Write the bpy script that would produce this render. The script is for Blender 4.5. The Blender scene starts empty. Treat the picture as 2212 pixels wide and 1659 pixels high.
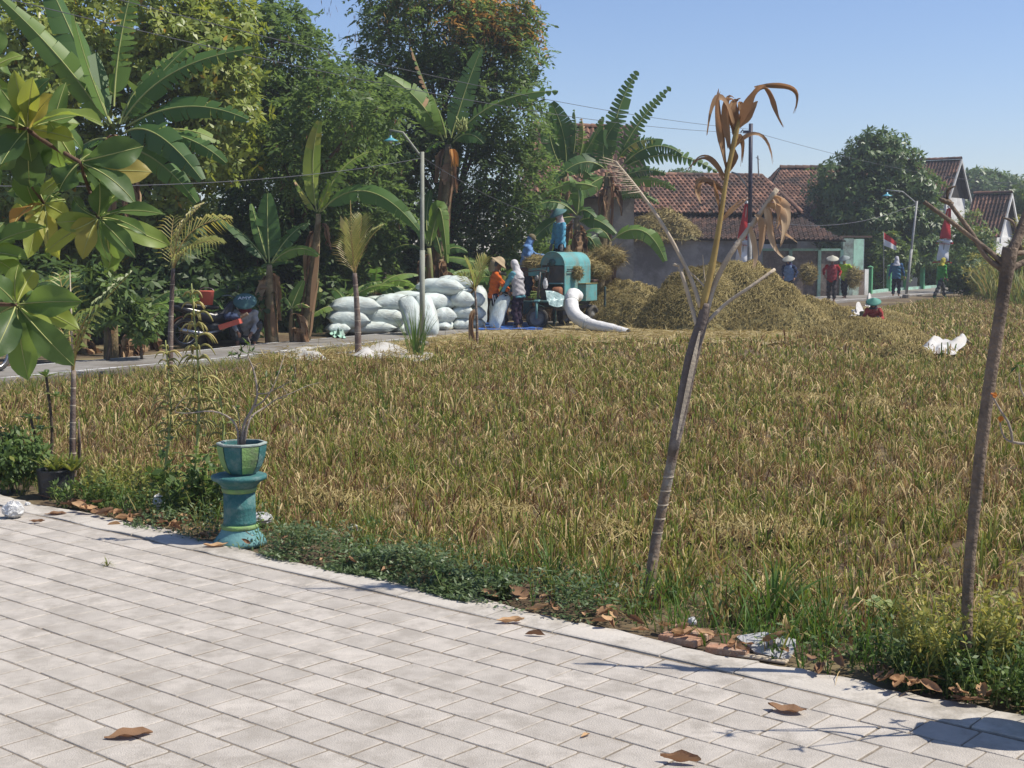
import bpy, math, random
import numpy as np
from mathutils import Vector, Matrix
R = math.radians
random.seed(11)
rng = np.random.default_rng(11)
scene = bpy.context.scene
col = scene.collection

# ------------------------------------------------------------------ camera, sky, sun, exposure
F, HOR, CAMZ = 2986.0, 542.0, 1.9          # focal length and horizon in a 2212 px wide frame
PITCH = math.atan((829.5 - HOR) / F)
cam_d = bpy.data.cameras.new('camera')
cam_d.sensor_width = 36.0
cam_d.lens = 36.0 * F / 2212.0
cam_d.clip_end = 3000
cam = bpy.data.objects.new('camera', cam_d)
col.objects.link(cam)
cam.location = (0, 0, CAMZ)
cam.rotation_euler = (math.pi / 2 - PITCH, 0, 0)
scene.camera = cam

SUN_AZ, SUN_EL = R(94), R(54)
world = bpy.data.worlds.new('World')
scene.world = world
world.use_nodes = True
wn = world.node_tree
sky = wn.nodes.new('ShaderNodeTexSky')
sky.sky_type = 'NISHITA'
sky.sun_disc = False
sky.sun_elevation = SUN_EL
sky.sun_rotation = SUN_AZ
sky.air_density = 1.0
sky.dust_density = 0.35
sky.ozone_density = 4.5
tn = wn.nodes.new('ShaderNodeVectorMath')
tn.operation = 'MULTIPLY'
tn.inputs[1].default_value = (1.03, 0.985, 1.08)
wn.links.new(sky.outputs[0], tn.inputs[0])
wn.links.new(tn.outputs[0], wn.nodes['Background'].inputs[0])
wn.nodes['Background'].inputs[1].default_value = 0.106
sl = bpy.data.lights.new('sun', 'SUN')
sl.energy = 5.0
sl.angle = R(0.5)
sl.color = (1.0, 0.935, 0.83)
sun = bpy.data.objects.new('sun', sl)
col.objects.link(sun)
sdir = Vector((math.sin(SUN_AZ) * math.cos(SUN_EL), math.cos(SUN_AZ) * math.cos(SUN_EL), math.sin(SUN_EL)))
sun.rotation_euler = sdir.to_track_quat('Z', 'Y').to_euler()
sun.location = (20, 5, 30)
scene.view_settings.view_transform = 'Standard'
scene.view_settings.look = 'None'
scene.view_settings.exposure = 0.28
scene.view_settings.gamma = 1.0
scene.render.engine = 'CYCLES'
cy = scene.cycles
cy.max_bounces = 6
cy.diffuse_bounces = 3
cy.glossy_bounces = 2
cy.transmission_bounces = 4
cy.transparent_max_bounces = 6
cy.volume_bounces = 0
cy.use_denoising = True

# ------------------------------------------------------------------ measuring helpers (survey of the place)
_cp, _sp = math.cos(PITCH), math.sin(PITCH)
def ray(u, v):
    a, b = (u - 1106) / F, (829.5 - v) / F
    return Vector((a, _cp + _sp * b, -_sp + _cp * b))
def at(u, v, Y):
    d = ray(u, v)
    return Vector((0, 0, CAMZ)) + d * (Y / d.y)
def gr(u, v, z=0.0):
    d = ray(u, v)
    return Vector((0, 0, CAMZ)) + d * ((z - CAMZ) / d.z)

# ------------------------------------------------------------------ materials
MATS = {}
def _new(name):
    m = bpy.data.materials.new(name)
    m.use_nodes = True
    return m, m.node_tree.nodes, m.node_tree.links, m.node_tree.nodes['Principled BSDF']
def ramp(nd, stops):
    r = nd.new('ShaderNodeValToRGB')
    e = r.color_ramp.elements
    while len(e) < len(stops):
        e.new(0.5)
    for i, (p, c) in enumerate(stops):
        e[i].position = p
        e[i].color = (*c, 1)
    return r
def mat(name, c1, c2=None, scale=6.0, rough=0.8, bump=0.25, bscale=None, spec=0.3, metal=0.0, stain=None, sscale=1.5, detail=6, objrand=0.0, coat=0.0, world_space=False):
    """noise-mixed two-tone surface with relief; optional stains with a shape of their own"""
    if name in MATS:
        return MATS[name]
    m, nd, lk, b = _new(name)
    if c2 is None:
        c2 = tuple(x * 0.8 for x in c1)
    tc = nd.new('ShaderNodeTexCoord')
    if world_space:
        tc = nd.new('ShaderNodeNewGeometry')
    co = tc.outputs['Position'] if world_space else tc.outputs['Object']
    n = nd.new('ShaderNodeTexNoise')
    n.inputs['Scale'].default_value = scale
    n.inputs['Detail'].default_value = detail
    n.inputs['Roughness'].default_value = 0.65
    lk.new(co, n.inputs['Vector'])
    r = ramp(nd, [(0.32, c1), (0.68, c2)])
    lk.new(n.outputs['Fac'], r.inputs[0])
    out = r.outputs[0]
    if objrand > 0:
        oi = nd.new('ShaderNodeObjectInfo')
        mr = nd.new('ShaderNodeMapRange')
        mr.inputs[3].default_value = 1 - objrand
        mr.inputs[4].default_value = 1 + objrand
        lk.new(oi.outputs['Random'], mr.inputs[0])
        mx = nd.new('ShaderNodeVectorMath')
        mx.operation = 'SCALE'
        lk.new(out, mx.inputs[0])
        lk.new(mr.outputs[0], mx.inputs['Scale'])
        out = mx.outputs[0]
    if stain is not None:
        n2 = nd.new('ShaderNodeTexNoise')
        n2.inputs['Scale'].default_value = sscale
        n2.inputs['Detail'].default_value = 8
        n2.inputs['Roughness'].default_value = 0.7
        lk.new(co, n2.inputs['Vector'])
        r2 = ramp(nd, [(0.47, (0, 0, 0)), (0.62, (1, 1, 1))])
        lk.new(n2.outputs['Fac'], r2.inputs[0])
        mx = nd.new('ShaderNodeMix')
        mx.data_type = 'RGBA'
        lk.new(r2.outputs[0], mx.inputs[0])
        lk.new(out, mx.inputs[6])
        mx.inputs[7].default_value = (*stain, 1)
        out = mx.outputs[2]
    lk.new(out, b.inputs['Base Color'])
    b.inputs['Roughness'].default_value = rough
    b.inputs['Specular IOR Level'].default_value = spec
    b.inputs['Metallic'].default_value = metal
    b.inputs['Coat Weight'].default_value = coat
    if bump > 0:
        nb = nd.new('ShaderNodeTexNoise')
        nb.inputs['Scale'].default_value = bscale or scale * 6
        nb.inputs['Detail'].default_value = 5
        lk.new(co, nb.inputs['Vector'])
        bp = nd.new('ShaderNodeBump')
        bp.inputs['Strength'].default_value = bump
        bp.inputs['Distance'].default_value = 0.02
        lk.new(nb.outputs['Fac'], bp.inputs['Height'])
        lk.new(bp.outputs[0], b.inputs['Normal'])
    MATS[name] = m
    return m
def leafmat(name, stops, trans=0.35, rough=0.45, spec=0.4, objrand=0.25, tint=True, veins=0.0, dry=None):
    """foliage: colour picked per leaf by the face attribute 'tint', light passes through the blade"""
    if name in MATS:
        return MATS[name]
    m, nd, lk, b = _new(name)
    a = nd.new('ShaderNodeAttribute')
    a.attribute_name = 'tint'
    oi = nd.new('ShaderNodeObjectInfo')
    ms = nd.new('ShaderNodeMath')
    ms.operation = 'MULTIPLY_ADD'
    lk.new(oi.outputs['Random'], ms.inputs[0])
    ms.inputs[1].default_value = objrand
    lk.new(a.outputs['Fac'], ms.inputs[2])
    sb = nd.new('ShaderNodeMath')
    sb.operation = 'SUBTRACT'
    lk.new(ms.outputs[0], sb.inputs[0])
    sb.inputs[1].default_value = objrand * 0.5
    r = ramp(nd, stops)
    lk.new(sb.outputs[0], r.inputs[0])
    out = r.outputs[0]
    tc = nd.new('ShaderNodeTexCoord')
    if dry is not None:
        n = nd.new('ShaderNodeTexNoise')
        n.inputs['Scale'].default_value = dry[1]
        n.inputs['Detail'].default_value = 5
        lk.new(tc.outputs['Object'], n.inputs['Vector'])
        r2 = ramp(nd, [(dry[2], (0, 0, 0)), (dry[2] + 0.12, (1, 1, 1))])
        lk.new(n.outputs['Fac'], r2.inputs[0])
        mx = nd.new('ShaderNodeMix')
        mx.data_type = 'RGBA'
        lk.new(r2.outputs[0], mx.inputs[0])
        lk.new(out, mx.inputs[6])
        mx.inputs[7].default_value = (*dry[0], 1)
        out = mx.outputs[2]
    lk.new(out, b.inputs['Base Color'])
    b.inputs['Roughness'].default_value = rough
    b.inputs['Specular IOR Level'].default_value = spec
    if veins > 0:
        nb = nd.new('ShaderNodeTexNoise')
        nb.inputs['Scale'].default_value = 30
        lk.new(tc.outputs['Object'], nb.inputs['Vector'])
        bp = nd.new('ShaderNodeBump')
        bp.inputs['Strength'].default_value = veins
        bp.inputs['Distance'].default_value = 0.01
        lk.new(nb.outputs['Fac'], bp.inputs['Height'])
        lk.new(bp.outputs[0], b.inputs['Normal'])
    if trans > 0:
        t = nd.new('ShaderNodeBsdfTranslucent')
        hs = nd.new('ShaderNodeHueSaturation')
        hs.inputs['Value'].default_value = 1.7
        hs.inputs['Saturation'].default_value = 1.1
        hs.inputs['Hue'].default_value = 0.485
        lk.new(out, hs.inputs['Color'])
        lk.new(hs.outputs[0], t.inputs[0])
        mxs = nd.new('ShaderNodeMixShader')
        mxs.inputs[0].default_value = trans
        lk.new(b.outputs[0], mxs.inputs[1])
        lk.new(t.outputs[0], mxs.inputs[2])
        lk.new(mxs.outputs[0], nd['Material Output'].inputs[0])
    MATS[name] = m
    return m

# ------------------------------------------------------------------ mesh helpers
def np_mesh(name, V, Fc, tint=None, mi=None, smooth=False):
    me = bpy.data.meshes.new(name)
    V = np.asarray(V, dtype=np.float32)
    Fc = np.asarray(Fc, dtype=np.int32)
    k = Fc.shape[1]
    me.vertices.add(len(V))
    me.vertices.foreach_set('co', V.ravel())
    me.loops.add(Fc.size)
    me.loops.foreach_set('vertex_index', Fc.ravel())
    me.polygons.add(len(Fc))
    me.polygons.foreach_set('loop_start', np.arange(0, Fc.size, k, dtype=np.int32))
    if tint is not None:
        at_ = me.attributes.new('tint', 'FLOAT', 'FACE')
        at_.data.foreach_set('value', np.asarray(tint, dtype=np.float32))
    if mi is not None:
        me.polygons.foreach_set('material_index', np.asarray(mi, dtype=np.int32))
    if smooth:
        me.polygons.foreach_set('use_smooth', np.ones(len(Fc), dtype=bool))
    me.update(calc_edges=True)
    return me
def link(name, me, mats, parent=None, loc=None):
    o = bpy.data.objects.new(name, me)
    col.objects.link(o)
    if me is not None:
        for m in (mats if isinstance(mats, (list, tuple)) else [mats]):
            if m is not None:
                me.materials.append(m)
    if parent is not None:
        o.parent = parent
    if loc is not None:
        o.location = loc
    return o
def tag(o, label, cat, group=None, kind=None):
    o['label'] = label
    o['category'] = cat
    if group:
        o['group'] = group
    if kind:
        o['kind'] = kind
    return o
def structure(o):
    o['kind'] = 'structure'
    return o
def stuff(o, label=None, cat=None):
    o['kind'] = 'stuff'
    if label:
        o['label'] = label
        o['category'] = cat
    return o
def thing(name, label, cat, loc=(0, 0, 0), rz=0.0, group=None):
    o = bpy.data.objects.new(name, None)
    o.empty_display_size = 0.1
    col.objects.link(o)
    o.location = loc
    o.rotation_euler = (0, 0, rz)
    return tag(o, label, cat, group)
def vec(a):
    return Vector(a)
def basis(t, ref=None):
    t = Vector(t).normalized()
    ref = Vector(ref) if ref is not None else (Vector((0, 0, 1)) if abs(t.z) < 0.9 else Vector((1, 0, 0)))
    n = ref - t * ref.dot(t)
    if n.length < 1e-4:
        ref = Vector((0, 1, 0.3))
        n = ref - t * ref.dot(t)
    n.normalize()
    return t, n, t.cross(n).normalized()
def bez(pts, n):
    pts = [Vector(p) for p in pts]
    out = []
    for i in range(n + 1):
        t = i / n
        q = pts[:]
        while len(q) > 1:
            q = [q[j].lerp(q[j + 1], t) for j in range(len(q) - 1)]
        out.append(q[0])
    return out
def smooth_path(pts, n):
    """Catmull-Rom through the given points"""
    p = [Vector(q) for q in pts]
    if len(p) == 2:
        return [p[0].lerp(p[1], i / n) for i in range(n + 1)]
    p = [p[0] * 2 - p[1]] + p + [p[-1] * 2 - p[-2]]
    out = []
    seg = len(p) - 3
    for i in range(n + 1):
        s = i / n * seg
        k = min(int(s), seg - 1)
        t = s - k
        a, b, c, d = p[k:k + 4]
        out.append(0.5 * ((2 * b) + (c - a) * t + (2 * a - 5 * b + 4 * c - d) * t * t + (3 * b - a - 3 * c + d) * t ** 3))
    return out
def lerp_list(vals, n):
    m = len(vals) - 1
    out = []
    for i in range(n + 1):
        s = i / n * m
        k = min(int(s), m - 1) if m > 0 else 0
        out.append(vals[k] + (vals[min(k + 1, m)] - vals[k]) * (s - k))
    return out
class MB:
    def __init__(self):
        self.v, self.f, self.m, self.t = [], [], [], []
    def add(self, V, Fc, mi=0, tint=0.5):
        o = len(self.v)
        self.v.extend([tuple(x) for x in V])
        for f in Fc:
            self.f.append([i + o for i in f])
            self.m.append(mi)
            self.t.append(tint)
        return self
    def box(self, c, s, rz=0.0, mi=0, M=None, tint=0.5, bev=0.0):
        x, y, z = s[0] / 2, s[1] / 2, s[2] / 2
        if bev <= 0:
            V = [Vector((i * x, j * y, k * z)) for k in (-1, 1) for j in (-1, 1) for i in (-1, 1)]
            Fc = [(0, 2, 3, 1), (4, 5, 7, 6), (0, 1, 5, 4), (2, 6, 7, 3), (0, 4, 6, 2), (1, 3, 7, 5)]
        else:
            b = min(bev, x * .9, y * .9, z * .9)
            V = []
            for zz, ins in ((-z, b), (-z + b, 0), (z - b, 0), (z, b)):
                xx, yy = x - ins, y - ins
                for (i, j) in ((-1, -1), (1, -1), (1, 1), (-1, 1)):
                    V += [Vector((i * xx, j * (yy - (b if not ins else 0)), zz)), Vector((i * (xx - (b if not ins else 0)), j * yy, zz))] if (i * j < 0) else [Vector((i * (xx - (b if not ins else 0)), j * yy, zz)), Vector((i * xx, j * (yy - (b if not ins else 0)), zz))]
            # ring order per level: 8 points
            Vr = []
            for L in range(4):
                ring = V[L * 8:L * 8 + 8]
                ring.sort(key=lambda p: math.atan2(p.y / max(y, 1e-6), p.x / max(x, 1e-6)))
                Vr += ring
            V = Vr
            Fc = [tuple(range(7, -1, -1)), tuple(range(24, 32))]
            for L in range(3):
                for i in range(8):
                    j = (i + 1) % 8
                    Fc.append((L * 8 + i, L * 8 + j, L * 8 + 8 + j, L * 8 + 8 + i))
        rot = Matrix.Rotation(rz, 4, 'Z') if M is None else M
        V = [rot @ p + Vector(c) for p in V]
        return self.add(V, Fc, mi, tint)
    def tube(self, pts, rad, n=8, cap=True, mi=0, tint=0.5, ref=None, flat=1.0):
        pts = [Vector(p) for p in pts]
        if not isinstance(rad, (list, tuple)):
            rad = [rad] * len(pts)
        V, Fc = [], []
        nn = None
        for i, p in enumerate(pts):
            t = (pts[min(i + 1, len(pts) - 1)] - pts[max(i - 1, 0)])
            if t.length < 1e-7:
                t = Vector((0, 0, 1))
            t, a, b = basis(t, nn if nn is not None else ref)
            nn = a
            for k in range(n):
                an = 2 * math.pi * k / n
                V.append(p + (a * math.cos(an) * flat + b * math.sin(an)) * rad[i])
        for i in range(len(pts) - 1):
            for k in range(n):
                j = (k + 1) % n
                Fc.append((i * n + k, i * n + j, (i + 1) * n + j, (i + 1) * n + k))
        if cap:
            Fc.append(tuple(range(n - 1, -1, -1)))
            Fc.append(tuple(range((len(pts) - 1) * n, len(pts) * n)))
        return self.add(V, Fc, mi, tint)
    def lathe(self, prof, n=24, c=(0, 0, 0), mi=0, M=None, tint=0.5, caps=True, a0=0.0):
        V, Fc = [], []
        for r, z in prof:
            for k in range(n):
                an = 2 * math.pi * k / n + a0
                V.append(Vector((r * math.cos(an), r * math.sin(an), z)))
        for i in range(len(prof) - 1):
            for k in range(n):
                j = (k + 1) % n
                Fc.append((i * n + k, i * n + j, (i + 1) * n + j, (i + 1) * n + k))
        if caps:
            if prof[0][0] > 1e-4:
                Fc.append(tuple(range(n - 1, -1, -1)))
            if prof[-1][0] > 1e-4:
                Fc.append(tuple(range((len(prof) - 1) * n, len(prof) * n)))
        M = M or Matrix.Identity(4)
        V = [M @ p + Vector(c) for p in V]
        return self.add(V, Fc, mi, tint)
    def ell(self, c, r, n=10, m=7, M=None, mi=0, tint=0.5):
        V, Fc = [], []
        for i in range(m + 1):
            ph = math.pi * i / m
            for k in range(n):
                an = 2 * math.pi * k / n
                V.append(Vector((r[0] * math.sin(ph) * math.cos(an), r[1] * math.sin(ph) * math.sin(an), -r[2] * math.cos(ph))))
        for i in range(m):
            for k in range(n):
                j = (k + 1) % n
                Fc.append((i * n + k, i * n + j, (i + 1) * n + j, (i + 1) * n + k))
        M = M or Matrix.Identity(4)
        return self.add([M @ p + Vector(c) for p in V], Fc, mi, tint)
    def capsule(self, a, b, ra, rb, n=10):
        a, b = Vector(a), Vector(b)
        d = (b - a).normalized()
        P, Q = [], []
        for k in (0.98, 0.7, 0.35, 0.0):
            P.append(a - d * ra * k); Q.append(max(0.15, math.sqrt(max(0, 1 - k * k))) * ra)
        for k in (0.33, 0.66):
            P.append(a.lerp(b, k)); Q.append(ra + (rb - ra) * k)
        for k in (0.0, 0.35, 0.7, 0.98):
            P.append(b + d * rb * k); Q.append(max(0.15, math.sqrt(max(0, 1 - k * k))) * rb)
        return self.tube(P, Q, n)
    def strip(self, pts, wid, side, mi=0, tint=0.5, sag=0.0):
        """flat ribbon along pts; 'side' a vector or list of vectors"""
        V, Fc = [], []
        for i, p in enumerate(pts):
            s = Vector(side[i] if isinstance(side, list) else side).normalized()
            w = wid[i] if isinstance(wid, (list, tuple)) else wid
            V += [Vector(p) - s * w / 2, Vector(p) + s * w / 2]
        for i in range(len(pts) - 1):
            Fc.append((2 * i, 2 * i + 1, 2 * i + 3, 2 * i + 2))
        return self.add(V, Fc, mi, tint)
    def mesh(self, name, smooth=False, origin=None):
        me = bpy.data.meshes.new(name)
        V = self.v
        if origin is not None:
            o = origin
            V = [(a[0] - o[0], a[1] - o[1], a[2] - o[2]) for a in V]
        me.from_pydata(V, [], self.f)
        me.polygons.foreach_set('material_index', self.m)
        a = me.attributes.new('tint', 'FLOAT', 'FACE')
        a.data.foreach_set('value', self.t)
        if smooth:
            me.polygons.foreach_set('use_smooth', [True] * len(self.f))
        me.update()
        return me
    def build(self, name, mats, parent=None, smooth=False, origin=None, loc=None):
        return link(name, self.mesh(name, smooth, origin), mats, parent, loc)
def copy_tree(o, parent=None):
    c = o.copy()
    col.objects.link(c)
    c.parent = parent
    for ch in o.children:
        copy_tree(ch, c)
    return c
def unit(a):
    return a / np.maximum(np.linalg.norm(a, axis=1, keepdims=True), 1e-9)
def leaf_quads(C, D, N, L, W, lift=0.15):
    """one folded rhombic leaf per row: base, left, tip, right"""
    D = unit(D)
    S = unit(np.cross(D, N))
    N = np.cross(S, D)
    L = L[:, None]; W = W[:, None]
    m = C + D * L * 0.45 + N * W * lift
    V = np.stack([C, m - S * W / 2, C + D * L, m + S * W / 2], axis=1).reshape(-1, 3)
    Fc = np.arange(len(C) * 4).reshape(-1, 4)
    return V, Fc
def cat_meshes(parts):
    Vs, Fs, Ts, o = [], [], [], 0
    for V, Fc, t in parts:
        Vs.append(V); Fs.append(Fc + o); Ts.append(t); o += len(V)
    return np.concatenate(Vs), np.concatenate(Fs), np.concatenate(Ts)
# ------------------------------------------------------------------ palette
M_soil = mat('dry_soil', (0.12, 0.085, 0.05), (0.07, 0.048, 0.029), 1.3, 0.95, 0.6, 14, stain=(0.20, 0.16, 0.085), sscale=0.7)
M_conc = mat('road_concrete', (0.26, 0.245, 0.22), (0.19, 0.178, 0.16), 2.0, 0.9, 0.35, 30, stain=(0.15, 0.13, 0.105), sscale=0.6)
M_joint = mat('joint_sand', (0.29, 0.245, 0.19), (0.16, 0.132, 0.10), 20, 0.95, 0.5, 120)
M_edge = mat('edging_concrete', (0.53, 0.492, 0.435), (0.42, 0.388, 0.34), 3, 0.9, 0.22, 70, stain=(0.30, 0.272, 0.23), sscale=2.6)
M_paver = mat('paver_concrete', (0.48, 0.438, 0.385), (0.385, 0.352, 0.31), 7, 0.88, 0.35, 140, stain=(0.335, 0.303, 0.262), sscale=4.5, objrand=0.09, world_space=True)
M_white = mat('white_paint', (0.72, 0.72, 0.70), (0.58, 0.58, 0.56), 5, 0.8, 0.2, 40, stain=(0.33, 0.32, 0.3), sscale=2)
M_bark = mat('bark', (0.13, 0.095, 0.065), (0.06, 0.045, 0.03), 9, 0.95, 0.7, 40)
M_stub = leafmat('rice_stubble_blades', [(0.0, (0.10, 0.052, 0.026)), (0.2, (0.20, 0.132, 0.06)), (0.42, (0.36, 0.27, 0.12)), (0.62, (0.70, 0.555, 0.31)), (0.70, (0.26, 0.25, 0.06)), (0.86, (0.11, 0.155, 0.028)), (1.0, (0.055, 0.105, 0.02))], trans=0.25, rough=0.7, spec=0.15, objrand=0.0)
M_straw = leafmat('straw_strands', [(0.0, (0.11, 0.085, 0.03)), (0.35, (0.20, 0.16, 0.058)), (0.65, (0.31, 0.25, 0.10)), (1.0, (0.52, 0.43, 0.22))], trans=0.15, rough=0.75, spec=0.15, objrand=0.0)
M_strawbed = mat('straw_bed', (0.25, 0.215, 0.095), (0.13, 0.11, 0.045), 3.5, 0.95, 1.0, 22, stain=(0.11, 0.10, 0.04), sscale=1.2)
M_chaff = mat('straw_chaff', (0.40, 0.335, 0.19), (0.28, 0.23, 0.125), 4, 0.95, 0.7, 30, stain=(0.24, 0.19, 0.10), sscale=1.2)

# ------------------------------------------------------------------ ground
g = MB()
n = 40
xs = np.concatenate([-np.geomspace(900, 12, 14), np.linspace(-10, 10, 13), np.geomspace(12, 900, 14)])
ys = np.concatenate([[-300, -60, -15], np.linspace(-4, 80, 40), np.geomspace(90, 1500, 12)])
V = [(x, y, -0.03) for y in ys for x in xs]
Fc = [(j * len(xs) + i, j * len(xs) + i + 1, (j + 1) * len(xs) + i + 1, (j + 1) * len(xs) + i) for j in range(len(ys) - 1) for i in range(len(xs) - 1)]
g.add(V, Fc)
structure(g.build('ground', M_soil))

# ------------------------------------------------------------------ paved yard: running bond of square concrete pavers
AX, BX = Vector((0.7604, -0.6494, 0)), Vector((0.6494, 0.7604, 0))
YARD_B = 5.27
def ab(a, b, z=0.0):
    return AX * a + BX * b + Vector((0, 0, z))
yard = MB()
yard.add([ab(-14, -9, -0.0040), ab(12, -9, -0.0040), ab(12, YARD_B + 0.012, -0.0040), ab(-14, YARD_B + 0.012, -0.0040)], [(0, 1, 2, 3)])
yard_o = structure(yard.build('paved_yard', M_joint))
PL, PW, GAP = 0.2155, 0.2015, 0.006
pv_mesh = []
for k in range(6):
    rr = random.Random(k)
    L, W = (PL - GAP) / 2, (PW - GAP) / 2
    cor = [(sx * (L - rr.uniform(0, .003)), sy * (W - rr.uniform(0, .003))) for sx, sy in ((-1, -1), (1, -1), (1, 1), (-1, 1))]
    # each corner chipped a little: two points per corner
    ring = []
    for i, (x, y) in enumerate(cor):
        c = rr.uniform(.002, .006)
        sx, sy = (1 if x > 0 else -1), (1 if y > 0 else -1)
        p1, p2 = (x - sx * c, y), (x, y - sy * c)
        ring += ([p2, p1] if i in (0, 2) else [p1, p2])
    V, Fc = [], []
    for z, ins in ((-0.05, 0), (-0.004, 0), (-0.001, .002), (0, .005)):
        for (x, y) in ring:
            V.append(((x - ins * (1 if x > 0 else -1)), (y - ins * (1 if y > 0 else -1)), z))
    for l in range(3):
        for i in range(8):
            j = (i + 1) % 8
            Fc.append((l * 8 + i, l * 8 + j, l * 8 + 8 + j, l * 8 + 8 + i))
    Fc.append(tuple(range(24, 32)))
    me = MB().add(V, Fc).mesh('paver')
    me.materials.append(M_paver)
    pv_mesh.append(me)
cands = []
nrow = 46
for r_ in range(nrow):
    b = YARD_B - 0.006 - PW * (r_ + 0.5)
    off = (r_ % 2) * 0.5 * PL + random.uniform(-.012, .012)
    for i in range(-46, 32):
        a = i * PL + off + random.uniform(-.002, .002)
        p = ab(a, b)
        if p.y < 1.5 or p.y > 13 or abs(p.x) > 7.5:
            continue
        q = p - Vector((0, 0, CAMZ))
        dep = q.y * _cp - q.z * _sp * 1.0
        dep = q.y * _cp + q.z * (-_sp)
        u = 1106 + F * q.x / dep
        v = 829.5 - F * (q.y * _sp + q.z * _cp) / dep
        seen = -55 < u < 2267 and v < 1712
        cands.append((seen, dep, p))
seen = sorted([c for c in cands if c[0]], key=lambda c: c[1])
ang = math.atan2(AX.y, AX.x)
keep = set(id(c) for c in seen[:300])
mass = MB()
for c in cands:
    p = c[2]
    dz = random.gauss(0, .0006) + 0.0006 * math.sin(p.x * 1.3) * math.sin(p.y * 1.1 + 1)
    rot = (random.gauss(0, .004), random.gauss(0, .004), ang + random.gauss(0, .006) + random.choice((0, math.pi)))
    me = random.choice(pv_mesh)
    if id(c) in keep:
        o = bpy.data.objects.new('paver', me)
        col.objects.link(o)
        o.parent = yard_o
        o.location = (p.x, p.y, dz)
        o.rotation_euler = rot
    else:
        M = Matrix.Translation((p.x, p.y, dz)) @ Matrix.Rotation(rot[2], 4, 'Z')
        mass.add([M @ v.co for v in me.vertices], [tuple(f.vertices) for f in me.polygons])
if mass.v:
    mo = mass.build('paver_field', M_paver, yard_o)
    mo['kind'] = 'stuff'
# poured concrete edging: slabs with cracks between them
edge_o = structure(thing('concrete_edging', 'x', 'x'))
del edge_o['label'], edge_o['category']
cuts = [-13, -9.2, -8.5, -7.9, -7.2, -6.55, -5.9, -5.35, -4.7, -4.25, -3.6, -3.2, -2.5, -2.1, -1.15, 0.2, 1.5, 3.5, 6]
for a0, a1 in zip(cuts[:-1], cuts[1:]):
    N = max(4, int((a1 - a0) / 0.1))
    V, Fc = [], []
    for i in range(N + 1):
        a = a0 + 0.004 + (a1 - a0 - 0.008) * i / N
        bi = YARD_B + 0.014 + random.uniform(0, .006) + (0.02 * math.sin(a * 7) if a < -7 else 0)
        bo = 5.55 + 0.035 * math.sin(a * 2.1) + 0.02 * math.sin(a * 6.3 + 1) + random.uniform(-.022, .022)
        z = 0.004 + 0.004 * math.sin(a * 3)
        for b, zz in ((bi, -.05), (bi, z - .004), (bi + .008, z), ((bi + bo) / 2, z + .003), (bo - .02, z - .004), (bo, -.02), (bo, -.05)):
            V.append(ab(a, b, zz))
    m = 7
    for i in range(N):
        for k in range(m - 1):
            Fc.append((i * m + k, (i + 1) * m + k, (i + 1) * m + k + 1, i * m + k + 1))
    Fc.append(tuple(range(m)))
    Fc.append(tuple(range(N * m + m - 1, N * m - 1, -1)))
    MB().add(V, Fc).build('edging_slab', M_edge, edge_o)

# ------------------------------------------------------------------ village road
far = [(-13.5, 13.5), (-9.3, 20.5), (-7.8, 22.9), (-6.5, 24.9), (-5.0, 28.1), (-3.4, 30.7), (-0.6, 35.2), (3, 40.6), (8, 50), (14.5, 59.7), (21.7, 70.9), (31, 85), (60, 128)]
fp = smooth_path([(x, y, 0) for x, y in far], 72)
road_pts = []
for i, p in enumerate(fp):
    t = (fp[min(i + 1, 72)] - fp[max(i - 1, 0)]).normalized()
    nrm = Vector((t.y, -t.x, 0))
    w = 1.95 + 0.75 * min(1, max(0, (p.y - 30) / 20))
    road_pts.append((p, nrm, w))
def ribbon(o0, o1, z, name, m_, thick=0.0):
    V, Fc = [], []
    for p, nrm, w in road_pts:
        a = p + nrm * (o0 if o0 >= 0 else w + o0)
        b = p + nrm * (o1 if o1 > 0 else w + o1)
        V += [(a.x, a.y, z), (b.x, b.y, z)]
        if thick:
            V += [(a.x, a.y, z - thick), (b.x, b.y, z - thick)]
    k = 4 if thick else 2
    for i in range(len(road_pts) - 1):
        q, r_ = i * k, (i + 1) * k
        Fc.append((q, q + 1, r_ + 1, r_))
        if thick:
            Fc += [(q + 2, q, r_, r_ + 2), (q + 1, q + 3, r_ + 3, r_ + 1)]
    return MB().add(V, Fc).build(name, m_)
structure(ribbon(0, -0.0001, 0.03, 'road', M_conc, 0.07))
ro = structure(ribbon(0.03, 0.10, 0.034, 'road_marking', M_white))
ro = structure(ribbon(-0.42, -0.33, 0.034, 'road_marking', M_white))
def near_edge_y(x):
    best = None
    for (p, nrm, w), (p2, n2, w2) in zip(road_pts[:-1], road_pts[1:]):
        a, b = p + nrm * w, p2 + n2 * w2
        if a.x <= x <= b.x:
            return a.y + (b.y - a.y) * (x - a.x) / max(1e-6, b.x - a.x)
    return 200 if x > 0 else 0

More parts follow.
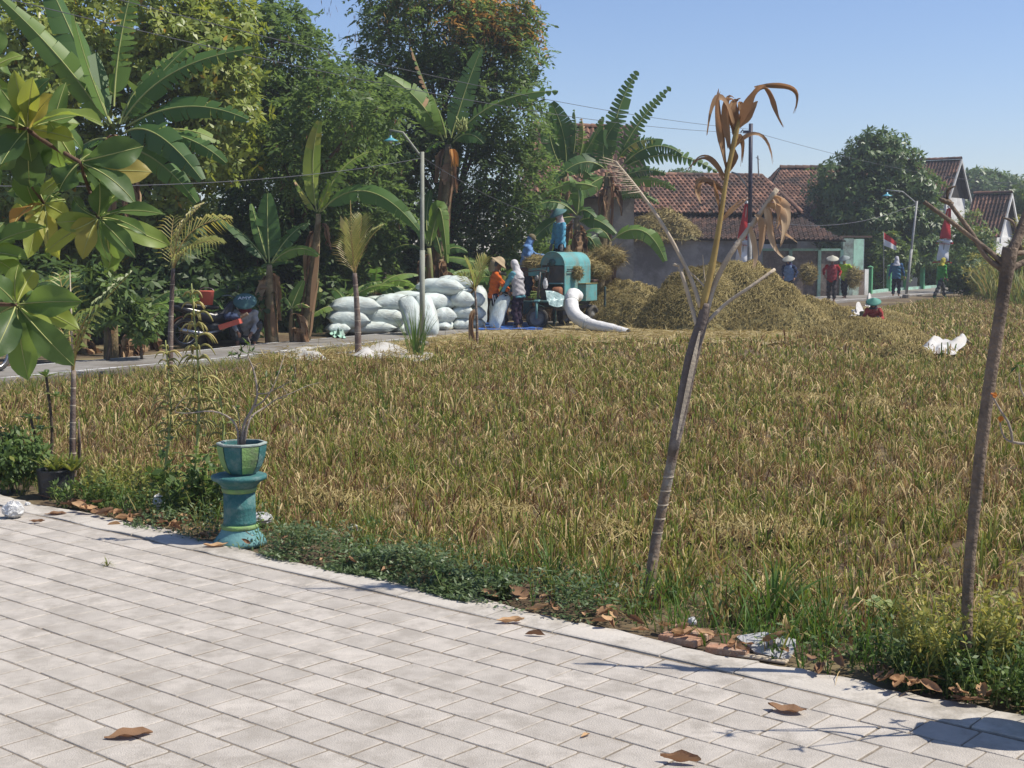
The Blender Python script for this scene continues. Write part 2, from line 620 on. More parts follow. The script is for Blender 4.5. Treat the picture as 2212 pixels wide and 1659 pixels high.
# ------------------------------------------------------------------ blades (stubble, grass, straw)
def blades(P, nb, h, w, lean, curl, spread, tint, seed=0, ups=0.55, hk=None):
    """P base points (N,3); nb blades each. Returns V, F(tri), tint"""
    g = np.random.default_rng(seed)
    N = len(P)
    B = np.repeat(P, nb, axis=0)
    n = len(B)
    az = g.uniform(0, 2 * np.pi, n)
    A = np.stack([np.cos(az), np.sin(az), np.zeros(n)], 1)
    B = B + A * (g.random(n) ** .7 * spread)[:, None]
    B[:, 2] += 0
    hh = h[0] + (h[1] - h[0]) * g.random(n) ** 1.3
    if hk is not None:
        hh = hh * np.repeat(hk, nb)
    ww = w[0] + (w[1] - w[0]) * g.random(n)
    le = (lean[0] + (lean[1] - lean[0]) * g.random(n)) * hh
    cu = curl[0] + (curl[1] - curl[0]) * g.random(n)
    az2 = az + g.normal(0, 0.9, n)
    A2 = np.stack([np.cos(az2), np.sin(az2), np.zeros(n)], 1)
    sz = g.uniform(0, 2 * np.pi, n)
    S = np.stack([np.cos(sz), np.sin(sz), np.zeros(n)], 1) * (ww / 2)[:, None]
    Z = np.array([0, 0, 1.0])
    mid = B + A2 * (le * .35)[:, None] + Z * (hh * ups)[:, None]
    top = B + A2 * (le * .75)[:, None] + Z * (hh * (1 - cu * .3))[:, None]
    tip = B + A2 * (le * 1.1)[:, None] + Z * (hh * (1 - cu))[:, None]
    V = np.stack([B - S, B + S, mid - S, mid + S, top - S * .7, top + S * .7, tip], 1).reshape(-1, 3)
    o = np.arange(n)[:, None] * 7
    Fc = np.concatenate([o + np.array([[0, 1, 3]]), o + np.array([[0, 3, 2]]), o + np.array([[2, 3, 5]]), o + np.array([[2, 5, 4]]), o + np.array([[4, 5, 6]])], 1).reshape(-1, 3)
    tt = tint(B, g, n)
    return V, Fc, np.repeat(tt, 5)
def lf(B, s, ph):
    x, y = B[:, 0] * s, B[:, 1] * s
    return (np.sin(x * 1.3 + y * .7 + ph) + np.sin(x * -.8 + y * 1.9 + ph * 2.1) + np.sin(x * 2.3 + y * 2.9 + ph * .3)) / 3
def in_view(P, mu=120):
    q = P - np.array([0, 0, CAMZ])
    dep = q[:, 1] * _cp - q[:, 2] * _sp
    u = 1106 + F * q[:, 0] / np.maximum(dep, .1)
    mm = mu + F * 1.6 / np.maximum(dep, 4)
    return (u > -mm) & (u < 2212 + mm)
def bcoord(P):
    return P[:, 0] * BX.x + P[:, 1] * BX.y
def grid_pts(x0, x1, y0, y1, s, seed):
    g = np.random.default_rng(seed)
    X, Y = np.meshgrid(np.arange(x0, x1, s), np.arange(y0, y1, s))
    P = np.stack([X.ravel(), Y.ravel()], 1) + g.uniform(-s * .42, s * .42, (X.size, 2))
    return np.concatenate([P, np.full((len(P), 1), -0.03)], 1)
ney = np.array([near_edge_y(x) for x in np.arange(-30, 60, .25)])
def field_mask(P, b0=6.25, off=0.6):
    return in_view(P) & (bcoord(P) > b0) & (P[:, 1] < np.interp(P[:, 0], np.arange(-30, 60, .25), ney) - off)
HEAP_C = gr(1570, 735)
def not_heap(P):
    q = P.copy()
    u = 1106 + F * q[:, 0] / q[:, 1]
    v = HOR + CAMZ * F / q[:, 1]
    lim = np.interp(u, [0, 560, 600, 900, 960, 1250, 1380, 1830, 1860, 1900, 2000, 2212], [850, 800, 786, 772, 746, 733, 738, 732, 700, 668, 650, 630])
    return v > lim
def stub_tint(green):
    def f(B, g, n):
        k = lf(B, 1.1, 1.0) * .22 + lf(B, 4.0, 2.0) * .12
        isg = g.random(n) < (green + k)
        a = np.clip(g.normal(.40, .16, n), 0, .62)
        b = np.clip(g.normal(.82, .1, n), .68, 1)
        return np.where(isg, b, a)
    return f
def clump_kind(P, seed):
    """per clump: how green it is (0..1) and how tall"""
    g = np.random.default_rng(seed + 900)
    q = .66 + lf(P, .8, 1.0) * .34 + lf(P, 2.6, 2.0) * .24 + g.normal(0, .2, len(P))
    hk = np.clip(.85 + .28 * lf(P, 1.5, 4.0) + g.normal(0, .22, len(P)), .35, 1.5)
    return np.clip(q, 0.02, .95), hk
parts = []
def stubble(P, ns, nl, wk, sp, seed):
    q, hk = clump_kind(P, seed)
    g0 = np.random.default_rng(seed + 70)
    br = g0.normal(0, .09, len(P))
    def stalk(B, g, n):
        k, b = np.repeat(q, ns), np.repeat(br, ns)
        return np.where(g.random(n) < k * 1.25, np.clip(g.normal(.82, .09, n) + b * .5, .67, 1), np.clip(g.normal(.24, .14, n) + b, 0, .6))
    def leaf(B, g, n):
        k, b = np.repeat(q, nl), np.repeat(br, nl)
        return np.where(g.random(n) < k * .55, np.clip(g.normal(.76, .08, n), .66, 1), np.clip(g.normal(.30, .19, n) + b * 1.3, 0, .64))
    parts.append(blades(P, ns, (.06, .21), (.005 * wk, .011 * wk), (.0, .4), (0, .1), sp, stalk, seed, hk=hk))
    parts.append(blades(P, nl, (.08, .235), (.004 * wk, .012 * wk), (.3, 1.3), (.25, 1.0), sp * 1.3, leaf, seed + 50, hk=hk))
g_f = np.random.default_rng(5)
P = grid_pts(-8, 8.5, 4.5, 13.5, .165, 1); P = P[field_mask(P, 6.0) & (P[:, 1] < 13.5)]; P = P[g_f.random(len(P)) < .93]
stubble(P, 14, 14, 1.0, .065, 2)
P = grid_pts(-12, 14, 13.5, 24, .205, 3); P = P[field_mask(P) & (P[:, 1] >= 13.5) & (P[:, 1] < 24) & not_heap(P)]
stubble(P, 10, 10, 1.5, .085, 4)
P = grid_pts(-14, 26, 24, 66, .36, 5); P = P[field_mask(P) & (P[:, 1] >= 24) & not_heap(P)]
stubble(P, 7, 10, 2.6, .16, 6)
V, Fc, T = cat_meshes(parts)
st = link('rice_stubble', np_mesh('rice_stubble', V, Fc, T), M_stub)
stuff(st, 'dry cut rice stubble with some green blades filling the field', 'stubble')
# low thatch of fallen straw between the stubble
P = grid_pts(-9, 9.5, 5, 18, .2, 7); P = P[field_mask(P, 5.75) & (P[:, 1] < 20) & not_heap(P)]
V, Fc, T = blades(P, 4, (.02, .07), (.005, .011), (1.5, 6), (.3, .9), .1, lambda B, g, n: np.clip(g.normal(.22, .2, n), 0, .64), 8)
stuff(link('straw_litter', np_mesh('straw_litter', V, Fc, T), M_stub), 'loose brown straw lying flat between the stubble', 'straw')

# verge: greener grass in a strip along the edging
M_grass = leafmat('verge_grass_blades', [(0, (0.30, 0.23, 0.09)), (.3, (0.22, 0.21, 0.06)), (.6, (0.10, 0.17, 0.035)), (1, (0.055, 0.125, 0.022))], trans=0.3, rough=0.55, spec=0.25, objrand=0)
P = grid_pts(-8, 6, 2.5, 13, .08, 9)
bb = bcoord(P)
aa = P[:, 0] * AX.x + P[:, 1] * AX.y
g_ = np.random.default_rng(10)
den = np.clip(0.28 + 0.5 * lf(P, 1.7, 3.0) + 0.35 * np.clip((aa + 4.6) / 3, -.3, 1), .05, 1)
kb0 = gr(122, 1066)
P = P[((P[:, 0] - kb0.x) ** 2 + (P[:, 1] - kb0.y + .12) ** 2 > .11)[:]] if False else P
P = P[((P[:, 0] - kb0.x) ** 2 + (P[:, 1] - kb0.y + .12) ** 2 > .11) & in_view(P, 150) & (bb > 5.62) & (bb < 6.45) & (g_.random(len(P)) < den)]
V, Fc, T = blades(P, 7, (.05, .26), (.003, .008), (.1, .9), (0, .4), .05, lambda B, g, n: np.clip(g.normal(.62, .28, n) + lf(B, 1.2, 0) * .25, 0, 1), 11)
stuff(link('verge_grass', np_mesh('verge_grass', V, Fc, T), M_grass), 'green and yellowing grass along the concrete edging', 'grass')
# grass verge beside the road at the left
P = grid_pts(-10, 0, 11, 29, .16, 12)
rd = np.interp(P[:, 0], np.arange(-30, 60, .25), ney) - P[:, 1]
P = P[in_view(P) & (rd > .05) & (rd < 2.2) & (P[:, 1] > 12)]
V, Fc, T = blades(P, 9, (.03, .16), (.005, .012), (.2, 1.4), (0, .5), .1, lambda B, g, n: np.clip(g.normal(.32, .22, n), 0, 1), 13)
stuff(link('roadside_grass', np_mesh('roadside_grass', V, Fc, T), M_grass), 'short dry grass between the road and the stubble', 'grass')
# ------------------------------------------------------------------ buildings
def tilemat(name, stops):
    m, nd, lk, b = _new(name)
    a = nd.new('ShaderNodeAttribute'); a.attribute_name = 'tint'
    oi = nd.new('ShaderNodeObjectInfo')
    ad = nd.new('ShaderNodeMath'); ad.operation = 'ADD'
    lk.new(a.outputs['Fac'], ad.inputs[0]); lk.new(oi.outputs['Random'], ad.inputs[1])
    fr = nd.new('ShaderNodeMath'); fr.operation = 'FRACT'
    lk.new(ad.outputs[0], fr.inputs[0])
    r = ramp(nd, stops); lk.new(fr.outputs[0], r.inputs[0])
    tc = nd.new('ShaderNodeNewGeometry')
    n = nd.new('ShaderNodeTexNoise'); n.inputs['Scale'].default_value = 0.9; n.inputs['Detail'].default_value = 7
    lk.new(tc.outputs['Position'], n.inputs['Vector'])
    r2 = ramp(nd, [(.42, (0, 0, 0)), (.66, (1, 1, 1))]); lk.new(n.outputs['Fac'], r2.inputs[0])
    mx = nd.new('ShaderNodeMix'); mx.data_type = 'RGBA'
    lk.new(r2.outputs[0], mx.inputs[0]); lk.new(r.outputs[0], mx.inputs[6])
    mx.inputs[7].default_value = (0.075, 0.058, 0.05, 1)
    lk.new(mx.outputs[2], b.inputs['Base Color'])
    b.inputs['Roughness'].default_value = 0.9
    b.inputs['Specular IOR Level'].default_value = 0.15
    return m
M_tile = tilemat('clay_tile', [(0, (0.11, 0.07, 0.055)), (.35, (0.18, 0.10, 0.072)), (.7, (0.255, 0.138, 0.092)), (1, (0.34, 0.195, 0.135))])
M_tile_old = tilemat('weathered_tile', [(0, (0.07, 0.05, 0.042)), (.5, (0.13, 0.085, 0.065)), (1, (0.20, 0.115, 0.08))])
M_wallgrey = mat('grey_plaster', (0.33, 0.315, 0.295), (0.22, 0.21, 0.20), 0.9, 0.95, 0.4, 12, stain=(0.15, 0.14, 0.13), sscale=0.55)
M_brickwall = mat('rough_brickwork', (0.20, 0.15, 0.125), (0.125, 0.10, 0.085), 7, 0.95, 0.8, 22, stain=(0.24, 0.20, 0.17), sscale=4)
M_mint = mat('mint_paint', (0.34, 0.55, 0.44), (0.27, 0.46, 0.36), 3, 0.8, 0.25, 25, stain=(0.20, 0.24, 0.21), sscale=0.9)
M_mintpeel = mat('peeling_mint_plaster', (0.42, 0.52, 0.45), (0.30, 0.40, 0.34), 2, 0.9, 0.4, 20, stain=(0.16, 0.15, 0.135), sscale=1.1)
M_green = mat('green_paint', (0.10, 0.36, 0.17), (0.075, 0.28, 0.13), 4, 0.7, 0.2, 30, stain=(0.10, 0.20, 0.11), sscale=2)
M_whitewall = mat('whitewashed_wall', (0.70, 0.70, 0.68), (0.55, 0.55, 0.53), 1.5, 0.9, 0.2, 15, stain=(0.42, 0.41, 0.39), sscale=.6)
M_wood = mat('old_wood', (0.30, 0.22, 0.14), (0.17, 0.12, 0.075), 5, 0.9, 0.5, 30)
M_dark = mat('dark_timber_and_shade', (0.035, 0.03, 0.027), (0.02, 0.018, 0.016), 3, 0.9, 0.4, 20)  # dark boards; also painted shade inside the far gable
M_barge = mat('grey_white_board', (0.50, 0.50, 0.48), (0.36, 0.36, 0.345), 3, 0.85, 0.3, 20)

def tile_mesh(w, l, name):
    V, Fc = [], []
    prof = [(-.5, .0), (-.3, -.02), (-.1, .0), (.12, .035), (.32, .05), (.5, .02)]
    for y, z in ((-l * .12, .028), (l, .0)):
        for x, zz in prof:
            V.append((x * w, y, z + zz * (w / .2)))
    for i in range(5):
        Fc.append((i, i + 1, 7 + i, 6 + i))
    o = len(V)
    for x, zz in prof:
        V.append((x * w, -l * .12, zz * (w / .2) - .005))
    for i in range(5):
        Fc.append((o + i, o + i + 1, i + 1, i))
    return MB().add(V, Fc).mesh(name)
def tiled(parent, E0, E1, R0, R1, w, l, m_, want=300, sheet=True, zoff=0.03):
    """slope with eave E0-E1 and ridge R0-R1 under rows of pantiles"""
    E0, E1, R0, R1 = map(Vector, (E0, E1, R0, R1))
    po = parent.location
    ex = (E1 - E0).normalized()
    up = ((R0 + R1) - (E0 + E1))
    up = (up - ex * up.dot(ex)).normalized()
    nrm = ex.cross(up).normalized()
    rf = MB()
    th = nrm * .05
    rf.add([E0, E1, R1, R0, E0 - th, E1 - th, R1 - th, R0 - th], [(0, 1, 2, 3), (7, 6, 5, 4), (4, 5, 1, 0), (5, 6, 2, 1), (6, 7, 3, 2), (7, 4, 0, 3)])
    roof = rf.build('roof', M_dark, parent, origin=po)
    me = tile_mesh(w, l, 'tile')
    me.materials.append(m_)
    x0 = E0.dot(ex)
    def span(t):
        a = E0.lerp(R0, t).dot(ex) - x0
        b = E1.lerp(R1, t).dot(ex) - x0
        return a, b
    H = (R0 - E0).dot(up)
    rows = int(H / l)
    base = Matrix((ex, up, nrm)).transposed().to_4x4()
    spots = []
    for r_ in range(rows):
        t = (r_ + .5) / rows
        a, b = span(t)
        k = int((b - a) / w)
        for i in range(k):
            s = a + (i + .5) * w
            p = E0 + ex * (s) + up * (r_ * l) + nrm * zoff
            if random.random() < .006:
                continue
            spots.append(p)
    spots.sort(key=lambda p: p.y)
    if len(spots) > want:
        pick = set(random.Random(3).sample(range(len(spots)), want)) if want else set()
    else:
        pick = set(range(len(spots)))
    rest = MB()
    vv = [v.co.copy() for v in me.vertices]
    ff = [tuple(f.vertices) for f in me.polygons]
    for i, p in enumerate(spots):
        M = base @ Matrix.Rotation(random.gauss(0, .025), 4, 'Z') @ Matrix.Rotation(random.gauss(0, .02), 4, 'X')
        q = p + nrm * random.uniform(0, .012)
        if i in pick:
            o = bpy.data.objects.new('tile', me)
            col.objects.link(o)
            o.parent = roof
            o.matrix_local = Matrix.Translation(q - po) @ M
        else:
            rest.add([M @ a + q for a in vv], ff, 0, random.random())
    if rest.v:
        ro_ = rest.build('tile_courses', m_, roof, origin=po)
        ro_['kind'] = 'stuff'
    return roof
def ridge(parent, a, b, m_, r=.12):
    """ridge capped with overlapping half-round tiles"""
    a, b = Vector(a), Vector(b)
    n_ = max(2, int((b - a).length / .38))
    d = (b - a).normalized()
    me = None
    for i in range(n_):
        p = a + d * ((b - a).length * i / n_)
        mb = MB()
        V, Fc = [], []
        t, u_, s_ = basis(d)
        L = (b - a).length / n_ * 1.06
        for y, rr in ((0, r * 1.12), (L, r * .95)):
            for k in range(7):
                an = math.pi * k / 6
                V.append(p + d * y + s_ * math.cos(an) * rr + u_ * (math.sin(an) * rr - .03))
        for k in range(6):
            Fc.append((k, k + 1, 8 + k, 7 + k))
        mb.add(V, Fc, 0, random.random())
        mb.build('ridge_tile', m_, parent, origin=parent.location)
def wallbox(parent, p0, p1, z0, z1, th, m_, name='wall'):
    p0, p1 = Vector((p0[0], p0[1], 0)), Vector((p1[0], p1[1], 0))
    d = p1 - p0
    c = (p0 + p1) / 2 + Vector((0, 0, (z0 + z1) / 2))
    mb = MB().box(c, (d.length, th, z1 - z0), math.atan2(d.y, d.x))
    return mb.build(name, m_, parent, origin=parent.location)

# --- long low house with a sagging two-stage tile roof
hb = thing('village_house', 'low grey plastered house with a two-stage brown tile roof behind the straw heap', 'house', (8, 60, 0))
wallbox(hb, (3.0, 57.25), (10.3, 57.25), -.1, 2.36, .2, M_wallgrey)
wallbox(hb, (3.1, 57.4), (3.1, 65.5), -.1, 2.3, .2, M_wallgrey)
wallbox(hb, (12.6, 61), (12.6, 65.5), -.1, 3.3, .2, M_wallgrey)
wallbox(hb, (3.3, 61.0), (12.5, 61.0), 2.2, 3.5, .16, M_dark, 'gap_board')  # dark board filling the black gap between the two roof stages
tiled(hb, (3.6, 60.0, 3.55), (12.5, 60.0, 3.5), (5.2, 63.2, 5.35), (11.3, 63.2, 5.28), .2, .27, M_tile, 200)
tiled(hb, (3.0, 57.0, 2.42), (13.7, 57.0, 2.32), (3.4, 60.4, 3.38), (12.5, 60.4, 3.40), .2, .27, M_tile_old, 100)
ridge(hb, (5.2, 63.2, 5.37), (11.3, 63.2, 5.30), M_tile)
tiled(hb, (12.5, 60.0, 3.5), (12.7, 65.6, 3.5), (11.3, 63.2, 5.28), (11.35, 63.3, 5.28), .2, .27, M_tile, 0)
tiled(hb, (12.5, 66.4, 3.5), (3.6, 66.4, 3.5), (11.3, 63.2, 5.28), (5.2, 63.2, 5.35), .3, .4, M_tile, 0)
ridge(hb, (11.3, 63.2, 5.30), (12.5, 60.0, 3.58), M_tile, .1)
# front wall panels between mint posts under the eave
pw = thing('panel_wall', 'rough brick panels framed by pale mint posts under the tiled eave', 'wall', (12, 58, 0))
px = [10.35, 11.62, 12.86, 13.82]
for i, x in enumerate(px):
    y = 57.9 + (x - 10.35) * .12
    MB().box((x, y - .1, .95), (.13, .16, 2.0)).build('post', M_mint, pw, origin=pw.location)
    if i < 3:
        x2, y2 = px[i + 1], 57.9 + (px[i + 1] - 10.35) * .12
        wallbox(pw, (x + .06, y), (x2 - .06, y2), -.1, 1.9, .12, M_brickwall, 'brick_panel')
        wallbox(pw, (x + .06, y - .06), (x2 - .06, y2 - .06), 1.9, 2.0, .16, M_mint, 'cap_rail')
gw = thing('gate_pier_wall', 'tall peeling mint green wall end beside the brick panels', 'wall', (14.3, 58.5, 0))
wallbox(gw, (13.86, 58.35), (14.32, 58.45), -.1, 2.42, .22, M_mintpeel)
wallbox(gw, (14.33, 58.5), (14.83, 58.8), 1.1, 2.4, .18, M_mint, 'painted_panel')
MB().box((14.86, 58.82, 1.75), (.07, .2, 1.3)).build('edge_post', M_barge, gw, origin=gw.location)
wallbox(gw, (13.7, 58.7), (15.2, 59.2), 2.46, 2.54, .5, M_tile_old, 'coping')
lw = thing('low_wall', 'low broken wall of bare brick and white plaster beside a green post', 'wall', (15, 59.5, 0))
wallbox(lw, (14.35, 58.9), (14.72, 59.1), -.1, 1.12, .2, M_mintpeel, 'plastered_piece')
wallbox(lw, (14.72, 59.1), (15.0, 59.25), -.1, 1.13, .18, M_brickwall, 'brick_piece')
wallbox(lw, (15.0, 59.25), (15.2, 59.4), -.1, 1.12, .2, M_whitewall, 'plastered_piece')
fence_pts = [(15.6, 60.6), (17.5, 64.5), (18.85, 66.6), (20.25, 68.6), (21.8, 71), (23.5, 73.6)]
wl = thing('kerb_wall', 'low green painted kerb wall between the fence posts', 'wall', (18, 65, 0))
for a, b in zip(fence_pts[:-1], fence_pts[1:]):
    wallbox(wl, a, b, -.1, .16, .16, M_mint, 'kerb_piece')
pm = MB().box((0, 0, .56), (.2, .2, 1.2), bev=.02).lathe([(.155, 1.17), (.155, 1.2), (.0, 1.27)], 4, a0=math.pi / 4).mesh('fence_post')
pm.materials.append(M_green)
for i, (x, y) in enumerate(fence_pts):
    o = bpy.data.objects.new('fence_post', pm)
    col.objects.link(o)
    o.location = (x + .02, y - .14, 0)
    o.rotation_euler = (0, 0, R(-33 + random.uniform(-6, 6)))
    tag(o, 'short green painted concrete post with a pointed cap along the road', 'post', 'green posts along the road')

# --- second house behind, with the steeper roof
hc = thing('village_house', 'tile-roofed house rising behind the low grey house beside the mango tree', 'house', (17, 73, 0))
wallbox(hc, (12.4, 70.2), (20.5, 70.2), -.1, 3.4, .2, M_whitewall)
wallbox(hc, (12.4, 70.3), (12.4, 77.8), -.1, 3.3, .2, M_wallgrey)
tiled(hc, (11.9, 69.2, 3.25), (21.0, 69.2, 3.25), (14.2, 74, 6.25), (20.2, 74, 6.25), .2, .27, M_tile, 300)
tiled(hc, (21.0, 78.8, 3.25), (11.9, 78.8, 3.25), (20.2, 74, 6.25), (14.2, 74, 6.25), .3, .4, M_tile, 0)
tiled(hc, (11.9, 78.8, 3.25), (11.9, 69.2, 3.25), (14.2, 74.1, 6.25), (14.2, 73.9, 6.25), .2, .27, M_tile, 0)
ridge(hc, (14.2, 74, 6.29), (20.2, 74, 6.29), M_tile_old, .16)
# --- gable house far right
def gable_house(name_label, apex, halfw, drop, ridge_dir, ridge_len, wall_m, barge_m, m_tile, want, wz0=-.1, infill=M_dark, face=None, overhang=0.35):
    ax = Vector(apex)
    h = thing('village_house', name_label, 'house', (ax.x, ax.y, 0))
    rd_ = Vector((ridge_dir[0], ridge_dir[1], 0)).normalized()
    fx = Vector((rd_.y, -rd_.x, 0)) if face is None else Vector((face[0], face[1], 0)).normalized()
    if fx.x < 0:
        fx = -fx
    L = ax - fx * halfw - Vector((0, 0, drop))
    Rr = ax + fx * halfw - Vector((0, 0, drop))
    bk = rd_ * ridge_len
    tiled(h, L + bk, L, ax + bk, ax, .2, .27, m_tile, want)
    tiled(h, Rr, Rr + bk, ax, ax + bk, .25, .3, m_tile, 0)
    ridge(h, ax + Vector((0, 0, .05)), ax + bk + Vector((0, 0, .05)), m_tile, .14)
    ins = rd_ * overhang
    l2, r2, a2 = L + ins + fx * .1, Rr + ins - fx * .1, ax + ins - Vector((0, 0, .1))
    MB().add([l2, r2, a2, l2 + rd_ * .1, r2 + rd_ * .1, a2 + rd_ * .1], [(0, 1, 2), (5, 4, 3), (0, 3, 4, 1), (1, 4, 5, 2), (2, 5, 3, 0)]).build('gable', infill, h, origin=h.location)
    for p in (L, Rr):
        d = (ax - p)
        q0, q1 = p - d * .05, ax + Vector((0, 0, .02))
        dn = Vector((0, 0, -.22))
        f_ = -rd_ * .05
        MB().add([q0 + f_, q1 + f_, q1 + dn + f_, q0 + dn + f_, q0 + rd_ * .03, q1 + rd_ * .03, q1 + dn + rd_ * .03, q0 + dn + rd_ * .03],
                 [(0, 1, 2, 3), (7, 6, 5, 4), (0, 4, 5, 1), (3, 2, 6, 7), (0, 3, 7, 4), (1, 5, 6, 2)]).build('bargeboard', barge_m, h, origin=h.location)
    w0, w1 = L + ins + fx * .25, Rr + ins - fx * .25
    zt = L.z
    wallbox(h, w0, w1, wz0, zt, .15, wall_m)
    wallbox(h, w0 + rd_ * .1, w0 + bk, wz0, zt + .1, .15, wall_m)
    wallbox(h, w1 + rd_ * .1, w1 + bk, wz0, zt + .1, .15, wall_m)
    return h
gable_house('house with a brown tile roof and pale bargeboards round a dark gable', at(2077, 344, 84), 1.75, 2.3, (-.78, .62), 7, M_whitewall, M_barge, M_tile, 160)  # default infill puts the gable's inner shade into its colour
gable_house('small house with a white boarded gable and white bargeboards at the field edge', at(2186, 418, 74), 1.65, 2.3, (-.8, .6), 2.0, M_whitewall, M_whitewall, M_tile, 0, infill=M_whitewall)
# --- house behind the banana clump
ha = thing('village_house', 'tile-roofed house with a striped bargeboard hidden behind the tall banana clump', 'house', (3, 50, 0))
tiled(ha, (.2, 46.9, 3.7), (4.7, 46.9, 3.7), (.75, 50.2, 6.4), (4.5, 50.2, 6.25), .2, .27, M_tile, 250)
tiled(ha, (4.7, 53.5, 3.7), (.2, 53.5, 3.7), (4.5, 50.2, 6.25), (.75, 50.2, 6.4), .3, .4, M_tile, 0)
ridge(ha, (.75, 50.2, 6.43), (4.5, 50.2, 6.28), M_tile)
wallbox(ha, (.7, 48), (4.2, 48), -.1, 3.9, .2, M_wallgrey)
wallbox(ha, (.7, 48.1), (.7, 52.5), -.1, 3.9, .2, M_wallgrey)
for k in range(6):
    t0, t1 = k / 6, (k + 1) / 6 - .01
    a, b = Vector((.72, 50.1, 6.36)), Vector((.02, 46.7, 3.62))
    p0, p1 = a.lerp(b, t0), a.lerp(b, t1)
    MB().add([p0, p1, p1 + Vector((-.05, .05, -.5)), p0 + Vector((-.05, .05, -.5)), p0 + Vector((-.06, 0, 0)), p1 + Vector((-.06, 0, 0)), p1 + Vector((-.11, .05, -.5)), p0 + Vector((-.11, .05, -.5))],
             [(0, 1, 2, 3), (7, 6, 5, 4), (0, 4, 5, 1), (3, 2, 6, 7), (0, 3, 7, 4), (1, 5, 6, 2)]).build('bargeboard_piece', M_barge if k % 2 else M_dark, ha, origin=ha.location)

# ------------------------------------------------------------------ poles, lamps, wires, flags
M_pole = mat('galvanised_pole', (0.34, 0.35, 0.34), (0.25, 0.255, 0.25), 8, 0.6, 0.15, 60, spec=0.4, stain=(0.20, 0.18, 0.15), sscale=2)
M_bamboo = mat('grey_green_pole', (0.30, 0.31, 0.25), (0.22, 0.225, 0.18), 6, 0.7, 0.2, 40)
M_poledark = mat('dark_blue_pole', (0.045, 0.045, 0.075), (0.03, 0.03, 0.05), 5, 0.5, 0.1, 40)
M_shade = mat('turquoise_enamel', (0.10, 0.36, 0.44), (0.08, 0.30, 0.38), 5, 0.35, 0.05, 30, spec=0.5)
M_bulb = mat('milky_glass', (0.75, 0.75, 0.72), (0.70, 0.70, 0.68), 5, 0.3, 0)
M_wire = mat('black_cable', (0.10, 0.10, 0.11), (0.08, 0.08, 0.09), 5, 0.6, 0)
M_red = mat('red_cloth', (0.52, 0.03, 0.03), (0.42, 0.025, 0.03), 4, 0.8, 0.2, 20)
M_wcloth = mat('white_cloth', (0.72, 0.72, 0.72), (0.62, 0.62, 0.63), 4, 0.85, 0.2, 20)
def lamp(label, base, top, arm, drop, pm_, r, shade):
    h = thing('street_lamp', label, 'lamp', (base.x, base.y, 0))
    o = h.location
    MB().tube([base, base.lerp(top, .55), top], [r, r * .95, r * .85], 10).tube([base + Vector((0, 0, .0)), base.lerp(top, .5)], r * 1.18, 10).build('pole', pm_, h, True, o)
    MB().tube(arm, r * .5, 8).build('arm', pm_, h, True, o)
    e = arm[-1]
    MB().tube([e + Vector((.03, 0, 0)), e + Vector((.03, 0, -drop))], r * .2, 6).build('drop_rod', pm_, h, True, o)
    s = e + Vector((.03, 0, -drop))
    k = shade
    MB().lathe([(.02 * k, .0), (.06 * k, -.01 * k), (.065 * k, -.1 * k), (.16 * k, -.16 * k), (.34 * k, -.24 * k), (.345 * k, -.265 * k), (.33 * k, -.265 * k), (.15 * k, -.19 * k), (.05 * k, -.17 * k)], 20, s, caps=False).build('lamp_shade', M_shade, h, True, o)
    MB().ell(s + Vector((0, 0, -.27 * k)), (.075 * k, .075 * k, .10 * k), 10, 8).build('bulb', M_bulb, h, True, o)
    MB().lathe([(r * 3.2, -.03), (r * 3, .10), (r * 1.3, .13)], 10, (base.x, base.y, 0)).build('footing', M_conc, h, False, o)
    return h
b1 = gr(912, 750); t1 = at(912, 328, b1.y)
lamp('grey pole street lamp with a turquoise bowl shade beside the rice sacks', b1, t1, [at(911, 338, b1.y), at(904, 331, b1.y), at(870, 286, b1.y), at(841, 281, b1.y)], .1, M_bamboo, .045, .43)
b2 = gr(1957, 642); t2 = at(1981, 434, b2.y)
lamp('leaning thin grey street lamp in front of the green posts', b2, t2, [at(1980, 440, b2.y), at(1976, 436, b2.y), at(1950, 414, b2.y), at(1915, 410, b2.y)], .1, M_pole, .05, .6)
pb = gr(1618, 655)
ptop = at(1622, 267, pb.y)
ep = thing('utility_pole', 'tall dark blue utility pole standing behind the straw heap', 'pole', (pb.x, pb.y, 0))
MB().tube([pb, pb.lerp(ptop, .45)], .085, 10).build('lower_pole', M_pole, ep, True, ep.location)
MB().tube([pb.lerp(ptop, .43), ptop], .075, 10).build('upper_pole', M_poledark, ep, True, ep.location)
MB().tube([at(1616, 408, pb.y), at(1595, 377, pb.y), at(1580, 372, pb.y)], .035, 8).build('arm', M_pole, ep, True, ep.location)
MB().box(at(1612, 285, pb.y - .1), (.22, .1, .1)).tube([at(1605, 280, pb.y - .1), at(1600, 286, pb.y - .1)], .02, 6).build('insulator', M_poledark, ep, False, ep.location)
pl2b = Vector((-9.6, 16.5, 0))
ep2 = thing('utility_pole', 'utility pole at the roadside left of the paved yard carrying the cables', 'pole', pl2b)
MB().tube([(0, 0, -.1), (0, 0, 6.4)], .085, 10).build('upper_pole', M_poledark, ep2, True)
def wire(label, pts, r=.011, grp=None):
    p = smooth_path(pts, 24) if len(pts) > 2 else pts
    o = MB().tube(p, r, 5, False).build('cable', M_wire)
    return tag(o, label, 'cable', grp)
def sag(a, b, s, n=16):
    a, b = Vector(a), Vector(b)
    return [a.lerp(b, i / n) - Vector((0, 0, s * 4 * (i / n) * (1 - i / n))) for i in range(n + 1)]
def wire2(label, a, b, s, r=.007):
    o = MB().tube(sag(a, b, s, 28), r, 5, False).build('cable', M_wire)
    return tag(o, label, 'cable')
wire2('upper black cable running over the trees to the dark blue pole', (-9.6, 16.4, 6.15), at(1618, 279, pb.y), .45)
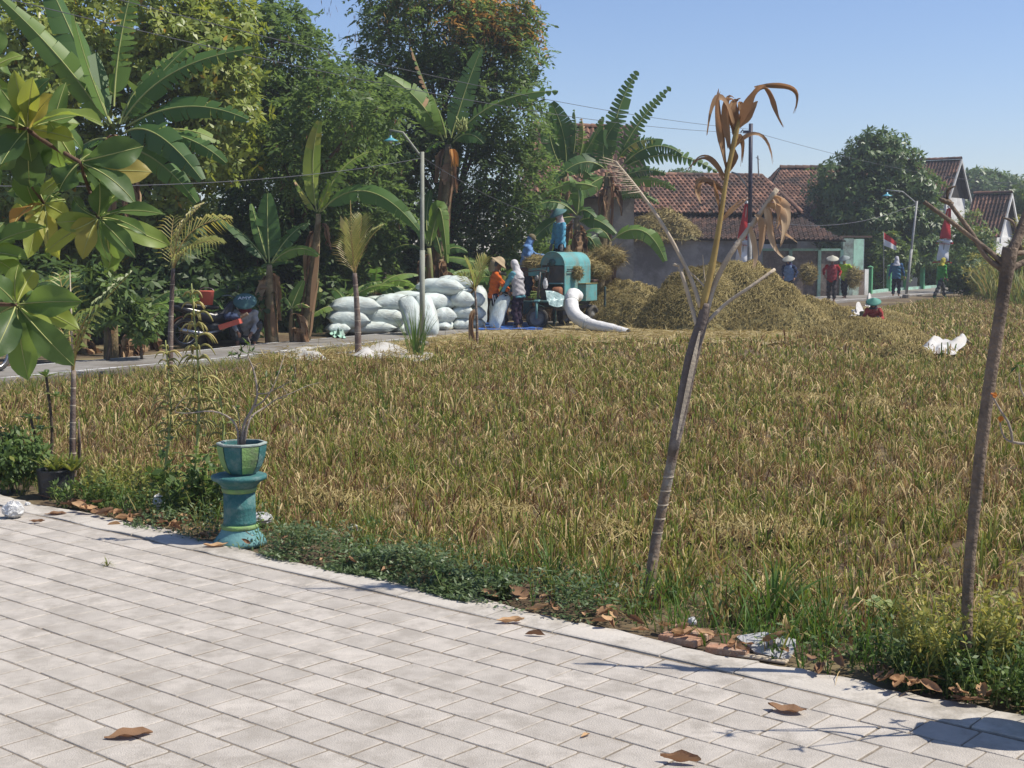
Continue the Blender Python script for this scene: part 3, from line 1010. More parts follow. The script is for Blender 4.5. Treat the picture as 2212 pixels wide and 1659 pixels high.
wire2('lower black cable running over the trees to the dark blue pole', (-9.6, 16.4, 5.75), at(1616, 287, pb.y), .55)
wire2('black cable from the dark blue pole towards the mango tree and gable house', at(1624, 284, pb.y), at(2240, 396, 90), .5)
wire2('thin cable from the sack-side lamp pole leftwards along the banana plants', at(909, 342, b1.y), at(-260, 395, 15.5), .22, .006)
wire2('thin cable from the sack-side lamp pole to the house behind the bananas', at(914, 340, b1.y), at(1300, 470, 47), .5, .006)
wire2('thin cable from the dark blue pole to the leaning lamp', at(1622, 470, pb.y), at(1979, 440, b2.y), .55, .012)
# antenna mast on the low house
MB().tube([at(1639, 383, 63), at(1637, 336, 63)], .03, 6).tube([at(1633, 340, 63), at(1641, 345, 63)], .015, 5).build('antenna', M_pole, hb, False, hb.location)

def banner(label, base_uv, top_uv, Y, wbot):
    b, t = at(*base_uv, Y), at(*top_uv, Y)
    gpt = Vector((b.x, b.y, 0))
    h = thing('festival_banner', label, 'banner', gpt)
    o = h.location
    MB().tube([gpt, b, t + (t - b) * .03], [.03, .025, .012], 8).build('pole', M_bamboo, h, True, o)
    side = Vector((1, -.1, 0))
    def cloth(t0, t1, w0, w1, m_, nm, fr=0):
        V, Fc = [], []
        N = 10
        for i in range(N + 1):
            k = i / N
            c = b.lerp(t, t0 + (t1 - t0) * k)
            w = w0 + (w1 - w0) * k
            for j in range(5):
                s = j / 4
                V.append(c + side * (s * w - w * fr) + Vector((0, .05 * math.sin(k * 7 + s * 5), .03 * math.sin(s * 6 + k * 4))) + Vector((0, -.04, 0)))
        for i in range(N):
            for j in range(4):
                Fc.append((i * 5 + j, i * 5 + j + 1, i * 5 + 6 + j, i * 5 + 5 + j))
        MB().add(V, Fc).build(nm, m_, h, True, o)
    cloth(.40, .93, wbot * .95, wbot * .34, M_red, 'red_cloth', .5)
    cloth(.93, 1.0, wbot * .34, wbot * .03, M_wcloth, 'white_cloth', .5)
    cloth(.02, .345, wbot * 1.0, wbot * .9, M_wcloth, 'white_cloth', .5)
    cloth(.345, .40, wbot * 1.35, wbot * .95, M_wcloth, 'white_cloth', .5)
    cloth(.315, .338, wbot * 1.45, wbot * 1.4, M_red, 'red_trim', .5)
    cloth(-.02, .015, wbot * 1.6, wbot * 1.5, M_red, 'red_trim', .5)
    return h
banner('red and white tapering banner beside the dark blue utility pole', (1602, 575), (1614, 430), 52, .5)
banner('red and white tapering banner among the shrubs at the right field edge', (2035, 566), (2050, 441), 61, .5)
fb = gr(1909, 632)
fl = thing('flag_pole', 'small red and white flag on a thin pole between the green posts', 'flag', (fb.x, fb.y, 0))
ft = at(1909, 500, fb.y)
MB().tube([fb, ft], [.02, .014], 8).build('pole', M_pole, fl, True, fl.location)
for nm, m_, v0, v1 in (('red_cloth', M_red, 0, .5), ('white_cloth', M_wcloth, .5, 1)):
    V, Fc = [], []
    for i in range(9):
        k = i / 8
        for j in range(4):
            q = v0 + (v1 - v0) * j / 3
            V.append(ft + Vector((k * .6, .05 * math.sin(k * 9), -.02 - q * .6 - k * (.46 - q * .22))))
    for i in range(8):
        for j in range(3):
            Fc.append((i * 4 + j, i * 4 + j + 1, i * 4 + 5 + j, i * 4 + 4 + j))
    MB().add(V, Fc).build(nm, m_, fl, True, fl.location)
# ------------------------------------------------------------------ foliage
M_feather = leafmat('feathery_leaf', [(0, (0.05, 0.088, 0.03)), (.4, (0.098, 0.158, 0.05)), (.75, (0.15, 0.218, 0.062)), (.93, (0.25, 0.26, 0.075)), (1, (0.40, 0.26, 0.08))], trans=.5, rough=.5, spec=.35, objrand=.1)
M_pod = leafmat('dry_pods', [(0, (0.10, 0.05, 0.035)), (.6, (0.22, 0.12, 0.07)), (1, (0.58, 0.36, 0.11))], trans=.3, rough=.7, spec=.1)
M_broad = leafmat('broad_leaf', [(0, (0.08, 0.125, 0.03)), (.45, (0.175, 0.235, 0.046)), (.8, (0.28, 0.32, 0.065)), (.95, (0.27, 0.27, 0.07)), (1, (0.45, 0.27, 0.03))], trans=.35, rough=.4, spec=.45, objrand=.1)
M_mango = leafmat('mango_leaf', [(0, (0.04, 0.075, 0.025)), (.5, (0.085, 0.145, 0.04)), (.85, (0.11, 0.175, 0.04)), (1, (0.19, 0.25, 0.06))], trans=.3, rough=.42, spec=.4, objrand=.1)
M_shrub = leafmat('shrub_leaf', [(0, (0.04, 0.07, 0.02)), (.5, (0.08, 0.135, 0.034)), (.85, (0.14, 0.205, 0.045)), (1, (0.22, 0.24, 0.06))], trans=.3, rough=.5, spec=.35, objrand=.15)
M_yshrub = leafmat('yellow_green_leaf', [(0, (0.09, 0.13, 0.03)), (.5, (0.20, 0.22, 0.05)), (1, (0.42, 0.38, 0.10))], trans=.35, rough=.5, spec=.3, objrand=.1)
M_banana = leafmat('banana_leaf', [(0, (0.035, 0.085, 0.025)), (.4, (0.08, 0.16, 0.038)), (.7, (0.15, 0.245, 0.046)), (.9, (0.19, 0.27, 0.05)), (1, (0.34, 0.33, 0.07))], trans=.38, rough=.48, spec=.35, objrand=.06)
M_rib = mat('banana_rib', (0.33, 0.36, 0.12), (0.24, 0.28, 0.09), 6, .6, .1, 30)
M_stem = mat('banana_stem', (0.20, 0.16, 0.075), (0.11, 0.08, 0.045), 3.5, .85, .7, 25, stain=(0.30, 0.22, 0.12), sscale=3)
M_stemg = mat('banana_stem_green', (0.22, 0.25, 0.085), (0.15, 0.17, 0.06), 4, .7, .3, 25, stain=(0.20, 0.15, 0.09), sscale=3)
M_dryleaf = leafmat('dry_banana_leaf', [(0, (0.10, 0.06, 0.035)), (.5, (0.24, 0.15, 0.085)), (1, (0.42, 0.29, 0.17))], trans=.2, rough=.8, spec=.1, objrand=.2)

def blob_points(blobs, n, seed, shell=.55):
    g = np.random.default_rng(seed)
    B = np.array([[*b[0], *b[1]] for b in blobs], float)
    vol = (B[:, 3] * B[:, 4] * B[:, 5]) ** (2 / 3)
    k = g.choice(len(B), n, p=vol / vol.sum())
    d = unit(g.normal(size=(n, 3)))
    lump = 1 + .16 * np.sin(d[:, 0] * 7 + k * 1.7) * np.sin(d[:, 1] * 6 + k) + .12 * np.sin(d[:, 2] * 9 + k * 2.3)
    r = (shell + (1 - shell) * g.random(n) ** .6) * lump
    C = B[k, :3] + d * B[k, 3:] * r[:, None]
    return C, d, g
def sprays(C, d, g, L, pairs, ll, lw, droop, tint):
    """feathery compound leaves: leaflets in pairs along a drooping rachis"""
    n = len(C)
    D = unit(d * .7 + g.normal(size=(n, 3)) * .6 + np.array([0, 0, -.15]))
    Ls = L * g.uniform(.6, 1.2, n)
    side = unit(np.cross(D, g.normal(size=(n, 3)) * .35 + np.array([0, 0, 1.])))
    parts = []
    base_t = tint + g.normal(0, .09, n)
    for j in range(pairs):
        t = (j + .6) / pairs
        P = C + D * (Ls * t)[:, None] + np.array([0, 0, -1.]) * (droop * Ls * t * t)[:, None]
        for s in (-1, 1):
            ld = unit(D * .55 + side * s + np.array([0, 0, -.35]) + g.normal(size=(n, 3)) * .22)
            N = unit(np.array([0, 0, 1.]) + g.normal(size=(n, 3)) * .5)
            V, Fc = leaf_quads(P, ld, N, ll * (1 - .45 * abs(t - .45)) * g.uniform(.75, 1.2, n), lw * g.uniform(.8, 1.2, n))
            parts.append((V, Fc, np.clip(base_t + g.normal(0, .05, n), 0, .97)))
    return cat_meshes(parts)
def rosettes(C, d, g, k, ll, lw, tint, droop=.3):
    """whorls of broad leaves at twig ends"""
    n = len(C)
    parts = []
    bt = tint + g.normal(0, .1, n)
    D0 = unit(d + np.array([0, 0, .25]) + g.normal(size=(n, 3)) * .4)
    e1 = unit(np.cross(D0, g.normal(size=(n, 3))))
    e2 = np.cross(D0, e1)
    for j in range(k):
        an = 2 * np.pi * j / k + g.uniform(-.4, .4, n)
        o = e1 * np.cos(an)[:, None] + e2 * np.sin(an)[:, None]
        el = g.uniform(-.1, .7, n)
        D = unit(o + D0 * el[:, None] + np.array([0, 0, -1.]) * (droop * g.random(n))[:, None])
        N = unit(D0 * .8 + np.array([0, 0, .5]) - o * .3)
        V, Fc = leaf_quads(C + o * .02, D, N, ll * g.uniform(.6, 1.2, n), lw * g.uniform(.75, 1.2, n))
        t = np.clip(bt + g.normal(0, .08, n), 0, .94)
        t = np.where(g.random(n) < .012, 1.0, t)
        parts.append((V, Fc, t))
    return cat_meshes(parts)
def limbs(base, blobs, r, fork, seed=0, reach=.85):
    rr = random.Random(seed)
    mb = MB()
    base = Vector(base)
    f = Vector(fork)
    trunk = smooth_path([base - Vector((0, 0, .1)), base.lerp(f, .5) + Vector((rr.uniform(-.12, .12), rr.uniform(-.1, .1), 0)), f], 8)
    mb.tube(trunk, lerp_list([r * 1.25, r, r * .75], 8), 9)
    for c, rad in blobs:
        c = Vector(c)
        mid = f.lerp(c, .5) + Vector((rr.uniform(-.3, .3), rr.uniform(-.3, .3), rr.uniform(-.1, .35)))
        mb.tube(smooth_path([f - Vector((0, 0, .1)), mid, c], 7), lerp_list([r * .55, r * .32, r * .12], 7), 6)
        for _ in range(4):
            d = Vector((rr.gauss(0, 1), rr.gauss(0, 1), rr.gauss(0.2, .8))).normalized()
            e = c + Vector((d.x * rad[0], d.y * rad[1], d.z * rad[2])) * reach
            s = mid.lerp(c, rr.uniform(.2, 1))
            mb.tube(smooth_path([s, s.lerp(e, .5) + Vector((0, 0, .15)), e], 5), lerp_list([r * .18, r * .1, r * .03], 5), 4)
    return mb
def tree(name, label, base, blobs, r, fork, leaves, lm, group=None, pods=None, cat='tree', extra=None):
    t = thing(name, label, cat, base, 0, group)
    o = np.array(base, float)
    limbs(base, blobs, r, fork, len(label), .45 if cat == 'shrub' else .85).build('trunk', M_bark, t, True, base)
    V, Fc, T = leaves
    link('crown', np_mesh('crown', V - o, Fc, T), lm, t)
    if pods is not None:
        V, Fc, T = pods
        link('seed_pods', np_mesh('seed_pods', V - o, Fc, T), M_pod, t)
    return t
def hang(C, g, L, W, t0, t1):
    n = len(C)
    D = unit(np.array([0, 0, -1.]) + g.normal(size=(n, 3)) * .25)
    N = unit(g.normal(size=(n, 3)) * np.array([1, 1, .1]))
    V, Fc = leaf_quads(C, D, N, L * g.uniform(.6, 1.3, n), W * g.uniform(.7, 1.3, n))
    return V, Fc, g.uniform(t0, t1, n)
def bl(u, v, Y, ru, rv, ry):
    """crown lobe from a survey position; radii in frame units at that distance"""
    k = Y / F
    return (tuple(at(u, v, Y)), (ru * k, ry, rv * k))

# broad-leaved tree, far left
B = [bl(60, 120, 29, 190, 150, 1.6), bl(250, 60, 30, 200, 130, 1.6), bl(430, 130, 30.5, 130, 130, 1.5), bl(480, 270, 30.5, 90, 140, 1.2), bl(330, 330, 31, 170, 160, 1.5), bl(80, 350, 30.5, 150, 170, 1.5), bl(480, 60, 31, 80, 70, 1.0), bl(200, 480, 32, 230, 120, 1.3)]
C, d, g = blob_points(B, 6800, 21, .6)
tree('broadleaf_tree', 'broad-leaved tree with light green leaf whorls behind the big banana plant', gr(300, 715), B, .13, at(300, 430, 31), rosettes(C, d, g, 7, .20, .085, .58, .5), M_broad)
# feathery trees in the middle
B = [bl(600, 130, 35, 110, 100, 1.4), bl(560, 240, 34.5, 100, 110, 1.5), bl(690, 260, 35, 120, 110, 1.5), bl(620, 390, 35, 150, 120, 1.6), bl(760, 420, 35.5, 120, 150, 1.5), bl(560, 500, 35.5, 120, 110, 1.4), bl(700, 540, 36, 140, 100, 1.3), bl(590, 50, 35.5, 60, 50, .8), bl(740, 230, 31.5, 90, 80, 1.3), bl(640, 330, 31.5, 80, 70, 1.2), bl(815, 235, 27.9, 60, 45, .7)]  # last three lobes added to throw shade on the squatter and motorcycle
C, d, g = blob_points(B, 4600, 22, .58)
lv = sprays(C, d, g, .5, 6, .19, .072, .35, .48)
Cp = C[g.random(len(C)) < .07] + g.normal(0, .15, (1, 3))
sp = at(655, 60, 35.3)
Cq = np.array(sp) + g.normal(size=(90, 3)) * np.array([.55, .3, .9]) * 1.0
pods = hang(np.concatenate([np.repeat(Cp, 4, 0) + g.normal(0, .08, (len(Cp) * 4, 3)), Cq]), g, .18, .02, 0, .7)
ft_ = tree('feathery_tree', 'feathery-leaved tree with brown seed pods standing left of the tallest tree', gr(640, 702), B, .12, at(640, 520, 35.5), lv, M_feather, pods=pods)
B = [bl(960, 60, 39.5, 170, 110, 1.8), bl(1060, 110, 39.5, 115, 90, 1.5), bl(860, 120, 39.5, 90, 100, 1.4), bl(960, 220, 39.5, 170, 110, 1.8), bl(1080, 240, 39.5, 95, 100, 1.5), bl(850, 280, 39.5, 120, 110, 1.6), bl(980, 370, 40, 190, 120, 1.8), bl(1110, 400, 39.5, 80, 100, 1.2), bl(870, 440, 40, 160, 110, 1.5), bl(1040, 500, 40.3, 150, 90, 1.3), bl(1060, 40, 39.5, 90, 60, 1.2), bl(900, -40, 39.5, 120, 70, 1.4)]
C, d, g = blob_points(B, 5200, 23, .6)
lv = sprays(C, d, g, .5, 6, .19, .072, .4, .44)
sel = (C[:, 2] > at(0, 95, 39.5).z) & (g.random(len(C)) < .5)
Cp = np.concatenate([C[sel], C[g.random(len(C)) < .05]])
pods = hang(np.repeat(Cp, 5, 0) + g.normal(0, .12, (len(Cp) * 5, 3)), g, .2, .022, .3, 1.0)
tall = tree('feathery_tree', 'tallest feathery-leaved tree with dry golden pods at its top', gr(960, 685), B, .15, at(975, 480, 40), lv, M_feather, pods=pods)
gs = C[(C[:, 2] > at(0, 85, 39.5).z) & (C[:, 0] > at(960, 0, 39.5).x) & (g.random(len(C)) < .55)]
dg_ = unit(g.normal(size=(len(gs), 3)) + np.array([0, 0, -.5]))
V, Fc, T = sprays(gs, dg_, g, .55, 6, .2, .06, .6, .9)
link('dry_foliage', np_mesh('dry_foliage', V - np.array(tall.location), Fc, np.clip(T, 0, 1)), M_pod, tall)
# shaded undergrowth behind the bananas
shr = [(40, 560, 33, 130, 110), (180, 600, 34, 130, 100), (330, 580, 34, 120, 110), (460, 600, 35, 120, 110), (590, 600, 38, 120, 110), (720, 590, 39, 120, 110), (830, 600, 39.5, 110, 100), (960, 590, 41, 110, 100), (1090, 560, 42, 100, 110), (1200, 590, 43, 90, 100), (-80, 520, 31, 120, 140), (400, 480, 38, 160, 110), (640, 480, 41, 170, 120), (860, 500, 43, 170, 120), (150, 460, 36, 190, 120), (120, 640, 28.5, 110, 80), (330, 660, 29.5, 100, 70), (470, 670, 31, 90, 70), (690, 660, 34, 90, 70), (20, 680, 27, 90, 70), (400, 560, 30.5, 90, 80), (548, 640, 29.3, 42, 48)]  # last shrub added to shade the parked motorcycle
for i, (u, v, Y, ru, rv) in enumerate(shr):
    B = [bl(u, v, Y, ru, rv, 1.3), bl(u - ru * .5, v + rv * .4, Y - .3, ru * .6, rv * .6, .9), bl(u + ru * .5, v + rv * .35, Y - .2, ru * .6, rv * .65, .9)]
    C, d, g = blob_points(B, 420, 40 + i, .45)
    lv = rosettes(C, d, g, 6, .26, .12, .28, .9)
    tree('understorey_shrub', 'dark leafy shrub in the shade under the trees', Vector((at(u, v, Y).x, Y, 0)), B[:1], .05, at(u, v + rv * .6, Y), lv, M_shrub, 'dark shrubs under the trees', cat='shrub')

# mango tree and the growth at the right field edge
B = [bl(1900, 350, 69, 85, 65, 1.7), bl(1830, 410, 69, 80, 70, 1.7), bl(1960, 430, 69, 80, 85, 1.7), bl(1890, 470, 68.5, 110, 85, 1.8), bl(1810, 490, 69.5, 60, 60, 1.4), bl(1990, 500, 69.5, 55, 65, 1.3), bl(1900, 330, 69, 50, 38, 1.1), bl(1880, 545, 69, 105, 45, 1.5), bl(1970, 540, 69, 60, 50, 1.2)]
C, d, g = blob_points(B, 4600, 60, .6)
tree('mango_tree', 'dense rounded dark green mango tree between the tiled houses', Vector((18.1, 69.5, 0)), B, .22, at(1895, 520, 69.5), rosettes(C, d, g, 7, .34, .12, .5, .9), M_mango)
def bush(name, label, u, v, Y, ru, rv, n, k, ll, lw, tint, lm, seed, grp=None, droop=.4, nb=3):
    B = [bl(u, v, Y, ru, rv, ru * Y / F * .8)]
    rr = random.Random(seed)
    for _ in range(nb):
        B.append(bl(u + rr.uniform(-.6, .6) * ru, v + rr.uniform(-.4, .6) * rv, Y + rr.uniform(-.3, .3), ru * .55, rv * .5, ru * Y / F * .5))
    C, d, g = blob_points(B, n, seed, .4)
    C[:, 2] = np.maximum(C[:, 2], .04)
    b = Vector((at(u, v, Y).x, Y, 0))
    return tree(name, label, b, B, max(.012, ru * Y / F * .06), at(u, v + rv * .5, Y) if at(u, v + rv * .5, Y).z > .05 else b + Vector((0, 0, .1)), rosettes(C, d, g, k, ll, lw, tint, droop), lm, grp, cat='shrub')
bush('shrub', 'lighter green shrub growing below the mango crown behind the flag', 1925, 560, 66.5, 55, 60, 420, 6, .24, .1, .6, M_shrub, 70)
bush('shrub', 'olive green shrub in front of the white gable house', 2100, 515, 63, 50, 60, 480, 6, .22, .09, .72, M_shrub, 71)
bush('shrub', 'low green shrub beside the walking person in green', 2085, 590, 59, 50, 55, 460, 6, .2, .08, .45, M_shrub, 72)
bush('shrub', 'yellowish scrub at the end of the field under the white gable', 2150, 600, 57, 70, 55, 520, 6, .22, .06, .8, M_yshrub, 73)
bush('shrub', 'dark scrub behind the red and white banner at the field edge', 2030, 560, 72, 60, 80, 560, 6, .3, .12, .3, M_shrub, 74)
bush('shrub', 'tall yellow-green growth at the far right field edge', 2215, 560, 53, 45, 90, 520, 6, .3, .05, .7, M_yshrub, 75)
bush('shrub', 'shrub in deep shade inside the yard behind the green posts', 1940, 590, 76, 110, 60, 500, 6, .34, .14, .1, M_shrub, 76)
bush('shrub', 'green garden shrub between the two gable houses', 2140, 490, 78, 50, 40, 260, 6, .3, .12, .5, M_shrub, 77)
bush('shrub', 'green tree crown rising right of the white gable', 2225, 450, 82, 40, 70, 380, 6, .3, .12, .55, M_shrub, 78)
for i, (u, v, ru, rv) in enumerate([(2110, 400, 60, 32), (2165, 405, 55, 28), (2230, 420, 50, 30), (2050, 430, 50, 30), (1480, 400, 60, 30), (1420, 405, 60, 25)]):
    B = [bl(u, v, 130, ru, rv, 3.0), bl(u + 20, v + 25, 128, ru * .7, rv * .8, 2.5)]
    C, d, g = blob_points(B, 800, 80 + i, .55)
    tree('far_tree', 'rounded green tree far beyond the tiled houses', Vector((at(u, v, 130).x, 130, 0)), B[:1], .3, at(u, v + 20, 130), rosettes(C, d, g, 6, .5, .25, .5, .4), M_mango, 'far trees beyond the houses')
bush('cassava_shrub', 'pale-leaved cassava shrub before the stem of the large roadside banana', 225, 640, 23.7, 62, 80, 300, 6, .2, .06, .6, M_shrub, 210, droop=.8)
bush('cassava_shrub', 'lower leafy shrub right of the cassava at the road', 305, 690, 23.9, 45, 50, 170, 6, .16, .06, .5, M_shrub, 211, droop=.8)
# tall grass at the right field edge
P = grid_pts(18, 30, 48, 60, .45, 90)
u_ = 1106 + F * P[:, 0] / P[:, 1]
P = P[(u_ > 2130) & (u_ < 2450)]
V, Fc, T = blades(P, 14, (.5, 1.5), (.02, .045), (.2, .8), (0, .5), .3, lambda B, g, n: np.clip(g.normal(.38, .2, n), 0, 1), 91)
stuff(link('tall_grass', np_mesh('tall_grass', V, Fc, T), M_grass), 'tall yellow-green grass at the right end of the field', 'grass')

# ------------------------------------------------------------------ banana plants
def banana_leaf(P, W, roll=0.0, fold=.5, tat=.35, tint=.45, ref=(0, -.55, .83), n=20, seed=0, dry=0.0, edge_t=None):
    rr = random.Random(seed)
    W = W * .9
    tat = min(.9, tat * 1.25 + .06)
    rib = bez(P, n)
    Ls = sum((rib[i + 1] - rib[i]).length for i in range(n))
    mb = MB()
    fr = []
    for i in range(n + 1):
        t = rib[min(i + 1, n)] - rib[max(i - 1, 0)]
        T, N, S = basis(t, ref)
        q = Matrix.Rotation(roll, 3, T)
        fr.append((T, q @ N, q @ S))
    def w(t):
        t = max(0, (t - .09) / .91)
        return W / 2 * (math.sin(math.pi * min(1, t ** .62 * .94 + .03)) ** .55 if t > 0 else 0) * (1 - .15 * t)
    for s in (-1, 1):
        i = int(n * .09)
        while i < n:
            k = 1 if rr.random() < tat * 1.3 else rr.randint(1, 4)
            k = min(k, n - i)
            df = rr.gauss(0, .16) * (1 + tat * 1.6) + (tat * .25)
            cutw = 1 - (rr.random() * .35 * tat)
            V = []
            for j in range(k + 1):
                t = (i + j) / n
                T, N, S = fr[i + j]
                ww = w(t) * cutw
                gap = 0
                if tat > .1 and k > 0:
                    gap = (-.5 if j == k else (.5 if j == 0 else 0)) * Ls / n * min(.55, tat * .8)
                f1, f2 = fold * .55 + df * .5, fold + df
                e1 = S * s * math.cos(f1) - N * math.sin(f1)
                e2 = S * s * math.cos(f2) - N * math.sin(f2)
                p0 = rib[i + j]
                p1 = p0 + e1 * ww * .5 + T * (ww * .10 + gap * .4)
                p2 = p1 + e2 * ww * .5 + T * (ww * .14 + gap * .8)
                V += [p0, p1, p2]
            Fc = []
            for j in range(k):
                Fc += [(3 * j, 3 * j + 1, 3 * j + 4, 3 * j + 3), (3 * j + 1, 3 * j + 2, 3 * j + 5, 3 * j + 4)]
            if s < 0:
                Fc = [tuple(reversed(f)) for f in Fc]
            tt = tint + rr.gauss(0, .05)
            if edge_t is not None and s > 0 and rr.random() < .5:
                tt = edge_t
            mb.add(V, Fc, 2 if (dry and rr.random() < dry) else 0, tt)
            i += k
    mb.tube(rib, lerp_list([.020 * (W / .6) ** .5, .012, .004], n), 5, False, 1, .5)
    return mb
def banana(label, base, crown, leaves, Y, r=.11, group=None, mats=None, dryn=4, seed=0, stemg=False, droopb=None, mid=None):
    base = Vector(base)
    o = thing('banana_plant', label, 'banana plant', (base.x, base.y, 0), 0, group)
    O = o.location
    rr = random.Random(seed)
    crown = Vector(crown)
    path = [base - Vector((0, 0, .05)), mid if mid is not None else base.lerp(crown, .5) + Vector((rr.uniform(-.05, .05), 0, 0)), crown]
    mb = MB().tube(smooth_path(path, 8), lerp_list([r * 1.25, r * 1.05, r * .9, r * .7, r * .45], 8), 10, True)
    mb.build('pseudostem', M_stemg if stemg else M_stem, o, True, O)
    for k in range(4):      # old leaf sheaths wrapped round the stem
        a = rr.uniform(0, 6.28)
        t0, t1 = rr.uniform(.05, .4), rr.uniform(.5, .95)
        pp = smooth_path(path, 8)
        P = [pp[int(t0 * 8)].lerp(pp[int(t1 * 8)], j / 4) + Vector((math.cos(a), math.sin(a), 0)) * r * (1.12 + .1 * math.sin(j * 2 + k)) for j in range(5)]
        MB().strip(P, [r * .5, r * .9, r, r * .8, r * .3], Vector((-math.sin(a), math.cos(a), 0))).build('sheath', M_dryleaf, o, True, O)
    for i, L in enumerate(leaves):
        L = dict(L)
        P = L.pop('P')
        banana_leaf(P, L.pop('W'), seed=seed * 50 + i, **L).build('leaf', [M_banana, M_rib, M_dryleaf], o, True, O)
    for k in range(dryn):
        a = rr.uniform(0, 6.28)
        s = crown - Vector((0, 0, rr.uniform(.0, .5)))
        q = s + Vector((math.cos(a), math.sin(a), 0)) * rr.uniform(.15, .3)
        e = q + Vector((math.cos(a) * .1, math.sin(a) * .1, -rr.uniform(.5, 1.1)))
        mb = MB()
        pts = bez([s, q + Vector((0, 0, .1)), q - Vector((0, 0, .2)), e], 8)
        for z in range(4):
            az = rr.uniform(0, 3.14)
            mb.strip([p + Vector((rr.gauss(0, .025), rr.gauss(0, .025), 0)) for p in pts], lerp_list([.02, .10, .17, .13, .03], 8), Vector((math.cos(az), math.sin(az), 0)), 0, rr.random())
        mb.build('dry_leaf', M_dryleaf, o, False, O)
    return o
def PL(Y, pts, dy=0.0):
    return [at(u, v, Y + dy * i / (len(pts) - 1)) for i, (u, v) in enumerate(pts)]
def lv_(Y, pts, W, **k):
    dy = k.pop('dy', 0.0)
    return dict(P=PL(Y, pts, dy), W=W, **k)
def U2(zx, zy):        # from the fourth survey sheet
    return (1088.6 + zx * .26246, 108.9 + zy * .26246)
Y = 24.3
b = gr(240, HOR + CAMZ * F / Y)
banana('large banana plant with long arching leaves at the left roadside', b, at(247, 292, Y), [
    lv_(Y, [(235, 272), (150, 130), (0, -5)], .62, roll=-.5, tint=.62, tat=.05, dy=-.3),
    lv_(Y, [(240, 268), (165, 90), (80, -90)], .8, roll=.2, tint=.30, tat=.05, dy=.3),
    lv_(Y, [(238, 268), (185, 150), (158, 30)], .42, roll=.9, tint=.6, tat=.0, dy=-.5),
    lv_(Y, [(246, 230), (250, 90), (295, -60)], .75, roll=-.2, tint=.72, tat=.5, dy=.4),
    lv_(Y, [(258, 268), (310, 120), (475, 82)], .6, roll=.3, tint=.85, tat=.6, dy=.7),
    lv_(Y, [(262, 268), (340, 130), (545, 105)], .62, roll=.6, tint=.36, tat=.4, dy=-.2),
    lv_(Y, [(268, 265), (320, 180), (400, 105)], .6, roll=.5, tint=.42, tat=.3, dy=.4),
    lv_(Y, [(275, 272), (400, 195), (535, 258)], .6, roll=.5, tint=.25, tat=.2, dy=-.5),
    lv_(Y, [(268, 288), (330, 245), (436, 388)], .75, roll=.5, tint=.22, tat=.08, dy=-.8),
    lv_(Y, [(290, 292), (400, 270), (488, 352)], .55, roll=.5, tint=.3, tat=.2, dy=-.3),
    lv_(Y, [(290, 300), (390, 255), (476, 308)], .5, roll=.2, tint=.9, tat=.5, dy=.5),
    lv_(Y, [(280, 320), (350, 335), (425, 438)], .6, roll=.6, tint=.4, tat=.2, dy=-.2),
    lv_(Y, [(235, 300), (170, 290), (110, 400)], .6, roll=.2, tint=.4, tat=.2, dy=.3)], Y, .11, seed=1, dryn=9)
Y = 28.8
b = gr(655, 738)
banana('slender banana plant with one upright pale leaf left of the sacks', b, at(688, 462, Y), [
    lv_(Y, [(684, 458), (664, 345), (690, 262)], .5, roll=.75, fold=.25, tint=.92, tat=0, dy=-.2),  # tint raised to stand for sun shining through the blade
    lv_(Y, [(690, 458), (730, 330), (825, 324)], .5, roll=.2, tint=.8, tat=.55, dy=.4),
    lv_(Y, [(694, 456), (790, 350), (905, 498)], .62, roll=.45, tint=.36, tat=.12, dy=-.8),
    lv_(Y, [(680, 456), (665, 430), (636, 388)], .36, roll=.5, tint=.93, tat=.2, dy=-.2, dry=.2),
    lv_(Y, [(686, 456), (705, 420), (712, 395)], .25, roll=.9, tint=.9, tat=.1, dy=-.3)], Y, .115, seed=2, dryn=2)
Y = 28.3
b = gr(588, 742)
banana('short twin-stemmed banana plant with a broad upright dark leaf by the road', b, at(582, 572, Y), [
    lv_(Y, [(582, 568), (576, 490), (578, 418)], .62, roll=0, fold=.12, tint=.34, tat=.02, dy=.25, ref=(0, -1, .1)),
    lv_(Y, [(588, 568), (640, 515), (688, 552)], .42, roll=.3, tint=.58, tat=.15, dy=-.4),
    lv_(Y, [(576, 568), (535, 500), (462, 466)], .5, roll=.4, tint=.2, tat=.1, dy=.3),
    lv_(Y, [(576, 560), (556, 490), (543, 440)], .34, roll=.3, tint=.5, tat=.1, dy=.2),
    lv_(Y, [(586, 568), (620, 500), (668, 480)], .42, roll=.2, tint=.35, tat=.2, dy=.8)], Y, .12, seed=3, dryn=4)
o2 = bpy.data.objects[-1] if False else None
b = gr(632, 741)
banana('small young banana sucker between the two roadside bananas', b, at(630, 668, Y), [
    lv_(Y, [(630, 666), (636, 640), (656, 606)], .3, roll=.3, fold=.2, tint=.55, tat=.02, ref=(0, -1, .2)),
    lv_(Y, [(630, 666), (616, 630), (604, 652)], .22, roll=.3, tint=.45, tat=.3),
    lv_(Y, [(632, 666), (648, 650), (668, 664)], .2, roll=.3, tint=.8, tat=.3, dry=.4)], Y, .05, seed=4, dryn=3)
Y = 35.6
b = Vector((at(930, 600, Y).x, Y, 0))
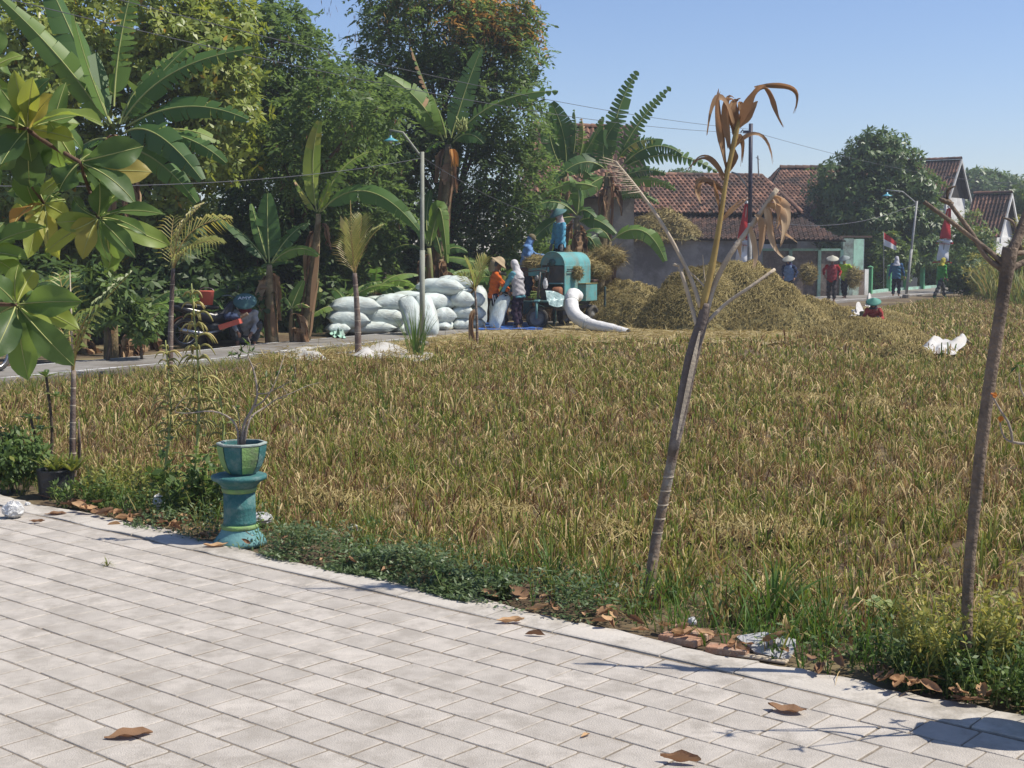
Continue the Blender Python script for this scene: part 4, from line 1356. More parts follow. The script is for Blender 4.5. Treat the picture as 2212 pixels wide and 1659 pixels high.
tb = banana('tall banana plant with a dried orange leaf base behind the lamp pole', b, at(968, 312, Y), [
    lv_(Y, [(958, 305), (915, 205), (830, 160)], .85, roll=-.5, fold=.35, tint=.66, tat=.12, dy=-.4, dry=.06),
    lv_(Y, [(962, 300), (925, 205), (888, 102)], .4, roll=.9, tint=.5, tat=.4, dy=.3, dry=.7),
    lv_(Y, [(964, 298), (955, 250), (932, 204)], .7, roll=.2, tint=.7, tat=.25, dy=-.4),
    lv_(Y, [(974, 298), (1000, 200), (1040, 104)], .72, roll=.25, fold=.2, tint=.3, tat=.25, dy=.2, ref=(0, -1, .3)),
    lv_(Y, [(980, 300), (1060, 195), (1206, 197)], .75, roll=.5, tint=.5, tat=.55, dy=-.5),
    lv_(Y, [(978, 308), (1012, 270), (1044, 310)], .6, roll=.4, tint=.3, tat=.2, dy=-.3),
    lv_(Y, [(960, 310), (940, 300), (915, 330)], .5, roll=.2, tint=.4, tat=.3, dy=.6)], Y, .17, seed=5, dryn=5, mid=at(962, 440, Y))
mb = MB()
for k in range(4):
    p = at(974 + k * 2, 322, Y - .25)
    mb.strip(bez([p, p + Vector((.08, -.1, -.15)), p + Vector((.02 + k * .03, -.1, -.45))], 6), [.06, .11, .14, .12, .1, .06, .02], Vector((math.cos(k), .3, 0)), 0, .85)
mb.build('dried_leaf_base', leafmat('orange_dry_leaf', [(0, (.30, .12, .03)), (1, (.55, .28, .07))], trans=.3, rough=.8), tb, True, tb.location)
mb = MB()
for k in range(26):
    a = k * 2.4
    p = at(997, 285 - k * .9, Y - .2) + Vector((math.cos(a), math.sin(a), 0)) * .06
    mb.tube([p, p + Vector((math.cos(a) * .07, math.sin(a) * .07, .05)), p + Vector((math.cos(a) * .08, math.sin(a) * .08, .13))], [.02, .022, .01], 5)
mb.build('fruit_bunch', M_rib, tb, True, tb.location)
Y = 35.0
b = gr(928, HOR + CAMZ * F / Y)
banana('banana plant with one folded bright leaf hanging behind the sacks', b, at(926, 536, Y), [
    lv_(Y, [(930, 530), (950, 350), (966, 568)], .55, roll=.1, fold=.7, tint=.68, tat=.08, dy=-.4, ref=(0, -1, .3)),
    lv_(Y, [(928, 532), (940, 470), (952, 446)], .4, roll=.3, fold=.6, tint=.75, tat=.05, dy=-.2, ref=(0, -1, .3)),
    lv_(Y, [(924, 532), (908, 490), (895, 462)], .4, roll=.3, tint=.5, tat=.1),
    lv_(Y, [(922, 545), (870, 500), (806, 578)], .5, roll=.4, tint=.2, tat=.2, dy=.5, dry=.15),
    lv_(Y, [(926, 532), (915, 470), (930, 410)], .5, roll=.2, tint=.3, tat=.1, dy=.7)], Y, .13, seed=6, dryn=3, stemg=True)
banana('second banana stem beside the folded leaf behind the sacks', b + Vector((.28, .25, 0)), at(953, 560, Y + .3), [
    lv_(Y + .3, [(953, 556), (975, 520), (1010, 545)], .4, roll=.3, tint=.35, tat=.2), lv_(Y + .3, [(953, 556), (945, 500), (925, 480)], .4, roll=.3, tint=.3, tat=.2)], Y, .14, seed=7, dryn=5)
# the big clump behind the threshing machine
Y = 41.0
b = Vector((at(1296, 600, Y).x, Y, 0))
banana('tallest banana plant of the clump behind the threshing machine', b, at(1314, 372, Y), [
    lv_(Y, [(1322, 350), (1318, 240), (1378, 154)], .85, roll=.35, fold=.25, tint=.3, tat=.4, dy=.3, ref=(0, -1, .35)),
    lv_(Y, [(1330, 352), (1375, 255), (1449, 189)], .8, roll=.3, fold=.3, tint=.42, tat=.75, dy=.2, ref=(0, -1, .4)),
    lv_(Y, [(1334, 345), (1365, 295), (1416, 303)], .8, roll=.55, tint=.2, tat=.6, dy=-.3, edge_t=1.0),
    lv_(Y, [(1340, 362), (1410, 285), (1474, 334)], .75, roll=.55, tint=.18, tat=.25, dy=-.3),
    lv_(Y, [(1340, 368), (1440, 300), (1550, 372)], .75, roll=.6, tint=.4, tat=.75, dy=-.4),
    lv_(Y, [(1335, 385), (1400, 355), (1438, 376)], .55, roll=.5, tint=.12, tat=.3),
    lv_(Y, [(1335, 398), (1405, 370), (1460, 410)], .6, roll=.5, tint=.6, tat=.4, dy=-.3),
    lv_(Y, [(1325, 430), (1370, 400), (1424, 440)], .6, roll=.5, tint=.45, tat=.6),
    lv_(Y, [(1312, 368), (1285, 310), (1338, 258)], .85, roll=-.2, fold=.2, tint=.28, tat=.15, ref=(0, -1, .3)),
    lv_(Y, [(1308, 366), (1260, 325), (1200, 388)], .85, roll=-.5, tint=.15, tat=.2, dy=-.5),
    lv_(Y, [(1310, 380), (1270, 395), (1228, 440)], .75, roll=-.5, tint=.45, tat=.25, dy=-.6)], Y, .2, seed=8, dryn=9)
b = Vector((at(1225, 600, 42).x, 42, 0))
Y = 42.0
banana('leaning upright-leaved banana plant left in the clump before the tiled roof', b, at(1220, 372, Y), [
    lv_(Y, [(1222, 366), (1228, 290), (1191, 222)], .95, roll=-.3, fold=.3, tint=.22, tat=.05, ref=(0, -1, .2)),
    lv_(Y, [(1214, 366), (1178, 300), (1188, 246)], .8, roll=.4, fold=.3, tint=.25, tat=.2, ref=(0, -1, .2)),
    lv_(Y, [(1232, 366), (1250, 290), (1240, 236)], .5, roll=.7, tint=.35, tat=.5),
    lv_(Y, [(1240, 366), (1268, 310), (1256, 256)], .6, roll=.3, tint=.8, tat=.5, dry=.35),
    lv_(Y, [(1240, 366), (1280, 310), (1303, 252)], .55, roll=.3, tint=.5, tat=.3),
    lv_(Y, [(1214, 374), (1195, 355), (1190, 414)], .6, roll=-.3, tint=.7, tat=.2, dy=-.5),
    lv_(Y, [(1232, 372), (1260, 350), (1290, 400)], .7, roll=.4, tint=.3, tat=.2, dy=-.6)], Y, .17, seed=9, dryn=6)
Y = 38.6
b = Vector((at(1250, 600, Y).x, Y, 0))
banana('low spreading banana plant behind the person on the machine', b, at(1246, 470, Y), [
    lv_(Y, [(1290, 405), (1225, 380), (1165, 428)], .5, roll=-.4, tint=.75, tat=.4),
    lv_(Y, [(1246, 466), (1200, 410), (1136, 458)], .6, roll=-.4, tint=.3, tat=.2, dy=-.3),
    lv_(Y, [(1246, 466), (1260, 440), (1285, 470)], .6, roll=.3, tint=.25, tat=.1, dy=-.4),
    lv_(Y, [(1248, 480), (1280, 455), (1330, 505)], .65, roll=.4, tint=.3, tat=.1, dy=-.4),
    lv_(Y, [(1244, 470), (1190, 460), (1130, 545)], .6, roll=-.4, tint=.3, tat=.1, dy=-.3),
    lv_(Y, [(1246, 466), (1260, 400), (1230, 380)], .6, roll=.3, tint=.55, tat=.1),
    lv_(Y, [(1262, 520), (1275, 490), (1300, 570)], .6, roll=.4, tint=.2, tat=.1)], Y, .15, seed=10, dryn=7)
Y = 38.0
b = Vector((at(1318, 600, Y).x, Y, 0))
banana('low banana plant with one big drooping leaf before the grey wall', b, at(1318, 522, Y), [
    lv_(Y, [(1322, 520), (1395, 455), (1437, 564)], .65, roll=.45, fold=.4, tint=.5, tat=.05, dy=-.5),
    lv_(Y, [(1318, 520), (1300, 480), (1265, 500)], .5, roll=.2, tint=.3, tat=.1)], Y, .12, seed=11, dryn=5)
def rnd_banana(label, u, Y, h, n, L, seed, grp=None, tmin=.25, tmax=.75, dryn=4):
    rr = random.Random(seed)
    b = Vector((at(u, 600, Y).x, Y, 0))
    c = b + Vector((rr.uniform(-.1, .1), 0, h))
    lv = []
    for i in range(n):
        a = i * 2.4 + rr.uniform(-.4, .4)
        el = rr.uniform(.15, 1.2)
        d = Vector((math.cos(a) * math.cos(el), math.sin(a) * math.cos(el), math.sin(el)))
        l = L * rr.uniform(.75, 1.15)
        p1 = c + d * l * .55
        p2 = c + Vector((math.cos(a), math.sin(a), 0)) * l * .85 + Vector((0, 0, l * (math.sin(el) - .45)))
        lv.append(dict(P=[c, p1, p2], W=.5 * L / 1.6, roll=rr.uniform(-.3, .3), tint=rr.uniform(tmin, tmax), tat=rr.choice((.05, .2, .5))))
    return banana(label, b, c, lv, Y, .07 + h * .03, grp, seed=seed, dryn=dryn)
G = 'young bananas under the trees'
YB = ['young banana plant right behind the worker in the grey vest', 'young banana plant behind the worker in the blue hood', 'young banana plant behind the right end of the sack pile', 'low young banana plant rising behind the middle of the sack pile', 'young banana plant behind the left half of the sack pile', 'small young banana plant left of the sack pile', 'small young banana plant behind the feed table of the machine', 'young banana plant behind the squatting person', 'young banana plant behind the motorcycle at the left end of the road', 'low young banana plant left of the large roadside banana', 'low young banana plant right of the large roadside banana', 'smallest banana sucker at the foot of the large roadside banana', 'young banana plant behind the parked motorcycle']
for i, (u, Y, h, n, L) in enumerate([(1080, 38.2, .9, 8, 1.7), (1140, 39.5, 1.3, 8, 1.7), (1010, 37.6, 1.0, 7, 1.5), (860, 33.6, .7, 7, 1.3), (800, 33.2, .9, 7, 1.5), (740, 32.2, .6, 6, 1.2), (1180, 37.2, .7, 7, 1.3), (540, 31.5, 1.1, 6, 1.2), (60, 26.5, .8, 8, 1.5), (180, 26.0, .5, 8, 1.3), (300, 26.8, .7, 7, 1.3), (270, 25.4, .4, 6, .9), (430, 28.6, .8, 6, 1.2)]):
    rnd_banana(YB[i], u, Y, h, n, L, 100 + i, G, dryn=11)
# ------------------------------------------------------------------ big-leaved almond tree reaching in from the left
M_term = leafmat('almond_leaf', [(0, (0.045, 0.085, 0.03)), (.35, (0.09, 0.15, 0.045)), (.65, (0.155, 0.235, 0.055)), (.85, (0.28, 0.31, 0.065)), (.95, (0.34, 0.26, 0.08)), (1, (0.36, 0.16, 0.05))], trans=.42, rough=.46, spec=.38, objrand=.0, veins=.12, dry=((0.20, 0.10, 0.03), 9, .72))
M_twig = mat('brown_twig', (0.15, 0.09, 0.06), (0.08, 0.05, 0.035), 20, .85, .4, 60)
M_vein = mat('leaf_vein', (0.40, 0.42, 0.16), (0.33, 0.35, 0.13), 20, .6, 0)
def big_leaf(a, b, W, N, curl=.12, wav=.05, fold=.25, seed=0, tint=.5):
    """obovate leaf from base a to tip b; N its upper-side normal"""
    rr = random.Random(seed)
    a, b = Vector(a), Vector(b)
    T = b - a
    L = T.length
    T, N, S = basis(T, N)
    n, m = 10, 3
    ph = rr.uniform(0, 6)
    V, Fc = [], []
    for i in range(n + 1):
        t = i / n
        w = W / 2 * (math.sin(math.pi * min(1, t ** 1.35)) ** .8) * (1.02) if t > 0 else 0.004
        w = max(w, .004 if t < .1 else .0)
        c = a + T * (L * t) + N * (-curl * L * (2 * t - 1) ** 2 + curl * L)
        for j in range(-m, m + 1):
            s = j / m
            e = N * (abs(s) * w * fold + wav * W * abs(s) ** 2 * math.sin(t * 11 + ph + (1.5 if j > 0 else 0)))
            V.append(c + S * (s * w) + e)
    k = 2 * m + 1
    for i in range(n):
        for j in range(k - 1):
            Fc.append((i * k + j, i * k + j + 1, (i + 1) * k + j + 1, (i + 1) * k + j))
    mb = MB().add(V, Fc, 0, tint)
    rib = [a + T * (L * t) + N * (-curl * L * (2 * t - 1) ** 2 + curl * L + .0015) for t in [i / 8 for i in range(9)]]
    mb.tube(rib, lerp_list([.0035, .002, .0008], 8), 4, False, 1)
    return mb
TY = 5.3
at_root = Vector((-2.75, 4.75, 0))
almond = thing('almond_tree', 'tropical almond tree reaching in with large glossy paddle leaves in whorls', 'tree', at_root)
O = almond.location
hubs = {1: at(60, 278, TY), 2: at(172, 350, TY - .05), 3: at(212, 470, TY), 4: at(35, 658, TY - .15), 5: at(-40, 545, TY), 6: at(-60, 330, TY + .3), 7: at(95, 440, TY + .35), 8: at(-20, 150, TY + .2)}
top = at_root + Vector((.1, .1, 2.6))
mb = MB().tube(smooth_path([at_root, at_root + Vector((.03, 0, 1.2)), top, top + Vector((-.1, .2, 1.2))], 12), lerp_list([.075, .06, .05, .035], 12), 10)
mb.build('trunk', M_bark, almond, True, O)
def limb(pts, r0, r1):
    MB().tube(smooth_path(pts, 10), lerp_list([r0, r1], 10), 7).build('branch', M_twig, almond, True, O)
limb([top, at(-60, 330, TY + .3), at(0, 275, TY + .1), hubs[1]], .022, .008)
limb([at(62, 282, TY), at(110, 315, TY), hubs[2], at(180, 375, TY), at(200, 430, TY), hubs[3]], .009, .006)
limb([at_root + Vector((.03, 0, 1.5)), at(-120, 640, TY), at(-40, 655, TY - .1), hubs[4]], .018, .007)
limb([at_root + Vector((.05, 0, 1.9)), at(-90, 560, TY), hubs[5]], .015, .007)
limb([at(0, 275, TY + .1), at(50, 370, TY + .25), hubs[7]], .012, .006)
limb([top + Vector((-.1, .2, .6)), at(-60, 170, TY + .2), hubs[8]], .015, .007)
spec = [  # hub, tip, width px, tint, facing
    (2, (310, 316), 62, .28, (0, -.9, .5)), (2, (294, 442), 50, .30, (.3, -.9, .5)), (2, (128, 412), 62, .22, (0, -1, .3)), (2, (230, 415), 44, .25, (.2, -1, .2)), (2, (215, 330), 36, .5, (0, -.5, 1)), (2, (140, 350), 40, .5, (0, -1, .5)),
    (1, (222, 268), 52, .72, (0, -.5, 1)), (1, (115, 205), 46, .90, (-.3, -1, .3)), (1, (72, 165), 40, .82, (.3, -1, .2)), (1, (0, 190), 44, .6, (.2, -1, .3)), (1, (-20, 250), 40, .35, (0, -1, .6)), (1, (0, 360), 60, .04, (0, -1, .1)), (1, (64, 402), 66, .12, (-.1, -1, .1)), (1, (120, 280), 44, .80, (0, -.6, .8)), (1, (112, 168), 44, .30, (0, -1, .2)), (1, (160, 300), 40, .84, (0, -.7, .8)), (1, (170, 250), 40, .55, (0, -.7, .9)), (1, (30, 150), 40, .84, (.4, -1, .1)),
    (3, (357, 464), 34, .36, (0, -.75, .7)), (3, (367, 530), 46, .74, (0, -.8, .6)), (3, (292, 556), 40, .24, (.3, -1, .2)), (3, (238, 566), 34, .3, (.3, -1, 0)), (3, (178, 560), 40, .92, (-.2, -1, 0)), (3, (316, 508), 30, .34, (0, -.6, .8)), (3, (150, 500), 36, .88, (0, -1, .2)), (3, (100, 545), 34, .80, (0, -1, 0)), (3, (215, 395), 44, .3, (0, -1, .3)), (3, (160, 430), 46, .12, (0, -1, .1)), (3, (120, 480), 40, .70, (0, -1, .2)), (3, (255, 420), 36, .62, (0, -.8, .6)),
    (4, (180, 652), 60, .50, (0, -.55, .8)), (4, (172, 712), 46, .78, (0, -.5, .9)), (4, (160, 790), 58, .34, (.35, -1, .2)), (4, (66, 750), 58, .50, (-.3, -1, .2)), (4, (62, 822), 60, .56, (-.2, -1, 0)), (4, (-20, 780), 60, .14, (0, -1, 0)), (4, (-30, 600), 52, .34, (0, -.8, .7)), (4, (75, 585), 40, .80, (0, -1, .3)), (4, (40, 572), 40, .74, (.2, -1, .2)), (4, (90, 700), 40, .2, (0, -1, .3)), (4, (-10, 690), 44, .4, (0, -1, .4)),
    (5, (102, 492), 46, .52, (0, -.7, .8)), (5, (60, 560), 44, .7, (0, -.7, .7)), (5, (0, 600), 44, .45, (0, -1, .3)), (5, (70, 620), 40, .6, (0, -.8, .6)), (5, (10, 480), 40, .3, (0, -1, .3)),
    (7, (25, 495), 40, .97, (0, -1, .1)), (7, (60, 560), 40, .78, (0, -1, 0)), (7, (130, 560), 44, .86, (0, -1, 0)), (7, (150, 470), 40, .8, (0, -1, .2)), (7, (70, 350), 44, .62, (0, -1, .3)), (7, (140, 395), 46, .42, (0, -.8, .5)), (7, (30, 420), 40, .75, (0, -1, .1)), (7, (105, 540), 40, .83, (.2, -1, 0)), (7, (80, 500), 44, .9, (.2, -1, .1)),
    (6, (0, 400), 50, .3, (0, -1, .3)), (6, (10, 300), 50, .2, (0, -1, .3)), (6, (-30, 250), 50, .5, (0, -1, .3)),
    (8, (40, 190), 44, .5, (0, -1, .4)), (8, (30, 250), 44, .66, (0, -1, .2)), (8, (0, 60), 44, .4, (0, -1, .3)), (8, (-60, 110), 44, .4, (0, -1, .3)), (8, (50, 120), 40, .7, (0, -1, .3)),
]
rr_ = random.Random(5)
for i, (h, tip, w, t, N) in enumerate(spec):
    a = hubs[h]
    dy = rr_.uniform(-.2, .2)
    b_ = at(tip[0], tip[1], a.y + dy)
    st_ = a.lerp(b_, .05)
    big_leaf(st_, b_, w / 563.0 * 1.1, Vector(N) + Vector((rr_.gauss(0, .42), 0, rr_.gauss(0, .35))), rr_.uniform(.02, .14), .10, rr_.uniform(.1, .4), i, min(1, max(0, t + rr_.gauss(0, .03)))).build('leaf', [M_term, M_vein], almond, True, O)
for i in range(46):
    h = rr_.choice((1, 2, 3, 4, 5, 7, 7, 1))
    a = hubs[h] + Vector((rr_.uniform(-.05, .03), rr_.uniform(.02, .3), rr_.uniform(-.05, .05)))
    d = Vector((rr_.gauss(-.15, .8), rr_.gauss(.2, .6), rr_.gauss(-.35, .7))).normalized()
    big_leaf(a, a + d * rr_.uniform(.13, .24), rr_.uniform(.06, .11), Vector((rr_.gauss(0, .5), -.8, rr_.gauss(.5, .4))), rr_.uniform(.02, .15), .1, rr_.uniform(.1, .4), 900 + i, min(.92, max(.05, rr_.gauss(.48, .22)))).build('leaf', [M_term, M_vein], almond, True, O)
# more of the crown outside the frame to the left
for i in range(40):
    c = top + Vector((rr_.uniform(-1.2, .25), rr_.uniform(-.6, .8), rr_.uniform(-.9, 1.3)))
    if c.x > -2.25 - .0:
        c.x = -2.3
    d = Vector((rr_.gauss(0, 1), rr_.gauss(0, 1), rr_.gauss(-.2, .6))).normalized()
    big_leaf(c, c + d * rr_.uniform(.16, .25), .1, Vector((rr_.gauss(0, .3), -.5, 1)), .06, .06, .25, 500 + i, rr_.uniform(.2, .8)).build('leaf', [M_term, M_vein], almond, True, O)

# ------------------------------------------------------------------ young areca palms along the road
M_palm = leafmat('palm_leaflet', [(0, (0.08, 0.12, 0.03)), (.45, (0.17, 0.21, 0.05)), (.8, (0.33, 0.31, 0.08)), (1, (0.45, 0.36, 0.16))], trans=.35, rough=.45, spec=.4, objrand=.2)
M_pstem = mat('palm_stem', (0.17, 0.115, 0.09), (0.10, 0.07, 0.058), 8, .8, .4, 50, stain=(0.26, 0.22, 0.18), sscale=5)
M_pale = mat('pale_dry_stalk', (0.52, 0.44, 0.33), (0.38, 0.31, 0.23), 9, .85, .3, 60)
M_petiole = mat('yellow_petiole', (0.40, 0.29, 0.10), (0.27, 0.18, 0.065), 8, .6, .1, 40)
def frond(P, L, n, W, tint, seed, droop=.35, ang=.75, side_ref=(0, -.4, 1), rib_r=.012, twist=0.0):
    rr = random.Random(seed)
    rib = bez(P, 16)
    mb = MB()
    for i in range(n):
        t = .12 + .88 * i / (n - 1)
        k = t * 16
        j = min(15, int(k))
        p = rib[j].lerp(rib[j + 1], k - j)
        T, N, S = basis(rib[j + 1] - rib[j], side_ref)
        q = Matrix.Rotation(twist, 3, T)
        S, N = q @ S, q @ N
        l = L * (math.sin(math.pi * (t * .8 + .15)) ** .7) * rr.uniform(.85, 1.1)
        for s in (-1, 1):
            d = (T * math.cos(ang) + S * s * math.sin(ang) + N * .2).normalized()
            e = p + d * l + Vector((0, 0, -droop * l))
            m_ = p + d * l * .55 + Vector((0, 0, -droop * l * .12))
            sd = T.cross(d).cross(d).normalized() * .6 + T * .6
            mb.strip([p, m_, e], [W * .5, W, .002], sd, 0, tint + rr.gauss(0, .08))
    mb.tube(rib, lerp_list([rib_r, rib_r * .6, rib_r * .25], 16), 5, False, 1)
    return mb
def palm(label, base, pts, rads, fronds, seed=0, extra=None):
    o = thing('areca_palm', label, 'palm', base)
    n = 14
    pth = smooth_path(pts, n)
    MB().tube(pth, lerp_list(rads, n), 10).build('stem', M_pstem, o, True, o.location)
    for k in range(2, n - 1, 2):      # leaf scars
        p = pth[k]
        t = (pth[k + 1] - pth[k - 1]).normalized()
        r = lerp_list(rads, n)[k]
        MB().tube([p - t * .006, p, p + t * .006], [r * .98, r * 1.08, r * .98], 10, False).build('leaf_scar', M_pale, o, True, o.location)
    for i, f in enumerate(fronds):
        f = dict(f)
        frond(seed=seed * 20 + i, **f).build('frond', [M_palm, M_petiole], o, False, o.location)
    return o
def FR(Y, pts, dy, L, n, W, tint, **k):
    return dict(P=PL(Y, pts, dy), L=L, n=n, W=W, tint=tint, **k)
Y = gr(158, 1040).y
palm('young palm with a grey-brown stem and bright fronds beside the potted plants', gr(158, 1040), [gr(158, 1040), at(157, 930, Y), at(159, 800, Y)], [.034, .026, .02], [
    FR(Y, [(158, 800), (165, 700), (275, 598)], -.2, .36, 16, .042, .5, rib_r=.012),
    FR(Y, [(156, 800), (150, 690), (128, 595)], .3, .32, 14, .04, .7, rib_r=.01),
    FR(Y, [(158, 800), (165, 680), (222, 655)], -.5, .32, 14, .04, .4, rib_r=.009, droop=.6),
    FR(Y, [(156, 790), (140, 700), (90, 660)], .4, .3, 12, .026, .45, rib_r=.009, droop=.5)], 1)
pz = [o for o in col.objects if o.get('label', '').startswith('young palm with a grey-brown')][0]
MB().tube([at(157, 800, Y), at(154, 690, Y), at(151, 583, Y)], [.012, .009, .003], 6).build('spear', M_pale, pz, True, pz.location)
MB().tube([gr(168, 1030), at(172, 960, Y), at(170, 905, Y)], [.02, .014, .004], 7).build('dry_sheath', M_pstem, pz, True, pz.location)
Y = gr(367, 812).y
palm('young palm with a feathery windblown crown standing in the roadside grass', gr(367, 812), [gr(367, 812), at(369, 700, Y), at(374, 580, Y)], [.05, .04, .03], [
    FR(Y, [(374, 582), (372, 500), (430, 448)], -.4, .55, 18, .05, .75),
    FR(Y, [(374, 582), (390, 480), (490, 472)], .2, .55, 20, .05, .85, droop=.5),
    FR(Y, [(374, 582), (395, 520), (470, 520)], -.5, .5, 18, .045, .6, droop=.6),
    FR(Y, [(373, 582), (365, 530), (375, 470)], .5, .45, 14, .045, .8)], 2)
Y = gr(774, 768).y
palm('young palm with an upright yellowing crown in front of the rice sacks', gr(774, 768), [gr(774, 768), at(772, 680, Y), at(766, 590, Y)], [.062, .055, .04], [
    FR(Y, [(765, 592), (762, 540), (752, 478)], -.2, .55, 18, .05, .66, ang=.5, droop=.15),
    FR(Y, [(766, 592), (775, 520), (782, 470)], .3, .55, 18, .05, .72, ang=.5, droop=.15),
    FR(Y, [(767, 590), (785, 520), (822, 492)], -.3, .45, 16, .045, .6, droop=.3),
    FR(Y, [(765, 590), (752, 560), (742, 520)], .2, .45, 12, .045, .8, droop=.25)], 3)
pz = [o for o in col.objects if o.get('label', '').startswith('young palm with an upright yellowing')][0]
MB().tube([at(764, 560, Y), at(759, 500, Y), at(757, 432, Y)], [.014, .01, .003], 6).build('spear', M_petiole, pz, True, pz.location)
MB().strip(bez([at(748, 505, Y), at(744, 490, Y), at(735, 466, Y)], 5), [.02, .1, .14, .12, .06, .01], Vector((1, 0, .3)), 0, .95).build('dry_leaflet', M_palm, pz, True, pz.location)
Y = gr(1031, 748).y
palm('small palm sapling with a dead brown leaf in front of the orange-shirted worker', gr(1031, 748), [gr(1031, 748), at(1030, 690, Y), at(1026, 628, Y)], [.03, .025, .02], [
    FR(Y, [(1026, 630), (1020, 590), (1005, 560)], -.3, .4, 12, .06, .6, ang=.55, droop=.2),
    FR(Y, [(1027, 630), (1035, 580), (1050, 558)], .2, .42, 12, .06, .68, ang=.5, droop=.15),
    FR(Y, [(1026, 630), (1015, 600), (1000, 590)], .3, .35, 10, .055, .5, ang=.6, droop=.4)], 4)
pz = [o for o in col.objects if o.get('label', '').startswith('small palm sapling')][0]
mb = MB()
for k in range(5):
    p = at(1024, 668 + k * 2, Y - .05)
    mb.strip(bez([p, p + Vector((-.06 - .02 * k, -.05, -.1)), p + Vector((-.1 + .04 * k, -.05, -.62))], 6), [.03, .1, .12, .1, .08, .05, .01], Vector((math.cos(k * 1.3), math.sin(k * 1.3), 0)), 0, rr_.random())
mb.build('dead_leaf', M_dryleaf, pz, False, pz.location)

# ------------------------------------------------------------------ dead palm leaning over the verge
def D(zx, zy, Y):
    return at(1306.4 + zx * .3281, 163.3 + zy * .3281, Y)
M_brown = leafmat('brown_dry_frond', [(0, (0.23, 0.135, 0.07)), (.5, (0.37, 0.24, 0.13)), (1, (0.52, 0.40, 0.26))], trans=.3, rough=.6, spec=.25, objrand=.3)
M_dstem = mat('dead_palm_stem', (0.24, 0.17, 0.11), (0.12, 0.085, 0.07), 7, .8, .5, 45, stain=(0.30, 0.27, 0.22), sscale=4)
M_sheath = mat('dead_palm_sheath', (0.17, 0.135, 0.115), (0.085, 0.065, 0.055), 12, .7, .5, 40, stain=(0.27, 0.23, 0.20), sscale=6)
DY = gr(1397, 1283).y
dp = thing('dead_palm', 'leaning dead palm sapling with brown shrivelled fronds and bare pale stalks', 'palm', gr(1397, 1283))
O = dp.location
MB().tube(smooth_path([gr(1397, 1290) - Vector((0, 0, .05)), at(1420, 1150, DY), at(1450, 1000, DY), at(1470, 890, DY)], 14), lerp_list([.032, .028, .028, .031], 14), 12).build('stem', M_dstem, dp, True, O)
for v in (1250, 1215, 1180, 1150, 1120, 1090, 1060, 1030):
    u = np.interp(v, [890, 1000, 1150, 1283], [1470, 1450, 1420, 1397])
    p = at(u, v, DY)
    MB().lathe([(.0285, -.004), (.0315, 0), (.0285, .004)], 12, p, caps=False).build('leaf_scar', M_pale, dp, True, O)
MB().tube(smooth_path([at(1452, 985, DY), at(1475, 870, DY), at(1495, 770, DY), at(1518, 690, DY), at(1524, 655, DY)], 14), lerp_list([.029, .036, .038, .032, .022], 14), 12).build('sheath', M_sheath, dp, True, O)
MB().strip(smooth_path([at(1462, 950, DY - .05), at(1490, 820, DY - .06), at(1512, 715, DY - .05)], 8), [.01, .02, .024, .028, .03, .03, .026, .02, .01], Vector((1, .3, .2))).build('sheath_flap', M_pale, dp, True, O)
MB().tube(smooth_path([D(640, 1540, DY), D(700, 1290, DY), D(760, 950, DY), D(800, 680, DY), D(860, 400, DY), D(885, 290, DY)], 18), lerp_list([.02, .019, .014, .012, .015, .008], 18), 8).build('spear', M_petiole, dp, True, O)
for pts, r0, r1 in (([(632, 1530), (560, 1320), (410, 1030), (250, 790), (70, 565)], .013, .007), ([(610, 1660), (560, 1480), (515, 1330), (490, 1255), (455, 1243)], .013, .009), ([(672, 1560), (720, 1380), (830, 1170), (1000, 940), (1135, 745)], .015, .014), ([(665, 1630), (800, 1500), (960, 1390), (1120, 1275)], .011, .009), ([(672, 1440), (655, 1310), (645, 1180)], .004, .002), ([(668, 1400), (600, 1330), (560, 1290)], .006, .003)):
    MB().tube(smooth_path([D(x, y, DY + .03 * (i % 2)) for i, (x, y) in enumerate(pts)], 14), lerp_list([r0, r1], 14), 7).build('bare_stalk', M_pale, dp, True, O)
mb = MB()
for k in range(16):       # whisker-like leaf remains at the long stalk's end
    t = k / 15
    p = D(70 + 170 * t, 565 + 200 * t, DY)
    q = D(70 + 170 * t - 90 - 30 * (k % 3), 565 + 200 * t - 30 + 40 * t, DY + .08 * ((k % 3) - 1))
    mb.tube([p, p.lerp(q, .5), q], [.0035, .0025, .001], 4)
mb.build('leaf_remains', M_pale, dp, False, O)
